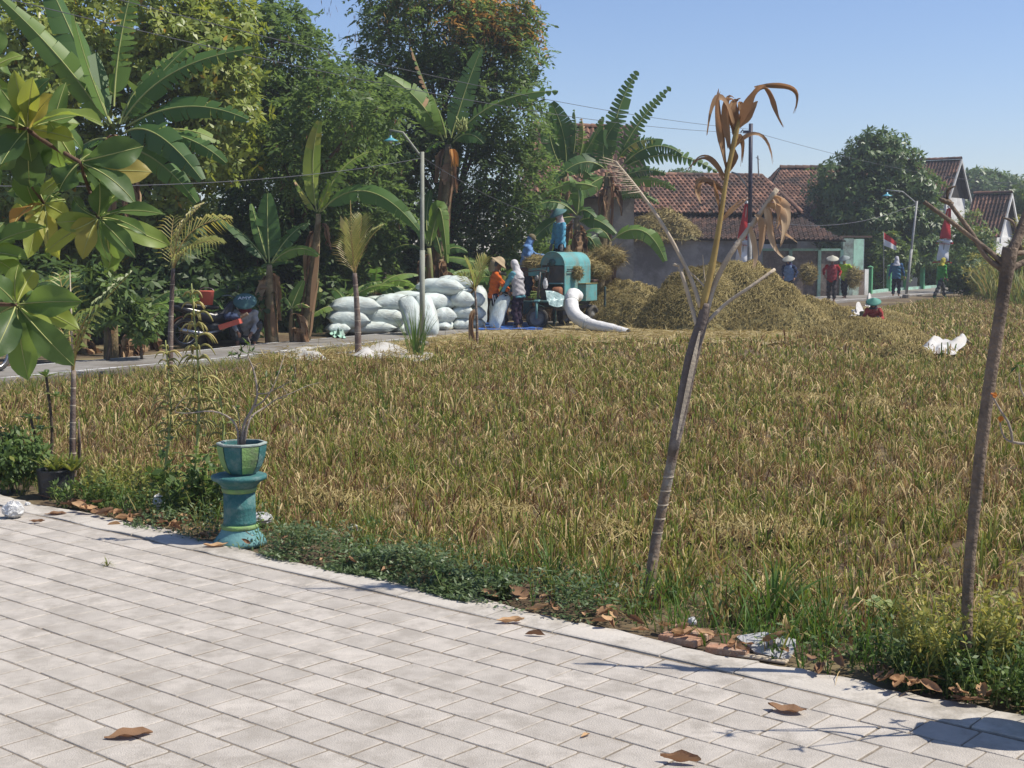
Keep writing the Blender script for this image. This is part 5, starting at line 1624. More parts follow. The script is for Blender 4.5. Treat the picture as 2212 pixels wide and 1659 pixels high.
strips = [([(860, 360), (800, 60), (700, 60), (675, 390)], .055), ([(805, 640), (765, 420), (725, 200), (750, 85)], .06), ([(830, 500), (780, 300), (770, 100), (855, 165)], .06), ([(855, 380), (855, 250), (820, 150), (880, 165)], .085), ([(880, 330), (935, 200), (990, 50), (1060, 68)], .075), ([(985, 75), (1150, 55), (1340, 30), (1240, 250)], .04), ([(1050, 80), (1110, 110), (1105, 220), (1175, 342)], .045), ([(870, 350), (920, 290), (960, 210), (1008, 168)], .09), ([(850, 480), (900, 380), (1080, 280), (1105, 585)], .03), ([(860, 440), (880, 380), (925, 400), (906, 575)], .045), ([(780, 690), (740, 560), (640, 460), (535, 640)], .035), ([(775, 770), (730, 690), (640, 660), (590, 700)], .05), ([(680, 690), (590, 680), (610, 790), (632, 842)], .05), ([(760, 900), (740, 800), (730, 760), (715, 690)], .03), ([(765, 970), (820, 900), (880, 850), (955, 805)], .025), ([(790, 640), (850, 560), (870, 500), (855, 480)], .07), ([(900, 240), (905, 180), (880, 120), (900, 300)], .05), ([(1000, 940), (1070, 940), (1030, 1080), (1020, 1185)], .07), ([(1050, 880), (1100, 890), (1050, 1100), (1172, 1200)], .06), ([(1070, 850), (1190, 850), (1210, 1000), (1155, 1125)], .08), ([(1110, 800), (1200, 810), (1240, 950), (1165, 1060)], .07), ([(955, 1000), (985, 1080), (1005, 1200), (985, 1272)], .05), ([(1100, 820), (1150, 780), (1190, 900), (1130, 1010)], .06), ([(900, 1080), (870, 1100), (900, 1150), (890, 1200)], .04), ([(1170, 1030), (1200, 1040), (1240, 1080), (1270, 1100)], .015)]
strips = [(p, w * .72) for p, w in strips] + [([(x + rr_.uniform(-22, 22), y + rr_.uniform(-25, 25)) for x, y in p], w * .5) for p, w in strips for _ in range(1)]
for i, (pts, w) in enumerate(strips):
    dy = rr_.uniform(-.1, .1)
    P = bez([D(x, y, DY + dy * j / 3) for j, (x, y) in enumerate(pts)], 12)
    side = []
    for j in range(13):
        T = (P[min(12, j + 1)] - P[max(0, j - 1)]).normalized()
        s = T.cross(Vector((0, -1, 0)))
        if s.length < .1:
            s = Vector((1, 0, 0))
        s.normalize()
        side.append((Matrix.Rotation(math.sin(j * .5 + i) * .7 + .2, 3, T) @ s))
    pr = lerp_list([.35, .8, 1, .95, .75, .45, .06], 12)
    mb = MB()
    # folded blade: two halves along a crease
    V, Fc = [], []
    for j in range(13):
        T = (P[min(12, j + 1)] - P[max(0, j - 1)]).normalized()
        nn = T.cross(side[j]).normalized()
        V += [P[j] - side[j] * w * pr[j] / 2, P[j] + nn * w * pr[j] * .18, P[j] + side[j] * w * pr[j] / 2]
    for j in range(12):
        Fc += [(3 * j, 3 * j + 1, 3 * j + 4, 3 * j + 3), (3 * j + 1, 3 * j + 2, 3 * j + 5, 3 * j + 4)]
    mb.add(V, Fc, 0, (.25 if i % 25 < 17 else .8) + rr_.uniform(-.15, .15))
    mb.build('dry_leaflet', M_brown, dp, True, O)

# ------------------------------------------------------------------ pollarded young tree at the right
M_btree = mat('pinkish_bark', (0.26, 0.195, 0.14), (0.155, 0.115, 0.083), 14, .9, .8, 50, stain=(0.11, 0.085, 0.065), sscale=5)
CY = gr(2086, 1460).y
ct = thing('pollarded_tree', 'bare pollarded young tree with cut forked branches at the yard edge', 'tree', gr(2086, 1460))
O = ct.location
mb = MB().tube(smooth_path([gr(2086, 1464) - Vector((0, 0, .05)), at(2092, 1250, CY), at(2118, 980, CY), at(2142, 800, CY), at(2164, 660, CY), at(2178, 565, CY), at(2182, 535, CY)], 24), lerp_list([.032, .024, .026, .027, .027, .027, .034, .032], 24), 14)
mb.build('trunk', M_btree, ct, True, O)
for pts, r in (([(2172, 575), (2140, 545), (2085, 502), (2040, 468), (1996, 436)], [.016, .011, .010, .0095, .009]), ([(2170, 585), (2130, 555), (2100, 505), (2070, 465), (2052, 440)], [.015, .011, .0105, .0095, .009]), ([(2180, 560), (2200, 510), (2222, 450), (2262, 360)], [.026, .021, .018, .015]), ([(2182, 580), (2205, 570), (2235, 555)], [.018, .014, .012]), ([(2206, 540), (2196, 500), (2186, 478), (2166, 470)], [.007, .006, .006, .004]), ([(2178, 555), (2192, 548), (2212, 546)], [.016, .013, .010])):
    MB().tube(smooth_path([at(u, v, CY + .02 * i) for i, (u, v) in enumerate(pts)], 12), lerp_list(r, 12), 10).build('branch', M_btree, ct, True, O)
MB().ell(at(2048, 436, CY + .08), (.017, .015, .013), 10, 8).tube([at(2058, 442, CY + .08), at(2036, 432, CY + .08), at(2030, 430, CY + .08)], [.011, .011, .008], 8).build('knob', M_btree, ct, True, O)
MB().tube(smooth_path([at(2047, 432, CY + .08), at(2046, 418, CY + .08), at(2050, 408, CY + .08), at(2064, 402, CY + .08)], 8), [.006, .006, .006, .006, .006, .006, .005, .004, .003], 7).build('dead_twig', M_bark, ct, True, O)

# ------------------------------------------------------------------ pedestal, pot and desert rose (a twin set stands just right of the frame)
M_teal = mat('teal_paint', (0.045, 0.155, 0.15), (0.032, 0.115, 0.115), 6, .75, .35, 60, spec=.25, stain=(0.12, 0.20, 0.19), sscale=9)
M_lime = mat('lime_green_paint', (0.22, 0.36, 0.125), (0.165, 0.285, 0.095), 8, .75, .35, 60, spec=.25, stain=(0.18, 0.24, 0.12), sscale=9)
M_cement = mat('bare_cement_rim', (0.34, 0.40, 0.36), (0.24, 0.28, 0.26), 12, .9, .4, 60)
M_pale_teal = mat('faded_teal_paint', (0.15, 0.31, 0.31), (0.10, 0.24, 0.25), 6, .65, .2, 50)
M_soilpot = mat('pot_soil', (0.10, 0.075, 0.055), (0.06, 0.045, 0.035), 20, .95, .8, 80)
M_rose = mat('desert_rose_bark', (0.30, 0.25, 0.20), (0.20, 0.165, 0.135), 14, .8, .4, 60, stain=(0.36, 0.30, 0.25), sscale=5)
def pedestal(label, base, rz):
    o = thing('plant_pedestal', label, 'pedestal', base, rz)
    MB().lathe([(.175, -.02), (.172, .01), (.14, .045), (.122, .075), (.118, .088)], 28).build('foot', M_pale_teal, o, True)
    MB().lathe([(.118, .0845), (.124, .09), (.124, .108), (.113, .115)], 28).build('lower_band', M_lime, o, True)
    MB().lathe([(.112, .112), (.106, .135), (.104, .22), (.107, .228), (.104, .236), (.104, .33)], 28).build('shaft', M_teal, o, True)
    MB().lathe([(.1045, .326), (.112, .332), (.116, .352), (.112, .358)], 28).build('upper_band', M_lime, o, True)
    MB().lathe([(.111, .355), (.122, .375), (.150, .40), (.176, .412), (.182, .424), (.180, .438), (.165, .443), (.0, .4435)], 28).build('capital', M_teal, o, True)
    return o
def pot(label, base, rz):
    o = thing('flower_pot', label, 'flower pot', base, rz)
    prof = [(.085, .0), (.098, .012), (.128, .055), (.148, .11), (.158, .165), (.160, .205)]
    MB().lathe([(r * .985, z) for r, z in prof] + [(.140, .205), (.135, .17)], 8, a0=math.pi / 8, caps=False).lathe([(.0, .168), (.138, .168)], 8, a0=math.pi / 8, caps=False).build('body', M_teal, o, False)
    for k in range(8):
        a0, a1 = 2 * math.pi * k / 8 + math.pi / 8, 2 * math.pi * (k + 1) / 8 + math.pi / 8
        V, Fc = [], []
        for r, z in prof[1:5] + [(.160, .192)]:
            for s in (.04, .96):
                p = Vector((math.cos(a0), math.sin(a0), 0)).lerp(Vector((math.cos(a1), math.sin(a1), 0)), s) * (r + .0025)
                V.append((p.x, p.y, z))
        for i in range(4):
            Fc.append((2 * i, 2 * i + 1, 2 * i + 3, 2 * i + 2))
        MB().add(V, Fc).build('panel', M_lime if k % 2 else M_teal, o, False)
    MB().lathe([(.160, .196), (.1645, .199), (.1645, .207), (.160, .211), (.143, .211), (.141, .19)], 8, a0=math.pi / 8, caps=False).build('rim', M_cement, o, False)
    MB().lathe([(.0, .182), (.139, .178)], 12, caps=False).build('soil', M_soilpot, o, True)
    return o
def rose(label, base, rz, branches, tufts, leaves=True):
    o = thing('desert_rose', label, 'plant', base, rz)
    for pts, r0, r1 in branches:
        MB().tube(smooth_path(pts, 12), lerp_list([r0 * .62, (r0 + r1) * .28, r1 * .7], 12), 8).build('branch', M_rose, o, True)
    for i, (p, s) in enumerate(tufts):
        g = np.random.default_rng(i + 7)
        n = 9
        d = unit(g.normal(size=(n, 3)) + np.array([0, 0, .2]))
        V, Fc = leaf_quads(np.repeat(np.array([p]), n, 0), d, unit(np.array([0, 0, 1.]) + g.normal(size=(n, 3)) * .3), g.uniform(.5, 1, n) * s, g.uniform(.25, .4, n) * s)
        link('leaf_tuft', np_mesh('leaf_tuft', V, Fc, g.uniform(.3, .8, n)), M_shrub, o)
    return o
pb_ = gr(519, 1168)
pedestal('turquoise painted cement pedestal with lime green bands at the yard edge', pb_, .3)
pot_o = pot('octagonal flower pot of teal and lime panels on the turquoise pedestal', pb_ + Vector((.022, 0, .4445)), R(32))
zb = Vector((pb_.x + .022, pb_.y, .62))
def rel(u, v, dy=0.0):
    return at(u, v, pb_.y + dy) - zb
rb = [([(0, 0, 0), rel(528, 915), rel(545, 885), rel(556, 850), rel(548, 800), rel(535, 770)], .022, .006),
      ([(-.02, 0, 0), rel(512, 925), rel(492, 900), rel(455, 888), rel(405, 893), rel(378, 890)], .015, .004),
      ([(.01, 0, 0), rel(540, 905), rel(572, 880, .1), rel(598, 862, .1), rel(628, 850, .1)], .014, .005),
      ([rel(548, 880), rel(570, 865, -.05), rel(590, 835, -.05), rel(604, 800, -.05)], .012, .004),
      ([rel(556, 850), rel(575, 850), rel(600, 838), rel(632, 822)], .008, .003),
      ([rel(535, 770), rel(515, 775), rel(500, 768)], .006, .003), ([rel(535, 770), rel(540, 745), rel(536, 728)], .006, .003),
      ([(-.01, .01, 0), rel(518, 915), rel(512, 885), rel(500, 876)], .007, .003)]
for q in range(12):
    src = rb[q % 6][0]
    p_ = Vector(src[-1]) if q < 6 else Vector(src[-2])
    e_ = p_ + Vector((rr_.gauss(.02, .07), rr_.gauss(0, .05), rr_.uniform(.02, .12)))
    rb.append(([p_, p_.lerp(e_, .5) + Vector((rr_.gauss(0, .015), 0, rr_.gauss(0, .015))), e_], .005, .0025))
rt = [(rel(535, 742), .07), (rel(500, 765), .06), (rel(522, 760), .07), (rel(604, 800), .07), (rel(628, 800), .05), (rel(575, 815), .06), (rel(512, 885), .07), (rel(632, 822), .05), (rel(545, 760, -.05), .06)]
rose_o = rose('gnarled bare desert rose growing from the teal and lime pot', zb, 0, rb, rt)
p2 = Vector((2.22, 5.28, 0))
pedestal('second turquoise pedestal standing off to the right of the yard edge', p2, .3)
pot('second octagonal teal and lime pot on the off-side pedestal', p2 + Vector((.0, 0, .4445)), R(20))
z2 = p2 + Vector((0, 0, .62))
def rel2(u, v, dy=0.0):
    return at(u, v, p2.y + dy) - z2
rb2 = [([(0, 0, 0), (.05, 0, .2), (.0, .05, .45), (-.1, .02, .62)], .022, .008), ([(0, 0, .1), (-.14, -.05, .3), rel2(2265, 990), rel2(2215, 958), rel2(2188, 956), rel2(2182, 920), rel2(2160, 885), rel2(2142, 852)], .016, .005),
       ([rel2(2192, 957), rel2(2172, 948), rel2(2162, 925), rel2(2160, 912)], .007, .004), ([(0, .02, .1), (.15, .1, .3), (.3, .05, .5)], .014, .006), ([(0, 0, .3), (-.1, -.12, .5), (-.12, -.2, .75)], .01, .004), ([(.02, 0, .2), (.1, .06, .42), (.22, .1, .6)], .011, .004), ([(-.1, .02, .62), (-.25, .0, .72), (-.3, -.05, .85)], .008, .003)]
rose_2 = rose('second desert rose leaning in from the right with a pale hooked twig', z2, 0, rb2, [(Vector((-.3, -.05, .85)), .06), (Vector((.3, .05, .5)), .07), (Vector((.22, .1, .6)), .06), (Vector((-.12, -.2, .75)), .06)])
M_orange = leafmat('orange_leaf', [(0, (.45, .17, .03)), (1, (.65, .28, .06))], trans=.4, rough=.5)
for u, v, du, dv in ((2140, 850, 14, 6), (2160, 912, 3, -14)):
    a, b_ = rel2(u, v), rel2(u + du, v + dv)
    big_leaf(a, b_, .022, (0, -1, .3), .05, .05, .2, 3, .5).build('old_leaf', [M_orange, M_orange], rose_2, True)

M_creep0 = leafmat('pale_weed_leaf', [(0, (.08, .12, .06)), (1, (.24, .30, .17))], trans=.25, rough=.5, spec=.3)
# ------------------------------------------------------------------ polybag pot and shrubs at the left of the yard
M_poly = mat('black_polybag', (0.035, 0.037, 0.04), (0.022, 0.023, 0.025), 8, .45, .6, 30, spec=.4)
kb = gr(122, 1066)
kp = thing('plastic_plant_pot', 'black plastic plant bag at the left of the yard edge', 'plant pot', kb)
V = [(.12, -.03), (.135, .03), (.138, .11), (.145, .185), (.15, .195), (.14, .195), (.135, .17)]
MB().lathe(V, 18, caps=False).lathe([(0, .165), (.137, .165)], 18, caps=False).build('bag', M_poly, kp, True)
kpl = thing('rosette_plant', 'spiky olive rosette plants growing from the black plastic bag', 'plant', kb + Vector((0, 0, .18)))
for k in range(5):
    cx, cy_ = rr_.uniform(-.13, .17), rr_.uniform(-.06, .1)
    for j in range(13):
        a = j * 2.4
        el = .5 + .6 * (j / 13)
        d = Vector((math.cos(a) * math.cos(el), math.sin(a) * math.cos(el), math.sin(el)))
        l = rr_.uniform(.13, .24)
        b0 = Vector((cx, cy_, .0))
        MB().strip([b0, b0 + d * l * .5, b0 + d * l + Vector((0, 0, -.03))], [.02, .026, .003], d.cross(Vector((0, 0, 1))), 0, rr_.uniform(.1, .6)).build('leaf', M_yshrub, kpl, False)
bush('garden_shrub', 'dense dark green shrub at the left end of the yard edge', 35, 985, 10.9, 62, 60, 420, 6, .075, .03, .5, M_shrub, 200)
def sprig(label, u, v, Y, n, h, spread, ll, lw, tint, lm, seed, per=34):
    """loose weed: many upright stems with small leaves all the way up"""
    g = np.random.default_rng(seed)
    b0 = Vector((at(u, v, Y).x, Y, 0))
    o = thing('garden_weed', label, 'weed', b0)
    st_ = MB()
    Cs, Ds = [], []
    for k in range(n):
        a = g.uniform(0, 6.28)
        r = spread * math.sqrt(g.random())
        p = Vector((math.cos(a) * r, math.sin(a) * r * .7, -.02))
        hh = h * g.uniform(.45, 1.1) * (1 - .35 * r / spread)
        q = p + Vector((math.cos(a) * hh * .35 + g.normal(0, .03), math.sin(a) * hh * .3, hh))
        pth = smooth_path([p, p.lerp(q, .5) + Vector((g.normal(0, .03), g.normal(0, .03), 0)), q], 8)
        st_.tube(pth, lerp_list([.004, .0025, .001], 8), 4)
        for j in range(per):
            t = g.random() ** .75
            c = pth[min(8, int(t * 8 + .5))]
            d = unit(g.normal(size=(1, 3)) + np.array([[0, 0, .1]]))[0]
            Cs.append(np.array(c) + d * .012 * g.random())
            Ds.append(d)
    st_.build('stems', M_rib, o, False)
    Cs, Ds = np.array(Cs), np.array(Ds)
    m = len(Cs)
    V, Fc = leaf_quads(Cs, Ds, unit(g.normal(size=(m, 3)) * .5 + np.array([0, 0, 1.])), ll * g.uniform(.5, 1.2, m), lw * g.uniform(.6, 1.2, m))
    link('foliage', np_mesh('foliage', V, Fc, np.clip(g.normal(tint, .17, m), 0, 1)), lm, o)
    return o
sprig('yellow-green weeds round the foot of the pollarded tree', 2080, 1400, 6.05, 44, .60, .2, .042, .017, .75, M_yshrub, 202, 40)
sprig('yellow-green weeds right of the pollarded tree', 2160, 1400, 6.1, 24, .56, .14, .042, .017, .7, M_yshrub, 203, 40)
sprig('low bushy green weeds at the right end of the verge', 2175, 1480, 5.8, 30, .30, .22, .045, .018, .5, M_shrub, 204, 36)
sprig('green weeds in front of the pollarded tree', 2030, 1450, 6.0, 30, .28, .22, .045, .018, .4, M_shrub, 205, 36)
sprig('dark green weeds between the broken tile and the pollarded tree', 1920, 1420, 6.35, 24, .24, .2, .045, .016, .4, M_shrub, 215, 30)
sprig('leafy dark weeds behind the turquoise pedestal', 425, 1090, 9.9, 34, .55, .26, .085, .045, .45, M_shrub, 201, 26)
sprig('yellowing weeds behind the polybag plant', 265, 1060, 10.4, 40, .36, .32, .05, .016, .6, M_yshrub, 208, 30)
sprig('loose green weeds right of the dense left shrub', 200, 1060, 10.3, 26, .3, .25, .05, .018, .5, M_shrub, 209, 30)
sprig('small dark weeds rising from the creeping plants', 1030, 1270, 7.6, 24, .2, .2, .045, .018, .35, M_shrub, 206, 30)
# plumeria-like seedlings at the left
for i, (u, v0, v1, lab) in enumerate([(105, 950, 815, 'taller leggy seedling with a leaf whorl at its tip beside the palm stem'), (72, 960, 905, 'short seedling with drooping leaves beside the dense shrub')]):
    Y = 11.6
    b0 = Vector((at(u, 900, Y).x, Y, 0))
    t0 = at(u - 5, v1, Y)
    o = thing('seedling', lab, 'plant', b0)
    MB().tube(smooth_path([b0, b0.lerp(t0, .5) + Vector((.03, 0, 0)), t0], 8), lerp_list([.016, .011], 8), 7).build('stem', M_bark, o, True, b0)
    for h in ((t0), (b0.lerp(t0, .8) + Vector((.08, 0, 0)))):
        for k in range(8):
            a = k * 2.4
            d = Vector((math.cos(a), math.sin(a), rr_.uniform(-.2, .5))).normalized()
            big_leaf(h, h + d * rr_.uniform(.1, .17), .045, (0, 0, 1), .08, .03, .2, k, .35).build('leaf', [M_shrub, M_vein], o, True, b0)
# amaranth weeds with drooping seed spikes
M_amar = leafmat('amaranth_spike', [(0, (.20, .20, .06)), (.5, (.34, .31, .10)), (1, (.50, .42, .17))], trans=.25, rough=.6)
def amaranth(label, u, vb, vt, Y, n, sp, seed):
    rr = random.Random(seed)
    b0 = Vector((at(u, vb, Y).x, Y, 0)); t0 = at(u + rr.uniform(-6, 6), vt, Y)
    o = thing('amaranth_weed', label, 'weed', b0)
    pth = smooth_path([b0, b0.lerp(t0, .5) + Vector((.05, 0, 0)), t0], 20)
    MB().tube(pth, lerp_list([.014, .011, .004], 20), 7).build('stem', M_rib, o, True, b0)
    for k in range(n):
        t = .35 + .65 * k / n
        p = pth[min(20, int(t * 20))]
        a = rr.uniform(0, 6.28)
        l = sp * rr.uniform(.5, 1.1) * (1.2 - .6 * t)
        d = Vector((math.cos(a), math.sin(a) * .6, 0))
        q = bez([p, p + d * l * .6 + Vector((0, 0, l * .6)), p + d * l * 1.0 + Vector((0, 0, -l * .25))], 7)
        MB().tube(q, lerp_list([.004, .0085, .008, .003], 7), 5, True, 0, rr.random()).build('seed_spike', M_amar, o, True, b0)
    for k in range(16):
        t = rr.uniform(.08, .6)
        p = pth[int(t * 20)]
        a = rr.uniform(0, 6.28)
        d = Vector((math.cos(a), math.sin(a), .1)).normalized()
        big_leaf(p, p + d * rr.uniform(.1, .18), .06, (0, 0, 1), .08, .04, .2, k, rr.uniform(.3, .9)).build('leaf', [M_shrub, M_vein], o, True, b0)
amaranth('tall amaranth weed with arching seed spikes before the parked motorcycle', 418, 1080, 612, 10.4, 95, .22, 1)
amaranth('shorter amaranth weed with arching seed spikes by the road palm', 352, 1000, 735, 11.2, 60, .19, 2)
amaranth('low amaranth weed between the taller one and the pot plant', 470, 1000, 800, 10.9, 18, .16, 3)
# grass tufts with their own outline
def tuft(name, label, u, v, n, L, W, spread, tl, seed, m_=M_grass, bend=.35):
    rr = random.Random(seed)
    b0 = gr(u, v)
    o = thing(name, label, 'grass tuft', b0)
    for k in range(n):
        a = rr.uniform(0, 6.28)
        l = L * rr.uniform(.6, 1.1)
        s = rr.uniform(.1, 1) * spread
        s0 = Vector((math.cos(a), math.sin(a), 0)) * rr.uniform(0, .05 * L / .35)
        d = Vector((math.cos(a), math.sin(a), 0))
        q = bez([s0, s0 + d * s * l * .3 + Vector((0, 0, l * .6)), s0 + d * s * l + Vector((0, 0, l * (1 - bend * s)))], 6)
        MB().strip(q, [W, W * 1.1, W, W * .85, W * .6, W * .35, .001], Vector((math.cos(a + 1.57 + rr.gauss(0, .5)), math.sin(a + 1.57), 0)), 0, rr.uniform(*tl)).build('blade', m_, o, False)
    return o
tuft('broad_grass_tuft', 'broad-bladed green grass tuft between the dead palm and the pollarded tree', 1668, 1338, 34, .36, .017, 1.1, (.55, .95), 1)
tuft('tall_grass_tuft', 'tall thin green grass tuft at the foot of the lamp pole', 898, 772, 60, 1.0, .016, .55, (.4, .95), 2)
tuft('grass_tuft', 'wiry green grass tuft left of the dead palm foot', 1190, 1255, 22, .34, .008, .9, (.4, .9), 3)
tuft('grass_tuft', 'green grass tuft at the foot of the dead palm', 1440, 1300, 44, .2, .008, .9, (.5, 1), 4)
tuft('grass_tuft', 'dry grass tuft behind the creeping ground cover', 800, 1150, 30, .24, .006, .8, (.1, .8), 5)
tuft('grass_tuft', 'green grass tuft behind the broken tile', 1760, 1370, 40, .17, .008, 1.0, (.5, 1), 6)
tuft('pavement_grass', 'small flattened grass sprig growing in a paver joint', 232, 1222, 26, .07, .004, 1.6, (.2, .6), 7, bend=.8)
# round-leaved vine
vb = gr(1905, 1345)
vi = thing('round_leaved_vine', 'light green round-leaved vine climbing in front of the yellow shrub', 'vine', vb)
for k in range(3):
    pts = smooth_path([vb + Vector((.05 * k, 0, 0)), at(1900 + 20 * k, 1310, vb.y), at(1850 + 50 * k, 1290, vb.y - .1)], 8)
    MB().tube(pts, .003, 5).build('stem', M_rib, vi, True, vb)
    for j in range(1, 9):
        p = pts[j]
        d = Vector((rr_.gauss(0, 1), rr_.gauss(0, .4), rr_.gauss(-.2, .5))).normalized()
        big_leaf(p, p + d * .05, .045, (0, -.6, .8), .04, .02, .1, j, rr_.uniform(.7, 1)).build('leaf', [M_shrub, M_vein], vi, True, vb)
# creeping ground cover
M_creep = leafmat('creeper_leaf', [(0, (.05, .085, .035)), (.5, (.10, .15, .06)), (1, (.20, .25, .12))], trans=.25, rough=.45, spec=.4, objrand=0)
g = np.random.default_rng(300)
n = 26000
a_ = g.uniform(-8.2, -4.05, n)
b_ = 5.47 + np.abs(g.normal(0, .21, n))
hgt = .02 + .13 * np.abs(np.sin(a_ * 3.1)) * g.random(n) + .05 * g.random(n)
wd = np.interp(a_, [-8.2, -7.6, -6.8, -6.6, -5.9, -5.2, -4.6, -4.05], [.2, .2, .4, .9, .8, .9, .7, .05]) * np.clip(.55 + .9 * np.sin(a_ * 5.3 + 1) * np.sin(a_ * 2.9) + .5 * (b_ - 5.6) / .2, .05, 1)
sel = (g.random(n) < wd) & (b_ < 6.05)
C = np.stack([a_ * AX.x + (b_ - .06 * np.abs(np.sin(a_ * 2.2))) * BX.x, a_ * AX.y + (b_ - .06 * np.abs(np.sin(a_ * 2.2))) * BX.y, hgt * np.clip((b_ - 5.5) / .15, .2, 1)], 1)[sel]
k = len(C)
V, Fc = leaf_quads(C, unit(g.normal(size=(k, 3)) * np.array([1, 1, .35]) + np.array([0, 0, .25])), unit(g.normal(size=(k, 3)) * .4 + np.array([0, 0, 1])), g.uniform(.022, .05, k), g.uniform(.010, .018, k))
stuff(link('creeping_ground_cover', np_mesh('creeping_ground_cover', V, Fc, np.clip(g.normal(.5, .2, k), 0, 1)), M_creep), 'dark green creeping plants spilling over the concrete edging', 'ground cover')
# low weeds all along the back of the verge
n = 16000
a_ = g.uniform(-9.5, .4, n); b_ = 5.62 + .75 * g.random(n) ** 1.2
sel = g.random(n) < np.clip(.3 + .6 * lf(np.stack([a_, b_], 1), 2.0, 4.0) + np.where(a_ > -3.3, .35, 0) + np.where(a_ < -7.4, .25, 0), .02, 1)
C = np.stack([a_ * AX.x + b_ * BX.x, a_ * AX.y + b_ * BX.y, .01 + .13 * g.random(n) ** 1.5], 1)[sel]
k = len(C)
V, Fc = leaf_quads(C, unit(g.normal(size=(k, 3)) + np.array([0, 0, .3])), unit(g.normal(size=(k, 3)) * .5 + np.array([0, 0, 1])), g.uniform(.02, .055, k), g.uniform(.008, .02, k))
stuff(link('low_weeds', np_mesh('low_weeds', V, Fc, np.clip(g.normal(.45, .22, k), 0, 1)), M_shrub), 'low leafy weeds scattered along the verge', 'weeds')

# ------------------------------------------------------------------ fallen leaves, bricks, litter
M_fall = leafmat('fallen_leaf', [(0, (.15, .085, .05)), (.5, (.33, .195, .105)), (1, (.55, .37, .20))], trans=.12, rough=.75, spec=.2, objrand=.7, veins=.2)
fmesh = []
for k in range(6):
    rr = random.Random(k + 50)
    n, m = 10, 5
    V, Fc = [], []
    for i in range(n + 1):
        t = i / n
        w = .5 * (math.sin(math.pi * min(1, t ** 1.15)) ** .8) * .5 + (.012 if t < .12 else 0)
        for j in range(-2, 3):
            s = j / 2
            x = (t - .5)
            curlz = rr.uniform(.9, 1.1) * (abs(s) ** 1.6) * w * (.35 + .3 * (k % 3)) + .12 * (2 * t - 1) ** 2 * (k % 2) + .03 * math.sin(t * 13 + j * 1.7 + k)
            V.append((x, s * w * (1 - .25 * (k % 3) * abs(s)), max(0.004, curlz + .01)))
    for i in range(n):
        for j in range(4):
            Fc.append((i * 5 + j, i * 5 + j + 1, i * 5 + 6 + j, i * 5 + 5 + j))
    me = MB().add(V, Fc, 0, .5).mesh('fallen_leaf', True)
    me.materials.append(M_fall)
    fmesh.append(me)
def fallen(label, p, size, rz, k, flip=False, tilt=0.0, grp=None):
    o = bpy.data.objects.new('fallen_leaf', fmesh[k % 6])
    col.objects.link(o)
    o.location = p
    o.scale = (size,) * 3
    o.rotation_euler = (tilt, tilt * .5, rz)
    tag(o, label, 'leaf', grp)
    return o
GP = 'dry leaves lying on the pavers'
for i, (u, v, px, rz) in enumerate([(278, 1592, 105, .35), (1103, 1347, 62, .2), (1156, 1374, 46, -.2), (1700, 1539, 88, -.5), (1265, 1592, 30, .8), (1470, 1650, 92, -.3), (120, 1112, 46, .2), (80, 1130, 34, .1), (247, 1135, 30, .2), (466, 1182, 52, .3), (1384, 1364, 44, -.2), (160, 1094, 60, .6)]):
    p = gr(u, v)
    fallen('curled brown dry leaf lying on the grey pavers', Vector((p.x, p.y, .006)), px / F * p.y, rz, i, grp=GP)
GV = 'dry leaves in the weeds of the verge'
for i in range(150):
    a = rr_.choice((rr_.uniform(-9, -7.0), rr_.uniform(-7, -4.2), rr_.uniform(-4.2, -1.4)))
    b = 5.50 + abs(rr_.gauss(0, .13))
    p = ab(a, b, .01 + rr_.uniform(0, .05))
    fallen('brown dry leaf caught in the weeds along the concrete edging', p, rr_.uniform(.06, .145), rr_.uniform(0, 6.28), i, tilt=rr_.gauss(0, .5), grp=GV)
M_brick = mat('fired_brick', (0.42, 0.235, 0.15), (0.33, 0.18, 0.115), 10, .9, .5, 70, stain=(0.46, 0.34, 0.25), sscale=6)
M_tilec = mat('grey_tile_piece', (0.46, 0.46, 0.46), (0.38, 0.38, 0.385), 6, .7, .2, 60)
for lab, u, v, L, rz, z, tilt in (('orange clay brick lying outermost in the pair by the edging', 1470, 1378, .21, -.66, -.008, 0), ('orange clay brick lying behind its twin by the edging', 1492, 1366, .22, -.62, -.002, .05), ('orange clay brick beside the broken grey tile', 1572, 1401, .2, -.42, -.008, 0), ('thin wooden offcut lying under the grey tile', 1648, 1414, .24, -.5, -.018, 0)):
    p = gr(u, v)
    thin = 'wooden' in lab
    o = MB().box((0, 0, 0), (L, .05 if thin else .085, .014 if thin else .036), bev=.004).build('wooden_offcut' if thin else 'brick', M_pale if thin else M_brick, None, False)
    o.location = (p.x, p.y, z)
    o.rotation_euler = (tilt, 0, rz)
    tag(o, lab, 'wood' if thin else 'brick')
p = gr(1655, 1402)
V, Fc = [], []
hole = [(.09 + .02 * math.cos(a), .0 + .02 * math.sin(a)) for a in [2 * math.pi * i / 12 for i in range(12)]]
outer = []
for i in range(12):
    a = 2 * math.pi * i / 12
    cx, sx = math.cos(a), math.sin(a)
    k = min((.05 if cx > 0 else .24) / max(abs(cx), 1e-6), .068 / max(abs(sx), 1e-6))
    outer.append((.09 + cx * k, sx * k))
for z in (0, .016):
    V += [(x, y, z) for x, y in outer] + [(x, y, z) for x, y in hole]
for i in range(12):
    j = (i + 1) % 12
    Fc += [(24 + i, 24 + j, 36 + j, 36 + i), (j, i, 12 + i, 12 + j), (i, j, 24 + j, 24 + i), (12 + j, 12 + i, 36 + i, 36 + j)]
o = MB().add(V, Fc).build('broken_tile', M_tilec)
o.location = (p.x, p.y + .02, .012)
o.rotation_euler = (.55, .1, -.5)
tag(o, 'broken grey tile with a round hole leaning on the verge', 'tile')
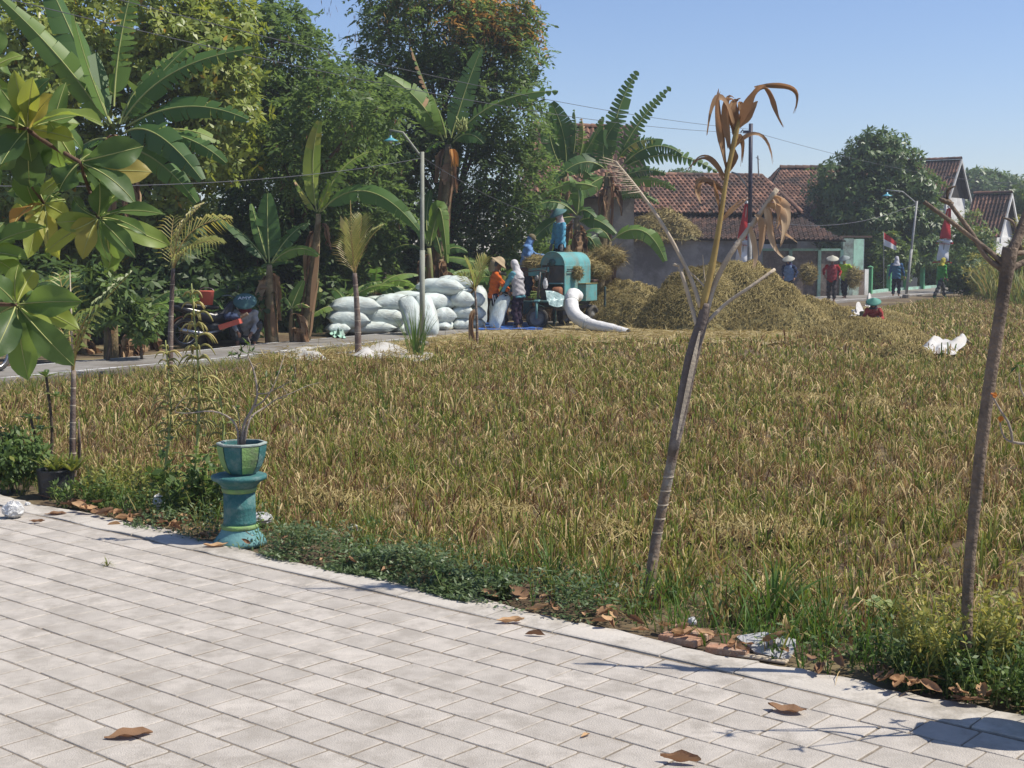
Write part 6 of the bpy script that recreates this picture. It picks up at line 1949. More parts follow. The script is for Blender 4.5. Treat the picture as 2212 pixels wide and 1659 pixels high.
M_plastic = mat('clear_plastic', (0.62, 0.62, 0.61), (0.46, 0.46, 0.45), 14, .25, .9, 40, spec=.5)
def crumple(name, label, p, r, m_, seed, sq=(1, 1, .8)):
    g = random.Random(seed)
    mb = MB().ell((0, 0, r * sq[2] * .9), (r * sq[0], r * sq[1], r * sq[2]), 16, 12)
    mb.v = [(x * (1 + g.uniform(-.14, .14)), y * (1 + g.uniform(-.14, .14)), max(.001, z * (1 + g.uniform(-.14, .14)))) for x, y, z in mb.v]
    o = mb.build(name, m_)
    o.location = p
    o.rotation_euler = (0, 0, g.uniform(0, 6))
    return tag(o, label, 'litter')
crumple('plastic_bag', 'crumpled clear plastic bag ball at the left of the pavers', gr(30, 1118), .075, M_plastic, 1)
crumple('plastic_bag', 'crumpled white plastic in the dead leaves left of the pedestal', gr(345, 1102), .06, M_plastic, 2, (1, .8, 1))
crumple('plastic_bag', 'grey plastic bag crumpled right behind the pedestal', gr(565, 1132), .07, M_tilec, 3, (1.3, 1, .6))
crumple('plastic_scrap', 'small white plastic scrap in the creeping plants', gr(764, 1150), .035, M_plastic, 4)
crumple('plastic_scrap', 'blue-white plastic scrap behind the paired bricks', gr(1495, 1350), .03, M_plastic, 5, (1.2, .7, .7))
crumple('plastic_scrap', 'tiny foil scrap behind the crumpled bag on the pavers', gr(60, 1093), .02, M_plastic, 6)
# ------------------------------------------------------------------ straw heaps
def mound(name, label, c, rx, ry, h, seed, nst, L=.30, W=.012, lumps=None, z0=-.03, group=None, tb=0.0):
    g = np.random.default_rng(seed)
    o = thing(name, label, 'straw heap', c, 0, group)
    n, m = 56, 18
    ph = g.uniform(0, 6, 8)
    def hgt(a, r):
        w = 1 + .09 * np.sin(3 * a + ph[0]) + .06 * np.sin(5 * a + ph[1]) + .04 * np.sin(9 * a + ph[2])
        k = np.clip(1 - (r / w) ** 2, 0, 1) ** .85
        x, y = r * np.cos(a), r * np.sin(a)
        bump = .07 * np.sin(x * 7 + ph[3]) * np.sin(y * 6 + ph[4]) + .05 * np.sin(x * 15 + y * 9 + ph[5]) + .04 * np.sin(-x * 13 + y * 17 + ph[6])
        return h * (k * (1 + bump))
    V, Fc = [], []
    for i in range(m + 1):
        r = 1.12 * i / m
        for j in range(n):
            a = 2 * math.pi * j / n
            V.append((rx * r * math.cos(a), ry * r * math.sin(a), z0 + float(hgt(a, r)) * (1 + .0 * i) + g.normal(0, .018)))
    for i in range(m):
        for j in range(n):
            q = (j + 1) % n
            Fc.append((i * n + j, (i + 1) * n + j, (i + 1) * n + q, i * n + q))
    MB().add(V, Fc).build('heap', M_strawbed, o, True)
    a = g.uniform(0, 2 * np.pi, nst)
    r = np.sqrt(g.random(nst)) * 1.05
    z = z0 + hgt(a, r)
    C = np.stack([rx * r * np.cos(a), ry * r * np.sin(a), z], 1)
    d = unit(g.normal(size=(nst, 3)) * np.array([1, 1, .55]))
    out = unit(np.stack([np.cos(a) / rx, np.sin(a) / ry, np.full(nst, .9 / h)], 1))
    Ls = L * g.uniform(.4, 1.1, nst)
    S = unit(np.cross(d, out)) * (W * g.uniform(.6, 1.3, nst) / 2)[:, None]
    lift = out * (.02 + .05 * g.random(nst)[:, None])
    p0, p1, p2 = C - d * Ls[:, None] / 2, C + lift * 1.3, C + d * Ls[:, None] / 2 - np.array([0, 0, .04])
    p0 = p0 - np.array([0, 0, .03])
    Vv = np.stack([p0 - S, p0 + S, p1 - S, p1 + S, p2 - S * .4, p2 + S * .4], 1).reshape(-1, 3)
    k = np.arange(nst)[:, None] * 6
    Fq = np.concatenate([k + [[0, 1, 3, 2]], k + [[2, 3, 5, 4]]], 1).reshape(-1, 4)
    tt = np.clip(g.normal(.45 + tb, .2, nst) + .12 * np.sin(a * 4 + ph[7]), 0, 1)
    s_ = link('straw', np_mesh('straw', Vv, Fq, np.repeat(tt, 2)), M_straw, o)
    s_['kind'] = 'stuff'
    return o
c = Vector((5.3, 34.4, 0))
mound('straw_heap', 'big round heap of threshed straw right of the machine', c, 2.3, 2.1, 1.58, 1, 26000)
mound('straw_heap', 'low tail of straw spreading from the big heap towards the field', Vector((6.6, 33.7, 0)), 1.95, 1.6, .8, 2, 11000)
mound('straw_heap', 'low heap of straw behind the white chute', Vector((3.1, 37.0, 0)), 1.5, 1.1, 1.05, 3, 8000)
mound('straw_heap', 'trampled straw bank between the machine and the big heap', Vector((3.3, 35.0, 0)), 1.25, .8, .85, 4, 5000)
mound('straw_heap', 'long low straw heap in the field around the seated person', gr(1930, 748) + Vector((0, 2.2, 0)), 1.3, 2.0, .42, 5, 9000)
mound('straw_heap', 'loose straw lying behind the seated person towards the road', Vector((9.4, 38.5, 0)), 1.7, 2.5, .3, 6, 6000)
mound('straw_heap', 'heap of straw piled on the lower tiled roof', Vector((6.2, 57.6, 2.55)), 1.65, .9, 1.15, 7, 5000, L=.5, W=.025, z0=-.2)
mound('straw_heap', 'small pale straw pile beside the white cloth in the stubble', gr(1955, 772), .5, .35, .24, 8, 900)
for i, (u, v, rx, lab) in enumerate([(1060, 1115, .28, 'pale cut straw bundle in the stubble beyond the creeping plants'), (1640, 1160, .34, 'largest pale straw bundle in the stubble behind the broad grass tuft'), (700, 1090, .3, 'flattened straw bundle right of the pedestal'), (1880, 880, .32, 'pale straw bundle in the middle of the field'), (2040, 900, .3, 'straw bundle in the field left of the bare tree'), (1730, 870, .25, 'small straw bundle right of the dead palm'), (2180, 860, .3, 'straw bundle right of the bare tree'), (1300, 1165, .22, 'thin straw bundle left of the dead palm')]):
    mound('straw_bundle', lab, gr(u, v) + Vector((0, 0, .02)), rx * (1 + .3 * (i % 3)), rx * .7, .06 + .02 * (i % 2), 20 + i, 420, L=.32, W=.007, tb=.14)
# straw-littered ground round the machine
fe = [(u, float(np.interp(u, [560, 700, 900, 1000, 1250, 1400, 1700, 1860], [790, 788, 772, 750, 738, 742, 742, 732])) + 5 * math.sin(u * .05) + 3 * math.sin(u * .13) + random.uniform(-3, 3)) for u in range(560, 1870, 14)]
P0 = [gr(u, v, 0) for u, v in (*fe, (1850, 700), (1500, 690), (1300, 690), (1150, 705), (1000, 722), (900, 735), (600, 770))]
tf = MB().add([(p.x, p.y, .036) for p in P0], [tuple(range(len(P0)))]).build('threshing_floor', M_chaff)
structure(tf)
g = np.random.default_rng(77)
n = 14000
uu = g.uniform(560, 1900, n)
vv = np.interp(uu, [560, 900, 1000, 1300, 1860, 1900], [780, 758, 738, 722, 722, 715]) + g.normal(0, 11, n)
C = np.array([tuple(gr(a, b, .045)) for a, b in zip(uu, vv)])
d = unit(g.normal(size=(n, 3)) * np.array([1, 1, .22]))
V, Fc = leaf_quads(C, d, unit(g.normal(size=(n, 3)) * .3 + np.array([0, 0, 1])), g.uniform(.1, .35, n), g.uniform(.008, .02, n), .4)
stuff(link('scattered_straw', np_mesh('scattered_straw', V, Fc, np.clip(g.normal(.6, .2, n), 0, 1)), M_straw), 'straw scattered over the road and ground round the machine', 'straw')

# ------------------------------------------------------------------ rice sacks
M_sack = mat('woven_sack', (0.58, 0.645, 0.62), (0.48, 0.54, 0.52), 3, .6, .6, 14, spec=.3, stain=(0.43, 0.45, 0.41), sscale=2.2, objrand=.07)
M_stripe = mat('blue_sack_stripe', (0.30, 0.40, 0.52), (0.26, 0.35, 0.46), 5, .55, .2, 40)
M_thread = mat('sack_thread', (0.42, 0.45, 0.40), (0.30, 0.32, 0.28), 9, .8, .2, 30)
def sack_parts(seed, L, W, H, flop=0.0):
    k_stripe = seed in (1, 3)
    rr = random.Random(seed)
    n, m = 22, 22
    V, Fc, mi = [], [], []
    ph = [rr.uniform(0, 6) for _ in range(4)]
    for i in range(n + 1):
        t = -1 + 2 * i / n
        e = (1 - abs(t) ** 3.2)
        hz = H / 2 * max(.04, e) ** .62
        wy = W / 2 * (max(.0, 1 - abs(t) ** 7) ** .5 * .22 + .78) * (1 - .10 * (1 - abs(t)) * 0)
        if seed >= 5:
            wy = W / 2 * (.42 + .58 * max(0, 1 - abs(t) ** 4) ** .5) * (1 + .06 * t)
        bend_ = (.10 * (1 - t * t) if seed >= 5 else 0)
        x = L / 2 * t
        for j in range(m):
            a = 2 * math.pi * j / m
            cx, sx = math.cos(a), math.sin(a)
            k = (abs(cx) ** 2.6 + abs(sx) ** 2.6) ** (-1 / 2.6)
            pl = 1 + .09 * abs(t) ** 5 * math.sin(a * 9 + ph[2]) + .02 * math.sin(t * 11 + a * 3 + ph[3])
            y, z = wy * cx * k * pl, hz * sx * k * pl
            cor = abs(t) ** 4 * (abs(cx) ** 3)
            x2 = x * (1 + .05 * cor) - L * .03 * (1 - abs(cx)) * abs(t) ** 5 * (1 if t > 0 else -1)
            z += .012 * math.sin(x * 16 + y * 9 + ph[0]) * e + .010 * math.sin(y * 21 + ph[1]) * (abs(t) ** 2) + flop * math.sin(t * 1.4) * .08
            V.append((x2, y + bend_, z))
    for i in range(n):
        for j in range(m):
            q = (j + 1) % m
            Fc.append((i * m + j, i * m + q, (i + 1) * m + q, (i + 1) * m + j))
            mi.append(1 if j in (2,) and k_stripe else 0)
    Fc.append(tuple(range(m - 1, -1, -1))); mi.append(0)
    Fc.append(tuple(range(n * m, n * m + m))); mi.append(0)
    body = MB().add(V, Fc)
    body.m = mi
    seam = MB()
    for s in (-1, 1):
        r = n if s > 0 else 0
        ring = [Vector(V[r * m + j]) for j in range(m)]
        ys = sorted(ring, key=lambda p: p.y)
        pts = [ys[0], (ys[0] + ys[-1]) / 2, ys[-1]]
        pts = smooth_path(pts, 6)
        seam.tube([p + Vector((s * .008, 0, 0)) for p in pts], .011, 5)
    return body, seam
SV = []
for k in range(7):
    b_, s_ = sack_parts(k, 1, 1, 1)
    SV.append((b_.mesh('cloth', True), s_.mesh('seam')))
    SV[-1][0].materials.append(M_sack); SV[-1][0].materials.append(M_stripe)
    SV[-1][1].materials.append(M_thread)
def sack(label, pos, dims, rz, tilt=(0, 0), k=0, grp=None):
    o = thing('rice_sack', label, 'sack', pos, 0, grp)
    o.rotation_euler = (tilt[0], tilt[1], rz)
    for nm, me in (('cloth', SV[k][0]), ('seam', SV[k][1])):
        c_ = bpy.data.objects.new(nm, me)
        col.objects.link(c_)
        c_.parent = o
        c_.scale = dims
    return o
def SU(x, y):
    return 653.2 + x * .22965, 381 + y * .22965
rows = [  # x0,x1,y0,y1 on the survey sheet, depth offset, yaw, label
    (230, 430, 1400, 1512, 0, .15, 'leftmost sack of the bottom row of the pile'),
    (395, 860, 1390, 1507, -.02, .05, 'long bottom sack under the two middle-row sacks at the left of the pile'),
    (840, 1010, 1405, 1505, .1, 1.1, 'bottom sack half hidden behind the leaning sacks'),
    (1262, 1412, 1365, 1458, .0, 1.2, 'end-on bottom sack with a ragged mouth right of the leaning sacks'),
    (1398, 1575, 1345, 1452, .0, .15, 'bottom sack at the right end of the pile'),
    (1560, 1690, 1350, 1450, .35, .3, 'bottom sack behind the small palm sapling'),
    (252, 610, 1252, 1428, 0, .1, 'middle-row sack at the left end of the pile'),
    (555, 960, 1240, 1412, -.03, -.08, 'plump middle-row sack with a pointed corner beside the palm stem'),
    (1205, 1420, 1232, 1378, 0, .25, 'middle-row sack with a faint stripe right of the leaning sacks'),
    (1406, 1605, 1222, 1342, 0, -.1, 'middle-row sack with folds at the right end of the pile'),
    (1570, 1690, 1228, 1338, .3, .3, 'middle-row sack behind the small palm sapling'),
    (280, 712, 1140, 1300, 0, .12, 'upper sack with a blue stripe at the left end of the pile'),
    (590, 830, 1128, 1200, .55, .1, 'upper sack showing behind the left end of the pile'),
    (680, 1010, 1112, 1262, -.02, .1, 'upper sack behind the top of the leaning sacks'),
    (1150, 1300, 1105, 1238, 0, .7, 'upper sack with gathered mouth right of the lamp pole'),
    (1270, 1425, 1112, 1238, .25, .5, 'upper sack wedged before the striped one'),
    (1378, 1605, 1085, 1230, 0, .05, 'upper sack with blue bands at the right end of the pile'),
    (1580, 1690, 1100, 1220, .3, .2, 'upper sack at the right end beside the orange-shirted worker'),
    (850, 1380, 1082, 1175, .6, .05, 'long sack lying across the back of the pile'),
    (1085, 1500, 968, 1116, .3, -.25, 'big sack on top of the pile with a pinched corner'),
    (1265, 1590, 940, 1068, .8, .1, 'topmost sack at the back of the pile with a dark mark'),
    (1430, 1580, 1045, 1100, .7, .1, 'flat sack under the topmost one at the back'),
]
for i, (x0, x1, y0, y1, dy, rz, lab) in enumerate(rows):
    uc, vc = SU((x0 + x1) / 2, (y0 + y1) / 2)
    Yb = np.interp((x0 + x1) / 2, [240, 900, 1600], [31.0, 31.9, 33.2]) + dy + .3
    k = Yb / F
    L, H = (x1 - x0) * .22965 * k, (y1 - y0) * .22965 * k
    turn = abs(rz) > .6
    Wd = .62 if not turn else .8
    dims = (L * 1.04, Wd, H * 1.12) if not turn else (.85, L * 1.1, H * 1.12)
    pos = at(uc, vc, Yb)
    pos.z = max(pos.z, H * .5)
    sack('white sack, ' + lab, pos, dims, rz + .12, (random.gauss(0, .03), random.gauss(0, .04)), i % 5)
def sack_between(label, a, b, W, H, k, roll=0.0):
    a, b = Vector(a), Vector(b)
    d = (b - a)
    o = sack(label, (a + b) / 2, (d.length * 1.05, W, H), 0, (0, 0), k)
    q = d.to_track_quat('X', 'Z').to_matrix().to_4x4() @ Matrix.Rotation(roll, 4, 'X')
    o.rotation_euler = q.to_euler()
    return o
def sp_(x, y, Y):
    u, v = SU(x, y)
    return at(u, v, Y)
sack_between('white woven rice sack leaning steeply against the pile left of the lamp pole', sp_(965, 1150, 31.3), sp_(1070, 1500, 30.75), .46, .40, 5, .5)
sack_between('white woven rice sack leaning against the pile right of the lamp pole', sp_(1120, 1130, 31.5), sp_(1205, 1490, 30.95), .42, .38, 6, .3)
sack_between('tall standing white sack behind the orange-shirted worker', sp_(1668, 1430, 34.2), sp_(1675, 1050, 34.3), .42, .36, 5, 1.2)
sack_between('half-filled white sack held by the two workers', at(1068, 708, 33.3), at(1092, 640, 33.5), .34, .26, 6, .6)
sack_between('standing white sack on the blue tarpaulin behind the workers', at(1076, 706, 34.6), at(1078, 640, 34.7), .42, .3, 6, .9)

# tarpaulins and empty sacks lying on the ground
M_tarp = mat('white_tarpaulin', (0.54, 0.525, 0.49), (0.40, 0.385, 0.36), 3, .6, .4, 16, spec=.3, stain=(0.48, 0.45, 0.39), sscale=1.5)
M_blue = mat('blue_tarpaulin', (0.04, 0.13, 0.42), (0.03, 0.10, 0.34), 3, .5, .3, 16, spec=.35)
def cloth(name, label, pts, amp, m_, seed, z=.045, n=26, ridges=()):
    """crumpled sheet over a quad of ground points, with raised folds"""
    g = random.Random(seed)
    P = [Vector(p) for p in pts]
    V, Fc = [], []
    ph = [g.uniform(0, 6) for _ in range(6)]
    for i in range(n + 1):
        for j in range(n + 1):
            s, t = i / n, j / n
            p = P[0].lerp(P[1], s).lerp(P[3].lerp(P[2], s), t)
            e = min(s, 1 - s, t, 1 - t) * 4
            f = (math.sin(s * 9 + t * 4 + ph[0]) * math.sin(t * 8 + ph[1]) + .6 * math.sin(s * 17 - t * 13 + ph[2]) + .4 * abs(math.sin(t * 21 + s * 6 + ph[3])))
            h = amp * max(0, f) * (.35 + min(1, e) * .65)
            for (rs, rt_, rw, rh) in ridges:
                h += rh * math.exp(-((s - rs) ** 2 + (t - rt_) ** 2) / (rw * rw)) * (1 + .25 * math.sin(s * 9 + t * 7))
            p = p + Vector((.03 * math.sin(t * 13 + ph[4]), .05 * math.sin(s * 11 + ph[5]), 0))
            V.append((p.x, p.y, z + h))
    for i in range(n):
        for j in range(n):
            a = i * (n + 1) + j
            Fc.append((a, a + n + 1, a + n + 2, a + 1))
    o = MB().add(V, Fc).build(name, m_, None, True)
    return tag(o, label, 'sheet')
cloth('empty_sack', 'crumpled white empty sacks heaped at the roadside behind the pot plant', [gr(603, 768), gr(640, 790), gr(712, 785), gr(670, 752)], .025, M_tarp, 1, ridges=((.65, .7, .22, .09), (.3, .45, .12, .05)))
cloth('tarpaulin', 'white tarpaulin spread at the foot of the palm before the sacks', [gr(728, 768), gr(800, 782), gr(905, 772), gr(835, 742)], .02, M_tarp, 2, ridges=((.6, .15, .12, .14), (.4, .7, .3, .06)))
cloth('tarpaulin', 'thin white tarpaulin edge under straw beside the lamp pole', [gr(855, 776), gr(905, 788), gr(950, 772), gr(900, 760)], .015, M_tarp, 3)
cloth('tarpaulin', 'white cloth bundled in the stubble at the right of the field', [gr(1985, 768), gr(2060, 772), gr(2100, 752), gr(2010, 742)], .06, M_tarp, 4, ridges=((.25, .4, .2, .2), (.6, .6, .25, .12), (.88, .7, .2, .2)))
cloth('empty_sack', 'white empty sack tilted in the straw left of the seated person', [gr(1828, 712), gr(1846, 716), gr(1868, 700), gr(1850, 694)], .04, M_tarp, 5, z=.35, ridges=((.7, .6, .2, .3),))
cloth('empty_sack', 'small white sack end sticking out beside the seated person', [gr(1866, 702), gr(1878, 706), gr(1886, 698), gr(1874, 692)], .03, M_tarp, 6, z=.5, ridges=((.5, .5, .2, .25),))
cloth('tarpaulin', 'blue tarpaulin under the workers filling sacks', [gr(1035, 716), gr(1175, 716), gr(1170, 700), gr(1045, 700)], .025, M_blue, 7, z=.045)
cloth('folded_sheet', 'green striped folded sheet lying at the roadside by the sacks', [gr(716, 733), gr(745, 735), gr(742, 722), gr(712, 716)], .1, M_mint, 8)

# ------------------------------------------------------------------ threshing machine
M_teal2 = mat('turquoise_machine_paint', (0.12, 0.33, 0.325), (0.085, 0.255, 0.255), 2.5, .6, .25, 20, spec=.3, stain=(0.17, 0.22, 0.18), sscale=2.6)
M_steel = mat('dark_greasy_steel', (0.05, 0.055, 0.055), (0.03, 0.032, 0.032), 8, .5, .3, 40, spec=.45, stain=(0.09, 0.065, 0.045), sscale=3)
M_tealdark = mat('grimy_teal_frame', (0.05, 0.12, 0.12), (0.035, 0.08, 0.08), 6, .55, .3, 40, stain=(0.07, 0.06, 0.045), sscale=3)
M_rubber = mat('tyre_rubber', (0.055, 0.053, 0.05), (0.035, 0.034, 0.033), 8, .9, .5, 60, stain=(0.13, 0.115, 0.09), sscale=3)
M_rim = mat('grey_wheel_rim', (0.22, 0.22, 0.21), (0.14, 0.14, 0.135), 8, .5, .2, 40, metal=.4)
M_rust = mat('orange_rust_tank', (0.32, 0.13, 0.06), (0.22, 0.09, 0.045), 6, .7, .3, 40)
M_rustb = mat('brown_rusty_sheet', (0.13, 0.075, 0.055), (0.08, 0.05, 0.04), 5, .85, .4, 30)
M_bag = mat('teal_white_plastic_sheet', (0.40, 0.52, 0.50), (0.24, 0.36, 0.35), 6, .35, .6, 18, spec=.5)
TO = Vector(((1219 - 1106) / F * 34.0, 34.0, 0))
th_ = thing('threshing_machine', 'turquoise rice threshing machine on a three-wheeled motor carrier', 'threshing machine', TO, R(-30))
def tb_(nm, m_, c, s, rz=0, M=None, bev=.01):
    return MB().box(c, s, rz, 0, M, bev=bev).build(nm, m_, th_)
# drum hood: half cylinder along the machine
V, Fc = [], []
r0, zc = .325, 1.55
prof = [(math.cos(a), math.sin(a)) for a in [math.pi * i / 16 for i in range(17)]]
for y in (0, .72, 1.42):
    for cx, sz in prof:
        V.append((-.33 + cx * r0, y, zc + sz * r0))
for L in range(2):
    for i in range(16):
        Fc.append((L * 17 + i, L * 17 + i + 1, (L + 1) * 17 + i + 1, (L + 1) * 17 + i))
MB().add(V, Fc).build('drum_hood', M_teal2, th_, True)
V = [(-.33 + cx * r0 * .997, .004, zc + sz * r0 * .997) for cx, sz in prof] + [(-.33 + cx * r0 * .997, 1.415, zc + sz * r0 * .997) for cx, sz in prof]
MB().add(V, [tuple(range(16, -1, -1)), tuple(range(17, 34))]).build('drum_end', M_teal2, th_)
MB().tube([(-.33 + cx * (r0 + .006), -.005, zc + sz * (r0 + .006)) for cx, sz in prof], .012, 6).build('hood_flange', M_teal2, th_, True)
MB().lathe([(.0, -.03), (.05, -.03), (.05, .02), (.09, .02), (.09, .04)], 14, (-.33, -.0, 1.62), M=Matrix.Rotation(math.pi / 2, 4, 'X')).build('drum_bearing', M_tealdark, th_, True)
tb_('side_panel', M_teal2, (-.005, .35, 1.1), (.03, .70, .9))
tb_('side_panel', M_teal2, (-.008, 1.06, 1.12), (.03, .70, .86))
tb_('side_panel', M_teal2, (-.655, .71, 1.1), (.03, 1.4, .9))
tb_('rear_panel', M_teal2, (-.33, 1.41, 1.1), (.62, .03, .9))
tb_('hopper_panel', M_steel, (-.33, .03, 1.32), (.6, .03, .42), bev=.004)
tb_('belt_guard', M_teal2, (-.62, -.02, 1.42), (.42, .035, .13), M=Matrix.Rotation(-.12, 4, 'Y'))
tb_('frame_rail', M_tealdark, (-.33, .02, .70), (.72, .05, .06))
tb_('frame_rail', M_pale_teal, (-.22, -.03, 1.10), (.4, .03, .035))
tb_('frame_post', M_tealdark, (-.03, .02, .85), (.05, .05, .8))
tb_('frame_post', M_tealdark, (-.63, .02, .85), (.05, .05, .8))
tb_('chassis_rail', M_steel, (-.02, .5, .50), (.07, 1.9, .09))
tb_('chassis_rail', M_steel, (-.62, .5, .50), (.07, 1.9, .09))
tb_('floor_pan', M_steel, (-.33, .6, .60), (.62, 1.5, .06))
tb_('engine', M_steel, (-.36, .18, .82), (.36, .3, .3), bev=.04)
MB().lathe([(0, -.12), (.10, -.12), (.125, -.09), (.125, .09), (.10, .12), (0, .12)], 18, (-.16, -.06, .90), M=Matrix.Rotation(math.pi / 2, 4, 'Y')).build('fuel_tank', M_rust, th_, True)
MB().lathe([(0, -.03), (.17, -.03), (.17, .03), (0, .03)], 20, (-.5, -.02, .85), M=Matrix.Rotation(math.pi / 2, 4, 'X')).build('flywheel', M_steel, th_, True)
MB().tube([(-.5, -.03, 1.02), (-.36, -.03, 1.5)], .018, 6).tube([(-.66, -.03, .85), (-.44, -.03, 1.6)], .018, 6).build('drive_belt', M_rubber, th_)
# lower discharge box with straw lip
tb_('discharge_box', M_teal2, (.10, 1.05, .86), (.24, .62, .42))
MB().box((.10, 1.05, 1.085), (.26, .66, .025), bev=.005).build('discharge_lip', M_strawbed, th_)
tb_('panel_rib', M_tealdark, (.014, .36, 1.45), (.02, .5, .03))
MB().tube([(-.0, .1, 1.40), (.06, .1, 1.40), (.06, .62, 1.40), (0, .62, 1.40)], .014, 6).build('latch_bar', M_steel, th_, True)
# feed table at the left of the drum
tb_('feed_table', M_teal2, (-.95, .25, 1.36), (.56, .55, .03))
tb_('feed_table_front', M_teal2, (-.83, -.02, 1.38), (.34, .03, .20))
tb_('feed_table_side', M_rustb, (-1.18, -.01, 1.38), (.36, .03, .21))
tb_('feed_platform', M_rustb, (-.7, 1.75, 1.15), (1.6, .7, .06))
tb_('step_plate', M_steel, (-1.36, .42, .63), (.6, .7, .05))
for x, y in ((-1.25, .05), (-1.25, .95), (-1.3, 1.95), (.15, 1.95), (-.8, .95)):
    tb_('support_leg', M_tealdark, (x, y, .5), (.05, .05, .98))
# carrier: wheels, fork, handlebar, mudguard
def wheel(parent, c, r, w, ax, spokes=True):
    M = Matrix.Rotation(math.pi / 2, 4, 'X') if ax is None else ax
    t = MB().lathe([(r * .66, -w * .42), (r * .8, -w * .5), (r * .95, -w * .45), (r, -w * .25), (r, w * .25), (r * .95, w * .45), (r * .8, w * .5), (r * .66, w * .42), (r * .66, -w * .42)], 30, c, M=M, caps=False).build('tyre', M_rubber, parent, True)
    rm = MB().lathe([(r * .67, -w * .38), (r * .58, -w * .2), (r * .3, -w * .12), (r * .16, -w * .42), (0, -w * .42)], 24, c, M=M, caps=False).lathe([(r * .67, w * .38), (r * .58, w * .2), (r * .3, w * .12), (r * .16, w * .42), (0, w * .42)], 24, c, M=M, caps=False).lathe([(r * .67, -w * .38), (r * .67, w * .38)], 24, c, M=M, caps=False).build('rim', M_rim, parent, True)
ori = Matrix.Rotation(R(22), 4, 'Z') @ Matrix.Rotation(math.pi / 2, 4, 'X')
fw = Vector((-.42, -.62, .27))
wheel(th_, fw, .27, .17, ori)
for x in (-.72, .08):
    wheel(th_, Vector((x, 1.35, .27)), .27, .15, Matrix.Rotation(math.pi / 2, 4, 'Y'))
MB().tube([(-.72, 1.35, .27), (.08, 1.35, .27)], .03, 8).build('rear_axle', M_steel, th_, True)
ax = Matrix.Rotation(R(22), 3, 'Z')
for s in (-.13, .13):
    a = fw + ax @ Vector((0, s, 0)); b_ = fw + ax @ Vector((0, s, .42))
    MB().tube([a, b_], .028, 8).build('fork_leg', M_pale_teal, th_, True)
MB().box(fw + Vector((0, 0, .42)), (.12, .36, .05), R(22), bev=.01).build('fork_crown', M_pale_teal, th_)
MB().tube([fw + Vector((0, 0, .42)), fw + Vector((.04, .02, .85)), fw + Vector((.06, .04, 1.12))], [.03, .028, .024], 8).build('steering_column', M_steel, th_, True)
MB().tube(smooth_path([fw + Vector((-.42, .1, 1.10)), fw + Vector((-.15, .0, 1.14)), fw + Vector((.12, -.06, 1.16)), fw + Vector((.32, -.1, 1.13))], 10), .016, 8).build('handlebar', M_steel, th_, True)
MB().box(fw + Vector((.0, .38, .40)), (.5, .75, .05), R(10), bev=.015).build('front_frame', M_tealdark, th_)
V, Fc = [], []
for i in range(9):
    a = .2 + 2.0 * i / 8
    for s in (-.11, .11):
        V.append(fw + ax @ Vector((-math.cos(a) * .33, s, math.sin(a) * .33)))
for i in range(8):
    Fc.append((2 * i, 2 * i + 1, 2 * i + 3, 2 * i + 2))
MB().add(V, Fc).build('mudguard', M_tealdark, th_, True)
tb_('mud_flap', M_tealdark, (-.78, -.45, .52), (.24, .05, .32))
tb_('foot_board', M_tealdark, (-.38, -.15, .55), (.6, .3, .05))
MB().ell(fw + Vector((.02, -.06, .98)), (.05, .05, .07), 10, 8).build('headlamp', M_rim, th_, True)
# things hanging on it
M2 = th_.matrix_basis.copy()
def tw(p):
    return TO + Matrix.Rotation(R(-30), 3, 'Z') @ Vector(p)
def sheet3(name, label, pts, m_, seed, amp=.03, n=12):
    g = random.Random(seed)
    P = [Vector(p) for p in pts]
    V, Fc = [], []
    for i in range(n + 1):
        for j in range(n + 1):
            s, t = i / n, j / n
            p = P[0].lerp(P[1], s).lerp(P[3].lerp(P[2], s), t)
            p = p + Vector((0, -amp * abs(math.sin(s * 8 + t * 5 + seed)), amp * math.sin(t * 9 + s * 3)))
            V.append(p)
    for i in range(n):
        for j in range(n):
            a = i * (n + 1) + j
            Fc.append((a, a + n + 1, a + n + 2, a + 1))
    return tag(MB().add(V, Fc).build(name, m_, None, True), label, 'sheet')
sheet3('plastic_sheet', 'teal and white plastic sheet draped over the front of the threshing machine', [at(1177, 628, 33.2), at(1219, 640, 33.3), at(1216, 658, 33.1), at(1186, 660, 33.0)], M_bag, 1, .05)
crumple('plastic_bag', 'white plastic bag tied to the steering column of the threshing machine', at(1178, 624, 33.15), .10, M_plastic, 9, (.8, .6, 1.3))
# white fabric chute
ch = thing('straw_chute', 'white fabric tube blowing chaff from the machine down to the ground', 'chute', gr(1300, 724))
pth = smooth_path([at(1250, 640, 33.85), at(1238, 637, 33.6), at(1234, 655, 33.4), at(1242, 680, 33.1), at(1275, 702, 32.5), at(1316, 711, 32.0), at(1357, 720, 31.6)], 40)
rad = lerp_list([.13, .17, .17, .165, .155, .14, .105], 40)
V, Fc = [], []
nn = None
for i, p in enumerate(pth):
    T = (pth[min(40, i + 1)] - pth[max(0, i - 1)]).normalized()
    T, a, b_ = basis(T, nn if nn is not None else (0, 0, 1))
    nn = a
    for k in range(18):
        an = 2 * math.pi * k / 18
        r = rad[i] * (1 + .03 * math.sin(i * 1.9 + k * .8) + .025 * math.sin(k * 2.3 + i * .7) + (-.06 if i in (12, 26) else 0))
        q = p + (a * math.cos(an) + b_ * math.sin(an)) * r
        V.append((q.x, q.y, max(q.z, .05)))
for i in range(40):
    for k in range(18):
        j = (k + 1) % 18
        Fc.append((i * 18 + k, i * 18 + j, (i + 1) * 18 + j, (i + 1) * 18 + k))
M_chute = mat('white_woven_fabric', (0.70, 0.69, 0.67), (0.60, 0.59, 0.57), 5, .7, .5, 24, spec=.25)
MB().add(V, Fc).build('fabric_tube', M_chute, ch, True, ch.location)
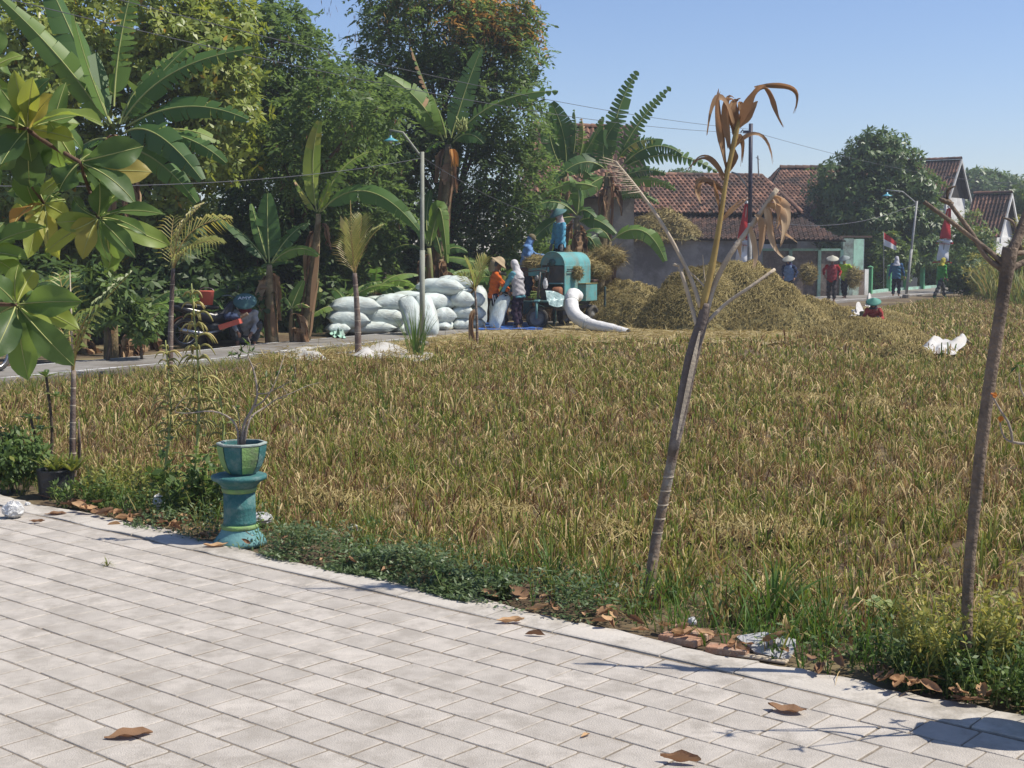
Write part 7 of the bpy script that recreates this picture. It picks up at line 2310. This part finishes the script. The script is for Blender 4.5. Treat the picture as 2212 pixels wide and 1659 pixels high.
for i in (12, 26):
    MB().tube([Vector(V[i * 18 + k]) for k in range(18)] + [Vector(V[i * 18])], .01, 5).build('tie_cord', M_thread, ch, True, ch.location)
# straw on the machine
def straw_mass(name, label, c, r, n, seed, L=.35, W=.014, flat=1.0):
    g = np.random.default_rng(seed)
    o = thing(name, label, 'straw', c)
    mb = MB().ell((0, 0, 0), (r[0] * .75, r[1] * .75, r[2] * .7), 18, 12)
    mb.v = [(x * (1 + g.uniform(-.15, .15)), y * (1 + g.uniform(-.15, .15)), z * (1 + g.uniform(-.15, .15))) for x, y, z in mb.v]
    mb.build('core', M_strawbed, o, True)
    d0 = unit(g.normal(size=(n, 3)))
    C = d0 * np.array(r) * g.uniform(.65, 1.0, n)[:, None]
    d = unit(g.normal(size=(n, 3)) * np.array([1, 1, .6]))
    V, Fc = leaf_quads(C - d * L * .4, d, d0, L * g.uniform(.4, 1.1, n), W * g.uniform(.6, 1.4, n), 1.0)
    s_ = link('straw', np_mesh('straw', V, Fc, np.clip(g.normal(.55, .22, n), 0, 1)), M_straw, o)
    s_['kind'] = 'stuff'
    return o
straw_mass('rice_straw', 'unthreshed rice straw piled on the feed table beside the blue-clad worker', tw((-.95, .3, 1.55)), (.36, .38, .26), 1500, 1)
straw_mass('rice_straw', 'unthreshed rice straw round the legs of the person on the machine', tw((-.75, 1.72, 1.45)), (.85, .5, .42), 3000, 2)
straw_mass('rice_straw', 'straw trailing off the back of the threshing machine', tw((.0, 1.85, 1.36)), (.3, .3, .25), 900, 3)
straw_mass('rice_straw', 'tuft of straw hanging from the side of the threshing machine', at(1248, 590, 34.35), (.13, .1, .2), 500, 4, L=.22)
straw_mass('rice_straw', 'straw spread over a banana trunk behind the threshing machine', at(1312, 556, 37), (.5, .35, .3), 1300, 5, L=.5)

# ------------------------------------------------------------------ people
M_skin = mat('brown_skin', (0.26, 0.14, 0.085), (0.22, 0.115, 0.07), 8, .55, .1, 60)
def cm(name, c):
    return mat('cloth_' + name, c, tuple(x * .62 for x in c), 9, .85, .5, 22, spec=.15)
M_hatstraw = mat('woven_bamboo_hat', (0.42, 0.33, 0.20), (0.33, 0.25, 0.15), 14, .8, .5, 60)
M_hatpale = mat('pale_bamboo_hat', (0.52, 0.50, 0.40), (0.42, 0.40, 0.32), 14, .8, .5, 60)
M_hatteal = mat('teal_painted_hat', (0.075, 0.17, 0.165), (0.05, 0.12, 0.12), 10, .7, .4, 60)
def remesh(mb, vox, name, smooth_it=4, noise_amp=0.0):
    me = mb.mesh(name)
    o = bpy.data.objects.new(name, me)
    col.objects.link(o)
    m = o.modifiers.new('r', 'REMESH'); m.mode = 'VOXEL'; m.voxel_size = vox; m.use_smooth_shade = True
    s = o.modifiers.new('s', 'SMOOTH'); s.iterations = smooth_it; s.factor = .5
    dg = bpy.context.evaluated_depsgraph_get()
    out = bpy.data.meshes.new_from_object(o.evaluated_get(dg))
    bpy.data.objects.remove(o)
    if noise_amp:
        co = np.empty(len(out.vertices) * 3, np.float32)
        out.vertices.foreach_get('co', co)
        co = co.reshape(-1, 3)
        co += noise_amp * np.stack([np.sin(co[:, 2] * 38 + co[:, 1] * 20), np.sin(co[:, 2] * 43 + co[:, 0] * 22), .3 * np.sin(co[:, 0] * 40)], 1)
        out.vertices.foreach_set('co', co.ravel())
    out.name = name
    return out
def ik(a, b, l1, l2, bend):
    a, b, bend = Vector(a), Vector(b), Vector(bend)
    d = b - a
    D_ = min(d.length, (l1 + l2) * .999)
    d.normalize()
    x = (l1 * l1 - l2 * l2 + D_ * D_) / (2 * D_)
    h = math.sqrt(max(0, l1 * l1 - x * x))
    n = (bend - d * bend.dot(d))
    n = n.normalized() if n.length > 1e-5 else Vector((0, 0, 1))
    return a + d * x + n * h, a + d * D_
def ering(mb, c, up, fwd, rx, ry):
    up, fwd = up.normalized(), fwd
    f = (fwd - up * fwd.dot(up)).normalized()
    s = f.cross(up)
    return [c + s * (rx * math.cos(t)) + f * (ry * math.sin(t)) for t in [2 * math.pi * k / 14 for k in range(14)]]
def loft(mb, rings):
    V = [p for r in rings for p in r]
    n = len(rings[0])
    Fc = []
    for i in range(len(rings) - 1):
        for k in range(n):
            j = (k + 1) % n
            Fc.append((i * n + k, i * n + j, (i + 1) * n + j, (i + 1) * n + k))
    Fc.append(tuple(range(n - 1, -1, -1)))
    Fc.append(tuple(range((len(rings) - 1) * n, len(rings) * n)))
    mb.add(V, Fc)
def person(label, loc, yaw, pelvis=.86, lean=0.0, hands=((-.26, .05, .78), (.26, .05, .78)), feet=((-.1, 0, 0), (.1, 0, 0)), shirt=(.3, .3, .3), trousers=(.03, .03, .045), hat=None, hatm=None, scarf=None, sleeve=None, vest=None, head_tilt=0.0, sc=1.0, knees=None, skirt=False, gloves=None, boots=None, cap=None):
    """a figure facing local +Y; hands and feet given as local targets"""
    o = thing('person', label, 'person', loc, yaw)
    o.scale = (sc, sc, sc)
    up = Vector((0, math.sin(lean), math.cos(lean)))
    F_ = Vector((0, math.cos(lean), -math.sin(lean)))
    pv = Vector((0, 0, pelvis))
    if lean > .35:
        pv.y -= .10
    wa = pv + up * .16
    chst = pv + up * .36
    sh = pv + up * .50
    nk = pv + up * .56
    hd = nk + (up * .75 + Vector((0, .15 + head_tilt * .2, 1 - head_tilt * .3)).normalized() * .4).normalized() * .14 + F_ * .02
    body = MB()
    loft(body, [ering(body, pv - up * .06, up, F_, .12, .08), ering(body, pv, up, F_, .155, .105), ering(body, wa, up, F_, .135, .095), ering(body, chst, up, F_, .165, .11), ering(body, sh, up, F_, .165, .09), ering(body, sh + up * .035, up, F_, .07, .06)])
    body.capsule(sh, nk + up * .05, .055, .05)
    hu = (hd - nk).normalized()
    Mh = Matrix.Rotation(0, 4, 'X') if hu.z > .995 else Vector((0, 0, 1)).rotation_difference(hu).to_matrix().to_4x4()
    body.ell(hd, (.074, .092, .112), 14, 10, Mh)
    hf = (Mh @ Vector((0, 1, 0)))
    body.ell(hd + hf * .09 - hu * .015, (.012, .018, .02), 8, 6)
    body.ell(hd + hf * .05 - hu * .075, (.045, .045, .035), 8, 6)
    for s in (-1, 1):
        body.ell(hd + Vector((s * .078, 0, 0)), (.012, .022, .03), 8, 6)
    st = MB()
    loft(st, [ering(st, pv - up * .12, up, F_, .185, .135), ering(st, pv - up * .02, up, F_, .182, .13), ering(st, wa, up, F_, .165, .122), ering(st, chst, up, F_, .188, .132), ering(st, sh - up * .02, up, F_, .185, .11), ering(st, sh + up * .035, up, F_, .09, .075)])
    arms = []
    for s, h in zip((-1, 1), hands):
        sj = sh - up * .025 + Vector((s * .185, 0, 0))
        ej, wj = ik(sj, h, .27, .25, Vector((s * .5, -.8, -.35)))
        arms.append((sj, ej, wj))
        body.capsule(sj, ej, .045, .036)
        body.capsule(ej, wj, .036, .026)
        d = (wj - ej).normalized()
        T, N, S = basis(d)
        palm_ = wj + d * .05
        body.ell(palm_, (.036, .036, .036), 8, 6)
        body.capsule(wj, palm_ + d * .02, .026, .032, 8)
        for k in range(4):
            b0 = palm_ + d * .03 + S * ((k - 1.5) * .017)
            b1 = b0 + d * (.035 - .004 * abs(k - 1.3)) - N * .01
            body.capsule(b0, b1, .0095, .009, 6)
            body.capsule(b1, b1 + d * .02 - N * .022, .009, .008, 6)
        body.capsule(palm_ - d * .01 + S * .03 * -s, palm_ + d * .03 - S * .05 * s, .011, .009, 6)
        st.tube([sj + up * .0, sj.lerp(ej, .5), ej, ej.lerp(wj, .5), ej.lerp(wj, .93)], [.072, .064, .056, .05, .044], 12)
        st.ell(sj, (.073, .073, .07), 12, 8)
        st.ell(ej, (.056, .056, .056), 10, 8)
    tr = MB()
    loft(tr, [ering(tr, pv + up * .1, up, F_, .155, .112), ering(tr, pv, up, F_, .17, .125), ering(tr, pv - Vector((0, 0, .10)), Vector((0, 0, 1)), Vector((0, 1, 0)), .165, .12)])
    for i, (s, f) in enumerate(zip((-1, 1), feet)):
        hj = pv + Vector((s * .085, 0, -.04))
        an = Vector(f) + Vector((0, 0, .075))
        kb_ = Vector((s * .15, 1, .05)) if knees is None else Vector(knees[i])
        kj, an = ik(hj, an, .40, .39, kb_)
        body.capsule(hj, kj, .078, .052)
        body.capsule(kj, an, .052, .035)
        toe = an + Vector((s * .02, .15, -.05))
        body.capsule(an + Vector((0, -.02, -.035)), toe, .034, .026)
        if not skirt:
            tr.tube([hj + Vector((0, 0, .03)), hj.lerp(kj, .5), kj, kj.lerp(an, .5), kj.lerp(an, .88)], [.098, .092, .080, .074, .070], 12)
            tr.ell(kj, (.08, .08, .08), 10, 8)
        if boots is not None:
            bt = MB().tube([kj.lerp(an, .35), an + Vector((0, 0, .02)), an + Vector((0, 0, -.06))], [.06, .05, .05], 10).capsule(an + Vector((0, -.02, -.035)), toe, .045, .035)
            link('boot', remesh(bt, .014, 'boot'), boots, o)
    if skirt:
        lo = Vector((0, .0, .22))
        loft(tr, [ering(tr, pv, up, F_, .17, .125), ering(tr, Vector((0, 0, pelvis * .6)), Vector((0, 0, 1)), Vector((0, 1, 0)), .19, .15), ering(tr, lo, Vector((0, 0, 1)), Vector((0, 1, 0)), .2, .17)])
    link('body', remesh(body, .0145, 'body', 1), M_skin, o)
    link('shirt', remesh(st, .019, 'shirt', 3, .011), cm(*shirt) if isinstance(shirt[0], str) else shirt, o)
    link('trousers', remesh(tr, .02, 'trousers', 3, .010), cm(*trousers), o)
    if vest is not None:
        vs = MB()
        loft(vs, [ering(vs, pv - up * .06, up, F_, .20, .15), ering(vs, wa, up, F_, .182, .138), ering(vs, chst, up, F_, .202, .148), ering(vs, sh - up * .015, up, F_, .17, .122), ering(vs, sh + up * .04, up, F_, .085, .08)])
        link('vest', remesh(vs, .02, 'vest', 2, .010), cm(*vest), o)
    if sleeve is not None:
        sv = MB()
        for sj, ej, wj in arms:
            sv.tube([sj.lerp(ej, .15), sj.lerp(ej, .6), ej, ej.lerp(wj, .5), ej.lerp(wj, .95)], [.078, .07, .061, .055, .049], 12)
            sv.ell(ej, (.061, .061, .061), 10, 8)
        link('sleeves', remesh(sv, .019, 'sleeves', 2, .004), cm(*sleeve), o)
    if gloves is not None:
        for sj, ej, wj in arms:
            d = (wj - ej).normalized()
            gl = MB().ell(wj + d * .06, (.048, .048, .048), 10, 8).capsule(wj, wj + d * .09, .035, .042)
            T, N, S = basis(d)
            for k in range(4):
                b0 = wj + d * .09 + S * ((k - 1.5) * .02)
                gl.capsule(b0, b0 + d * .05 - N * .02, .013, .012, 6)
            gl.capsule(wj + d * .05, wj + d * .08 + S * .06, .014, .012, 6)
            link('glove', remesh(gl, .011, 'glove', 1), gloves, o)
    MB().ell(hd + hu * .02 - hf * .012, (.082, .098, .108), 14, 10, Mh).build('hair', M_poly, o, True) if scarf is None else None
    if scarf is not None:
        sfm, long_ = scarf
        sf = MB()
        sf.ell(hd + hu * .01 - hf * .014, (.093, .104, .122), 14, 10, Mh)
        dr = (F_ * -.6 + Vector((0, 0, -1))).normalized()
        loft(sf, [ering(sf, hd - hu * .03 - hf * .02, up, F_, .095, .095), ering(sf, nk - F_ * .02, up, F_, .11, .10), ering(sf, sh - F_ * .03 - up * .01, up, F_, .16, .12), ering(sf, sh - F_ * (.05) - up * long_, up, F_, .165, .13)])
        link('headscarf', remesh(sf, .017, 'headscarf', 3, .004), cm(*sfm), o)
    if hat == 'cone' or hat == 'dome':
        k = 1.0
        pr = [(.0, .125), (.02, .118), (.10, .06), (.20, .005), (.235, -.022), (.232, -.030), (.19, -.006), (.10, .045), (.0, .10)] if hat == 'cone' else [(0, .135), (.05, .128), (.10, .098), (.13, .055), (.15, .02), (.205, -.012), (.235, -.03), (.232, -.038), (.19, -.012), (.14, .01), (.09, .085), (0, .12)]
        Mt = Mh @ Matrix.Rotation(-head_tilt, 4, 'X')
        hh = MB().lathe(pr, 26, hd + hu * .075, M=Mt, caps=False).build('hat', hatm, o, True)
        o['_hat'] = hh.name
    if cap is not None:
        mb = MB().ell(hd + hu * .045 - hf * .005, (.096, .108, .095), 14, 8, Mh)
        V, Fc = [], []
        for i in range(9):
            a = -1.1 + 2.2 * i / 8
            for r in (.09, .175):
                V.append(hd + hu * (.045 - (.025 if r > .1 else 0)) + (Mh @ Vector((math.sin(a) * r * .85, math.cos(a) * r, 0))))
        for i in range(8):
            Fc.append((2 * i, 2 * i + 1, 2 * i + 3, 2 * i + 2))
        mb.add(V, Fc)
        mb.build('cap', cap, o, True)
    return o, hd
WHITE_G = cm('glove_white', (.55, .55, .55))
E_ = -math.pi / 2      # facing +X
p0 = gr(1066, 711)
person('worker in an orange shirt and straw hat bending to a sack', p0, E_, .87, .14, ((-.17, .46, .84), (.2, .42, .82)), ((-.1, -.04, 0), (.1, .05, 0)), ('orange', (.62, .13, .02)), ('navy', (.015, .018, .045)), 'dome', M_hatstraw, head_tilt=.35)
po_ = [x for x in col.objects if x.get('label', '').startswith('worker in an orange')][0]
MB().strip([(.185, -.02, .84), (.185, .03, .5), (.178, .05, .16)], .018, Vector((0, 1, 0))).strip([(.183, .03, .84), (.187, .075, .5), (.178, .095, .16)], .014, Vector((0, 1, 0))).build('trouser_stripe', M_wcloth, po_)
person('worker in a dark top with olive sleeves half hidden behind the orange-shirted one', gr(1088, 705), math.pi * .75, .86, .35, ((-.2, .45, .8), (.2, .42, .82)), ((-.1, 0, 0), (.1, .06, 0)), ('dark', (.03, .035, .03)), ('black', (.02, .02, .022)), 'dome', M_hatstraw, sleeve=('olive', (.15, .17, .04)), head_tilt=.4)
person('worker in a grey vest and white headcloth bending over a sack, seen from behind', gr(1121, 712), math.pi / 2 - .55, .88, .16, ((-.22, .42, .80), (.12, .42, .72)), ((-.12, -.04, 0), (.12, .02, 0)), ('aqua', (.12, .32, .38)), ('plum', (.035, .022, .04)), None, None, scarf=(('headcloth', (.62, .60, .60)), .16), vest=('greyvest', (.45, .43, .44)), head_tilt=.3)
pw_ = [x for x in col.objects if x.get('label', '').startswith('worker in a grey vest')][0]
pp = tw((-1.355, .376, .66))
person('worker in a hooded blue shirt and khaki cap feeding straw into the machine', pp, E_ + .1, .86, .25, ((-.15, .55, 1.12), (.24, .3, .95)), ((-.1, 0, 0), (.1, .05, 0)), ('hoodblue', (.17, .32, .58)), ('denim', (.05, .07, .12)), None, None, scarf=(('hoodblue', (.17, .32, .58)), .03), cap=cm('khaki', (.20, .17, .10)), head_tilt=.2, gloves=WHITE_G)
pp = tw((-.93, 1.52, 1.19))
person('worker in a light blue shirt and conical hat standing on top of the threshing machine', pp, math.pi / 2 + .5, .88, .04, ((-.24, .10, .84), (.25, .12, .80)), ((-.1, 0, 0), (.1, .04, 0)), ('skyblue', (.13, .40, .55)), ('charcoal', (.02, .02, .022)), 'cone', M_hatteal, scarf=(('pinkcloth', (.50, .40, .42)), .08), head_tilt=.25, gloves=cm('glove_grey', (.22, .22, .22)), sc=1.02)
pq, hq = person('person squatting in the shade by the road in a dark lettered hat', Vector((gr(532, 746).x, gr(532, 746).y, -.02)), math.pi + .15, .28, .55, ((-.12, .38, .28), (.14, .40, .30)), ((-.16, .12, 0), (.16, .14, 0)), ('greywhite', (.36, .36, .36)), ('darkgrey', (.07, .075, .08)), 'cone', M_hatteal, scarf=(('maroon', (.16, .02, .03)), .06), head_tilt=.15, knees=((-.5, .6, 1), (.5, .6, 1)))
hat_o = bpy.data.objects[pq['_hat']]
tc_ = bpy.data.curves.new('lettering', 'FONT')
tc_.body = 'AMY'
tc_.size = .125
tc_.extrude = .002
tc_.align_x = 'CENTER'
tmp = bpy.data.objects.new('tmp', tc_)
col.objects.link(tmp)
lm_ = bpy.data.meshes.new_from_object(tmp.evaluated_get(bpy.context.evaluated_depsgraph_get()))
bpy.data.objects.remove(tmp)
lm_.materials.clear()
to_ = bpy.data.objects.new('lettering', lm_)
col.objects.link(to_)
to_.parent = hat_o
hv = np.array([v.co[:] for v in hat_o.data.vertices])
ct_ = Vector(hv.mean(0))
to_.data.materials.append(M_wcloth)
Mx = Matrix.Rotation(math.pi, 4, 'Z') @ Matrix.Rotation(R(38), 4, 'X')
to_.matrix_local = Matrix.Translation(ct_ + Vector((0, .205, -.005))) @ Mx
person('person in dark blue with a conical hat carrying straw past the brick panels', gr(1722, 656) + Vector((0, 1.5, 0)), math.pi - .5, .86, .18, ((-.25, .16, .9), (.28, -.15, .95)), ((-.1, .1, 0), (.1, -.12, 0)), ('indigo', (.03, .045, .10)), ('blackblue', (.015, .017, .025)), 'cone', M_hatpale, scarf=(('violet', (.06, .05, .12)), .12), vest=('bluecheck', (.16, .24, .38)), head_tilt=.1)
person('person in a red jacket and conical hat walking along the road', gr(1796, 652), math.pi - .2, .86, .10, ((-.27, .12, .95), (.27, .05, 1.0)), ((-.08, .22, 0), (.1, -.16, 0)), ('redjacket', (.38, .03, .03)), ('darkcheck', (.05, .045, .045)), 'cone', M_hatpale, vest=('redfront', (.30, .05, .06)), head_tilt=.15)
person('person in lime green and a grey conical hat carrying straw beside the red jacket', gr(1825, 645), math.pi * .5 + .9, .86, .2, ((-.26, .1, .9), (.27, -.2, .95)), ((-.1, .18, 0), (.12, -.2, 0)), ('lime', (.38, .58, .05)), ('dark2', (.03, .03, .032)), 'cone', mat('grey_green_hat', (.24, .28, .27), (.18, .21, .2), 12, .8, .4, 60), head_tilt=.15)
straw_mass('straw_bundle', 'straw bundle carried behind the person in dark blue', gr(1722, 656) + Vector((.72, 1.6, 1.05)), (.34, .3, .42), 700, 11, L=.4, W=.022)
straw_mass('straw_bundle', 'straw bundle carried by the person in lime green', gr(1825, 645) + Vector((.28, -.15, .85)), (.34, .3, .5), 800, 12, L=.4, W=.022)
person('person in a blue smock and white headscarf walking away along the road', gr(1935, 641), -.35, .86, .05, ((-.3, .05, .78), (.34, .10, .78)), ((-.1, -.1, 0), (.1, .14, 0)), ('smockblue', (.05, .12, .24)), ('navy2', (.015, .02, .035)), None, None, scarf=(('paleheadscarf', (.52, .52, .56)), .08), vest=('teal2', (.06, .16, .24)))
person('person in a green shirt and yellow headcloth striding along the field edge', gr(2030, 645), E_ + .35, .82, .15, ((-.2, .3, .85), (.22, .15, .8)), ((-.08, .28, 0), (.1, -.36, 0)), ('leafgreen', (.08, .32, .06)), ('greytrouser', (.10, .10, .10)), None, None, scarf=(('yellowcloth', (.55, .48, .08)), .02), boots=cm('bootgreen', (.04, .12, .07)))
person('person in a red shirt and teal conical hat sitting in the straw of the field', gr(1903, 716) + Vector((0, .7, .0)), math.pi * .9, .2, .45, ((-.22, .4, .3), (.22, .4, .3)), ((-.15, .5, 0), (.15, .5, 0)), ('salmonred', (.42, .07, .06)), ('dark3', (.03, .03, .03)), 'cone', mat('sea_green_hat', (.09, .27, .21), (.07, .22, .17), 12, .7, .4, 60), scarf=(('darkscarf', (.07, .05, .07)), .05), knees=((-.2, .5, 1), (.2, .5, 1)), sc=.78)

# ------------------------------------------------------------------ motorcycles
M_bike = mat('black_motorcycle_paint', (0.03, 0.03, 0.034), (0.02, 0.02, 0.022), 6, .3, .05, 40, spec=.5)
M_bikered = mat('red_motorcycle_paint', (0.10, 0.015, 0.015), (0.07, 0.012, 0.012), 6, .35, .05, 40, spec=.5)
M_chrome = mat('worn_chrome', (0.45, 0.45, 0.45), (0.35, 0.35, 0.35), 10, .3, .1, 40, metal=.8)
M_seat = mat('black_vinyl_seat', (0.03, 0.03, 0.03), (0.02, 0.02, 0.02), 8, .5, .2, 40)
def motorcycle(label, loc, rz):
    o = thing('motorcycle', label, 'motorcycle', loc, rz)
    for x in (-.6, .62):
        w = thing('wheel', '', '', (x, 0, .29)); del w['label'], w['category']
        w.parent = o
        MB().lathe([(.225, -.04), (.27, -.045), (.29, -.02), (.29, .02), (.27, .045), (.225, .04), (.225, -.04)], 28, M=Matrix.Rotation(math.pi / 2, 4, 'X'), caps=False).build('tyre', M_rubber, w, True)
        sp = MB().lathe([(.228, -.02), (.215, -.02), (.215, .02), (.228, .02)], 28, M=Matrix.Rotation(math.pi / 2, 4, 'X'), caps=False)
        for k in range(10):
            a = 2 * math.pi * k / 10
            sp.tube([(0, .03 * (-1) ** k, 0), (math.cos(a) * .22, 0, math.sin(a) * .22)], .004, 4)
        sp.lathe([(0, -.05), (.04, -.05), (.04, .05), (0, .05)], 12, M=Matrix.Rotation(math.pi / 2, 4, 'X')).build('rim', M_chrome, w, True)
    MB().tube(smooth_path([(.62, .09, .29), (.52, .09, .62), (.44, .08, .88)], 8), .022, 8).tube(smooth_path([(.62, -.09, .29), (.52, -.09, .62), (.44, -.08, .88)], 8), .022, 8).build('fork', M_chrome, o, True)
    MB().tube(smooth_path([(.34, -.33, .98), (.42, -.16, 1.0), (.44, 0, .96), (.42, .16, 1.0), (.34, .33, .98)], 14), .014, 8).build('handlebar', M_chrome, o, True)
    b = MB()
    loft(b, [ering(b, Vector((x, 0, z)), Vector((1, 0, dz)), Vector((0, 0, 1)), w, h) for x, z, w, h, dz in ((.46, .78, .05, .12, .1), (.36, .70, .10, .19, 0), (.2, .58, .12, .16, 0), (0, .55, .12, .12, 0), (-.25, .62, .13, .13, 0), (-.55, .72, .11, .09, .1), (-.85, .80, .05, .05, .1))])
    b.build('body', M_bike, o, True)
    s = MB()
    loft(s, [ering(s, Vector((x, 0, z)), Vector((1, 0, 0)), Vector((0, 0, 1)), w, h) for x, z, w, h in ((.12, .76, .07, .03), (.0, .77, .12, .05), (-.3, .80, .13, .05), (-.6, .83, .11, .045), (-.72, .84, .07, .03))])
    s.build('seat', M_seat, o, True)
    MB().ell((.53, 0, .86), (.07, .09, .08), 14, 10).build('headlight', M_bulb, o, True)
    MB().ell((-.88, 0, .78), (.03, .06, .035), 10, 8).build('tail_light', M_bikered, o, True)
    MB().ell((.02, 0, .36), (.2, .14, .13), 14, 10).build('engine', M_steel, o, True)
    MB().tube(smooth_path([(.1, -.13, .3), (-.3, -.16, .26), (-.8, -.17, .36)], 8), [.02, .025, .035, .04, .045, .045, .045, .045, .03], 10).build('exhaust', M_chrome, o, True)
    for x, z0 in ((.62, .29), (-.6, .29)):
        V, Fc = [], []
        for i in range(9):
            a = .3 + 2.4 * i / 8
            for y in (-.06, 0, .06):
                V.append((x - math.cos(a) * .325, y, z0 + math.sin(a) * .325 + (.01 if y == 0 else 0)))
        for i in range(8):
            for j in range(2):
                Fc.append((3 * i + j, 3 * i + j + 1, 3 * i + 4 + j, 3 * i + 3 + j))
        MB().add(V, Fc).build('mudguard', M_bike if x > 0 else M_bikered, o, True)
    MB().tube([(.15, .1, .3), (.1, .25, .02)], .012, 6).build('side_stand', M_steel, o)
    for s_ in (-1, 1):
        MB().tube([(.40, s_ * .2, 1.0), (.42, s_ * .26, 1.14)], .006, 5).ell((.42, s_ * .28, 1.17), (.012, .05, .035), 10, 8).build('mirror', M_bike, o, True)
    return o
mp = gr(450, 752)
motorcycle('dark motorcycle parked in the shade with a bucket and tools loaded on it', Vector((mp.x - .05, mp.y + .75, 0)), R(35))
motorcycle('dark motorcycle at the left end of the road under the almond leaves', Vector((-8.35, 20.9, .03)), R(58))
person('rider in a white top beside the motorcycle at the left end of the road', Vector((-8.62, 20.85, .03)), R(-20), .86, .1, ((-.25, .25, .95), (.25, .25, .95)), ((-.1, 0, 0), (.1, .1, 0)), ('whitetop', (.6, .6, .62)), ('blacktrouser', (.02, .02, .02)))
M_bucket = mat('red_bucket_plastic', (0.50, 0.11, 0.075), (0.42, 0.09, 0.06), 5, .5, .2, 30)
bq = at(447, 688, mp.y + .2)
bk = thing('bucket', 'faded red plastic bucket on the parked motorcycle', 'bucket', Vector((bq.x, bq.y, .84)))
MB().lathe([(.0, 0), (.12, 0), (.15, .26), (.158, .27), (.15, .28), (.14, .25), (.11, .02), (0, .02)], 22, caps=False).build('shell', M_bucket, bk, True)
MB().tube([(.15 * math.cos(a), .02, .26 + .08 * math.sin(a)) for a in [math.pi * i / 10 for i in range(11)]], .005, 5).build('handle', M_chrome, bk, True)
a, b_ = at(478, 712, mp.y + .1), at(535, 677, mp.y + .1)
o = MB().tube([a, a.lerp(b_, .4), b_], .032, 8).build('plank', M_wood)
tag(o, 'light wooden pole tied across the parked motorcycle', 'pole')
c1, c2 = at(478, 700, mp.y), at(512, 688, mp.y)
o = thing('tool_tray', 'red tray of tools and a blue rag on the parked motorcycle', 'tray', Vector((c1.x, c1.y, c1.z)))
MB().box((.18, 0, .0), (.42, .3, .1), 0, M=Matrix.Rotation(-.3, 4, 'Y')).build('tray', M_bucket, o)
mb = MB().ell((.2, 0, .14), (.16, .1, .08), 14, 10)
mb.v = [(x + random.uniform(-.03, .03), y, z + random.uniform(-.03, .03)) for x, y, z in mb.v]
mb.build('rag', cm('rag', (.05, .07, .13)), o, True)

# ------------------------------------------------------------------ dusty midday air
hm = bpy.data.materials.new('dusty_air')
hm.use_nodes = True
hn = hm.node_tree
hn.nodes.remove(hn.nodes['Principled BSDF'])
pv_ = hn.nodes.new('ShaderNodeVolumePrincipled')
pv_.inputs['Color'].default_value = (0.86, 0.91, 1.0, 1)
pv_.inputs['Density'].default_value = 0.001
pv_.inputs['Anisotropy'].default_value = 0.2
hn.links.new(pv_.outputs[0], hn.nodes['Material Output'].inputs['Volume'])
hz = MB().box((10, 66, 6), (150, 190, 15)).build('haze', hm)
stuff(hz, 'thin pale dust haze hanging over the field and houses', 'haze')
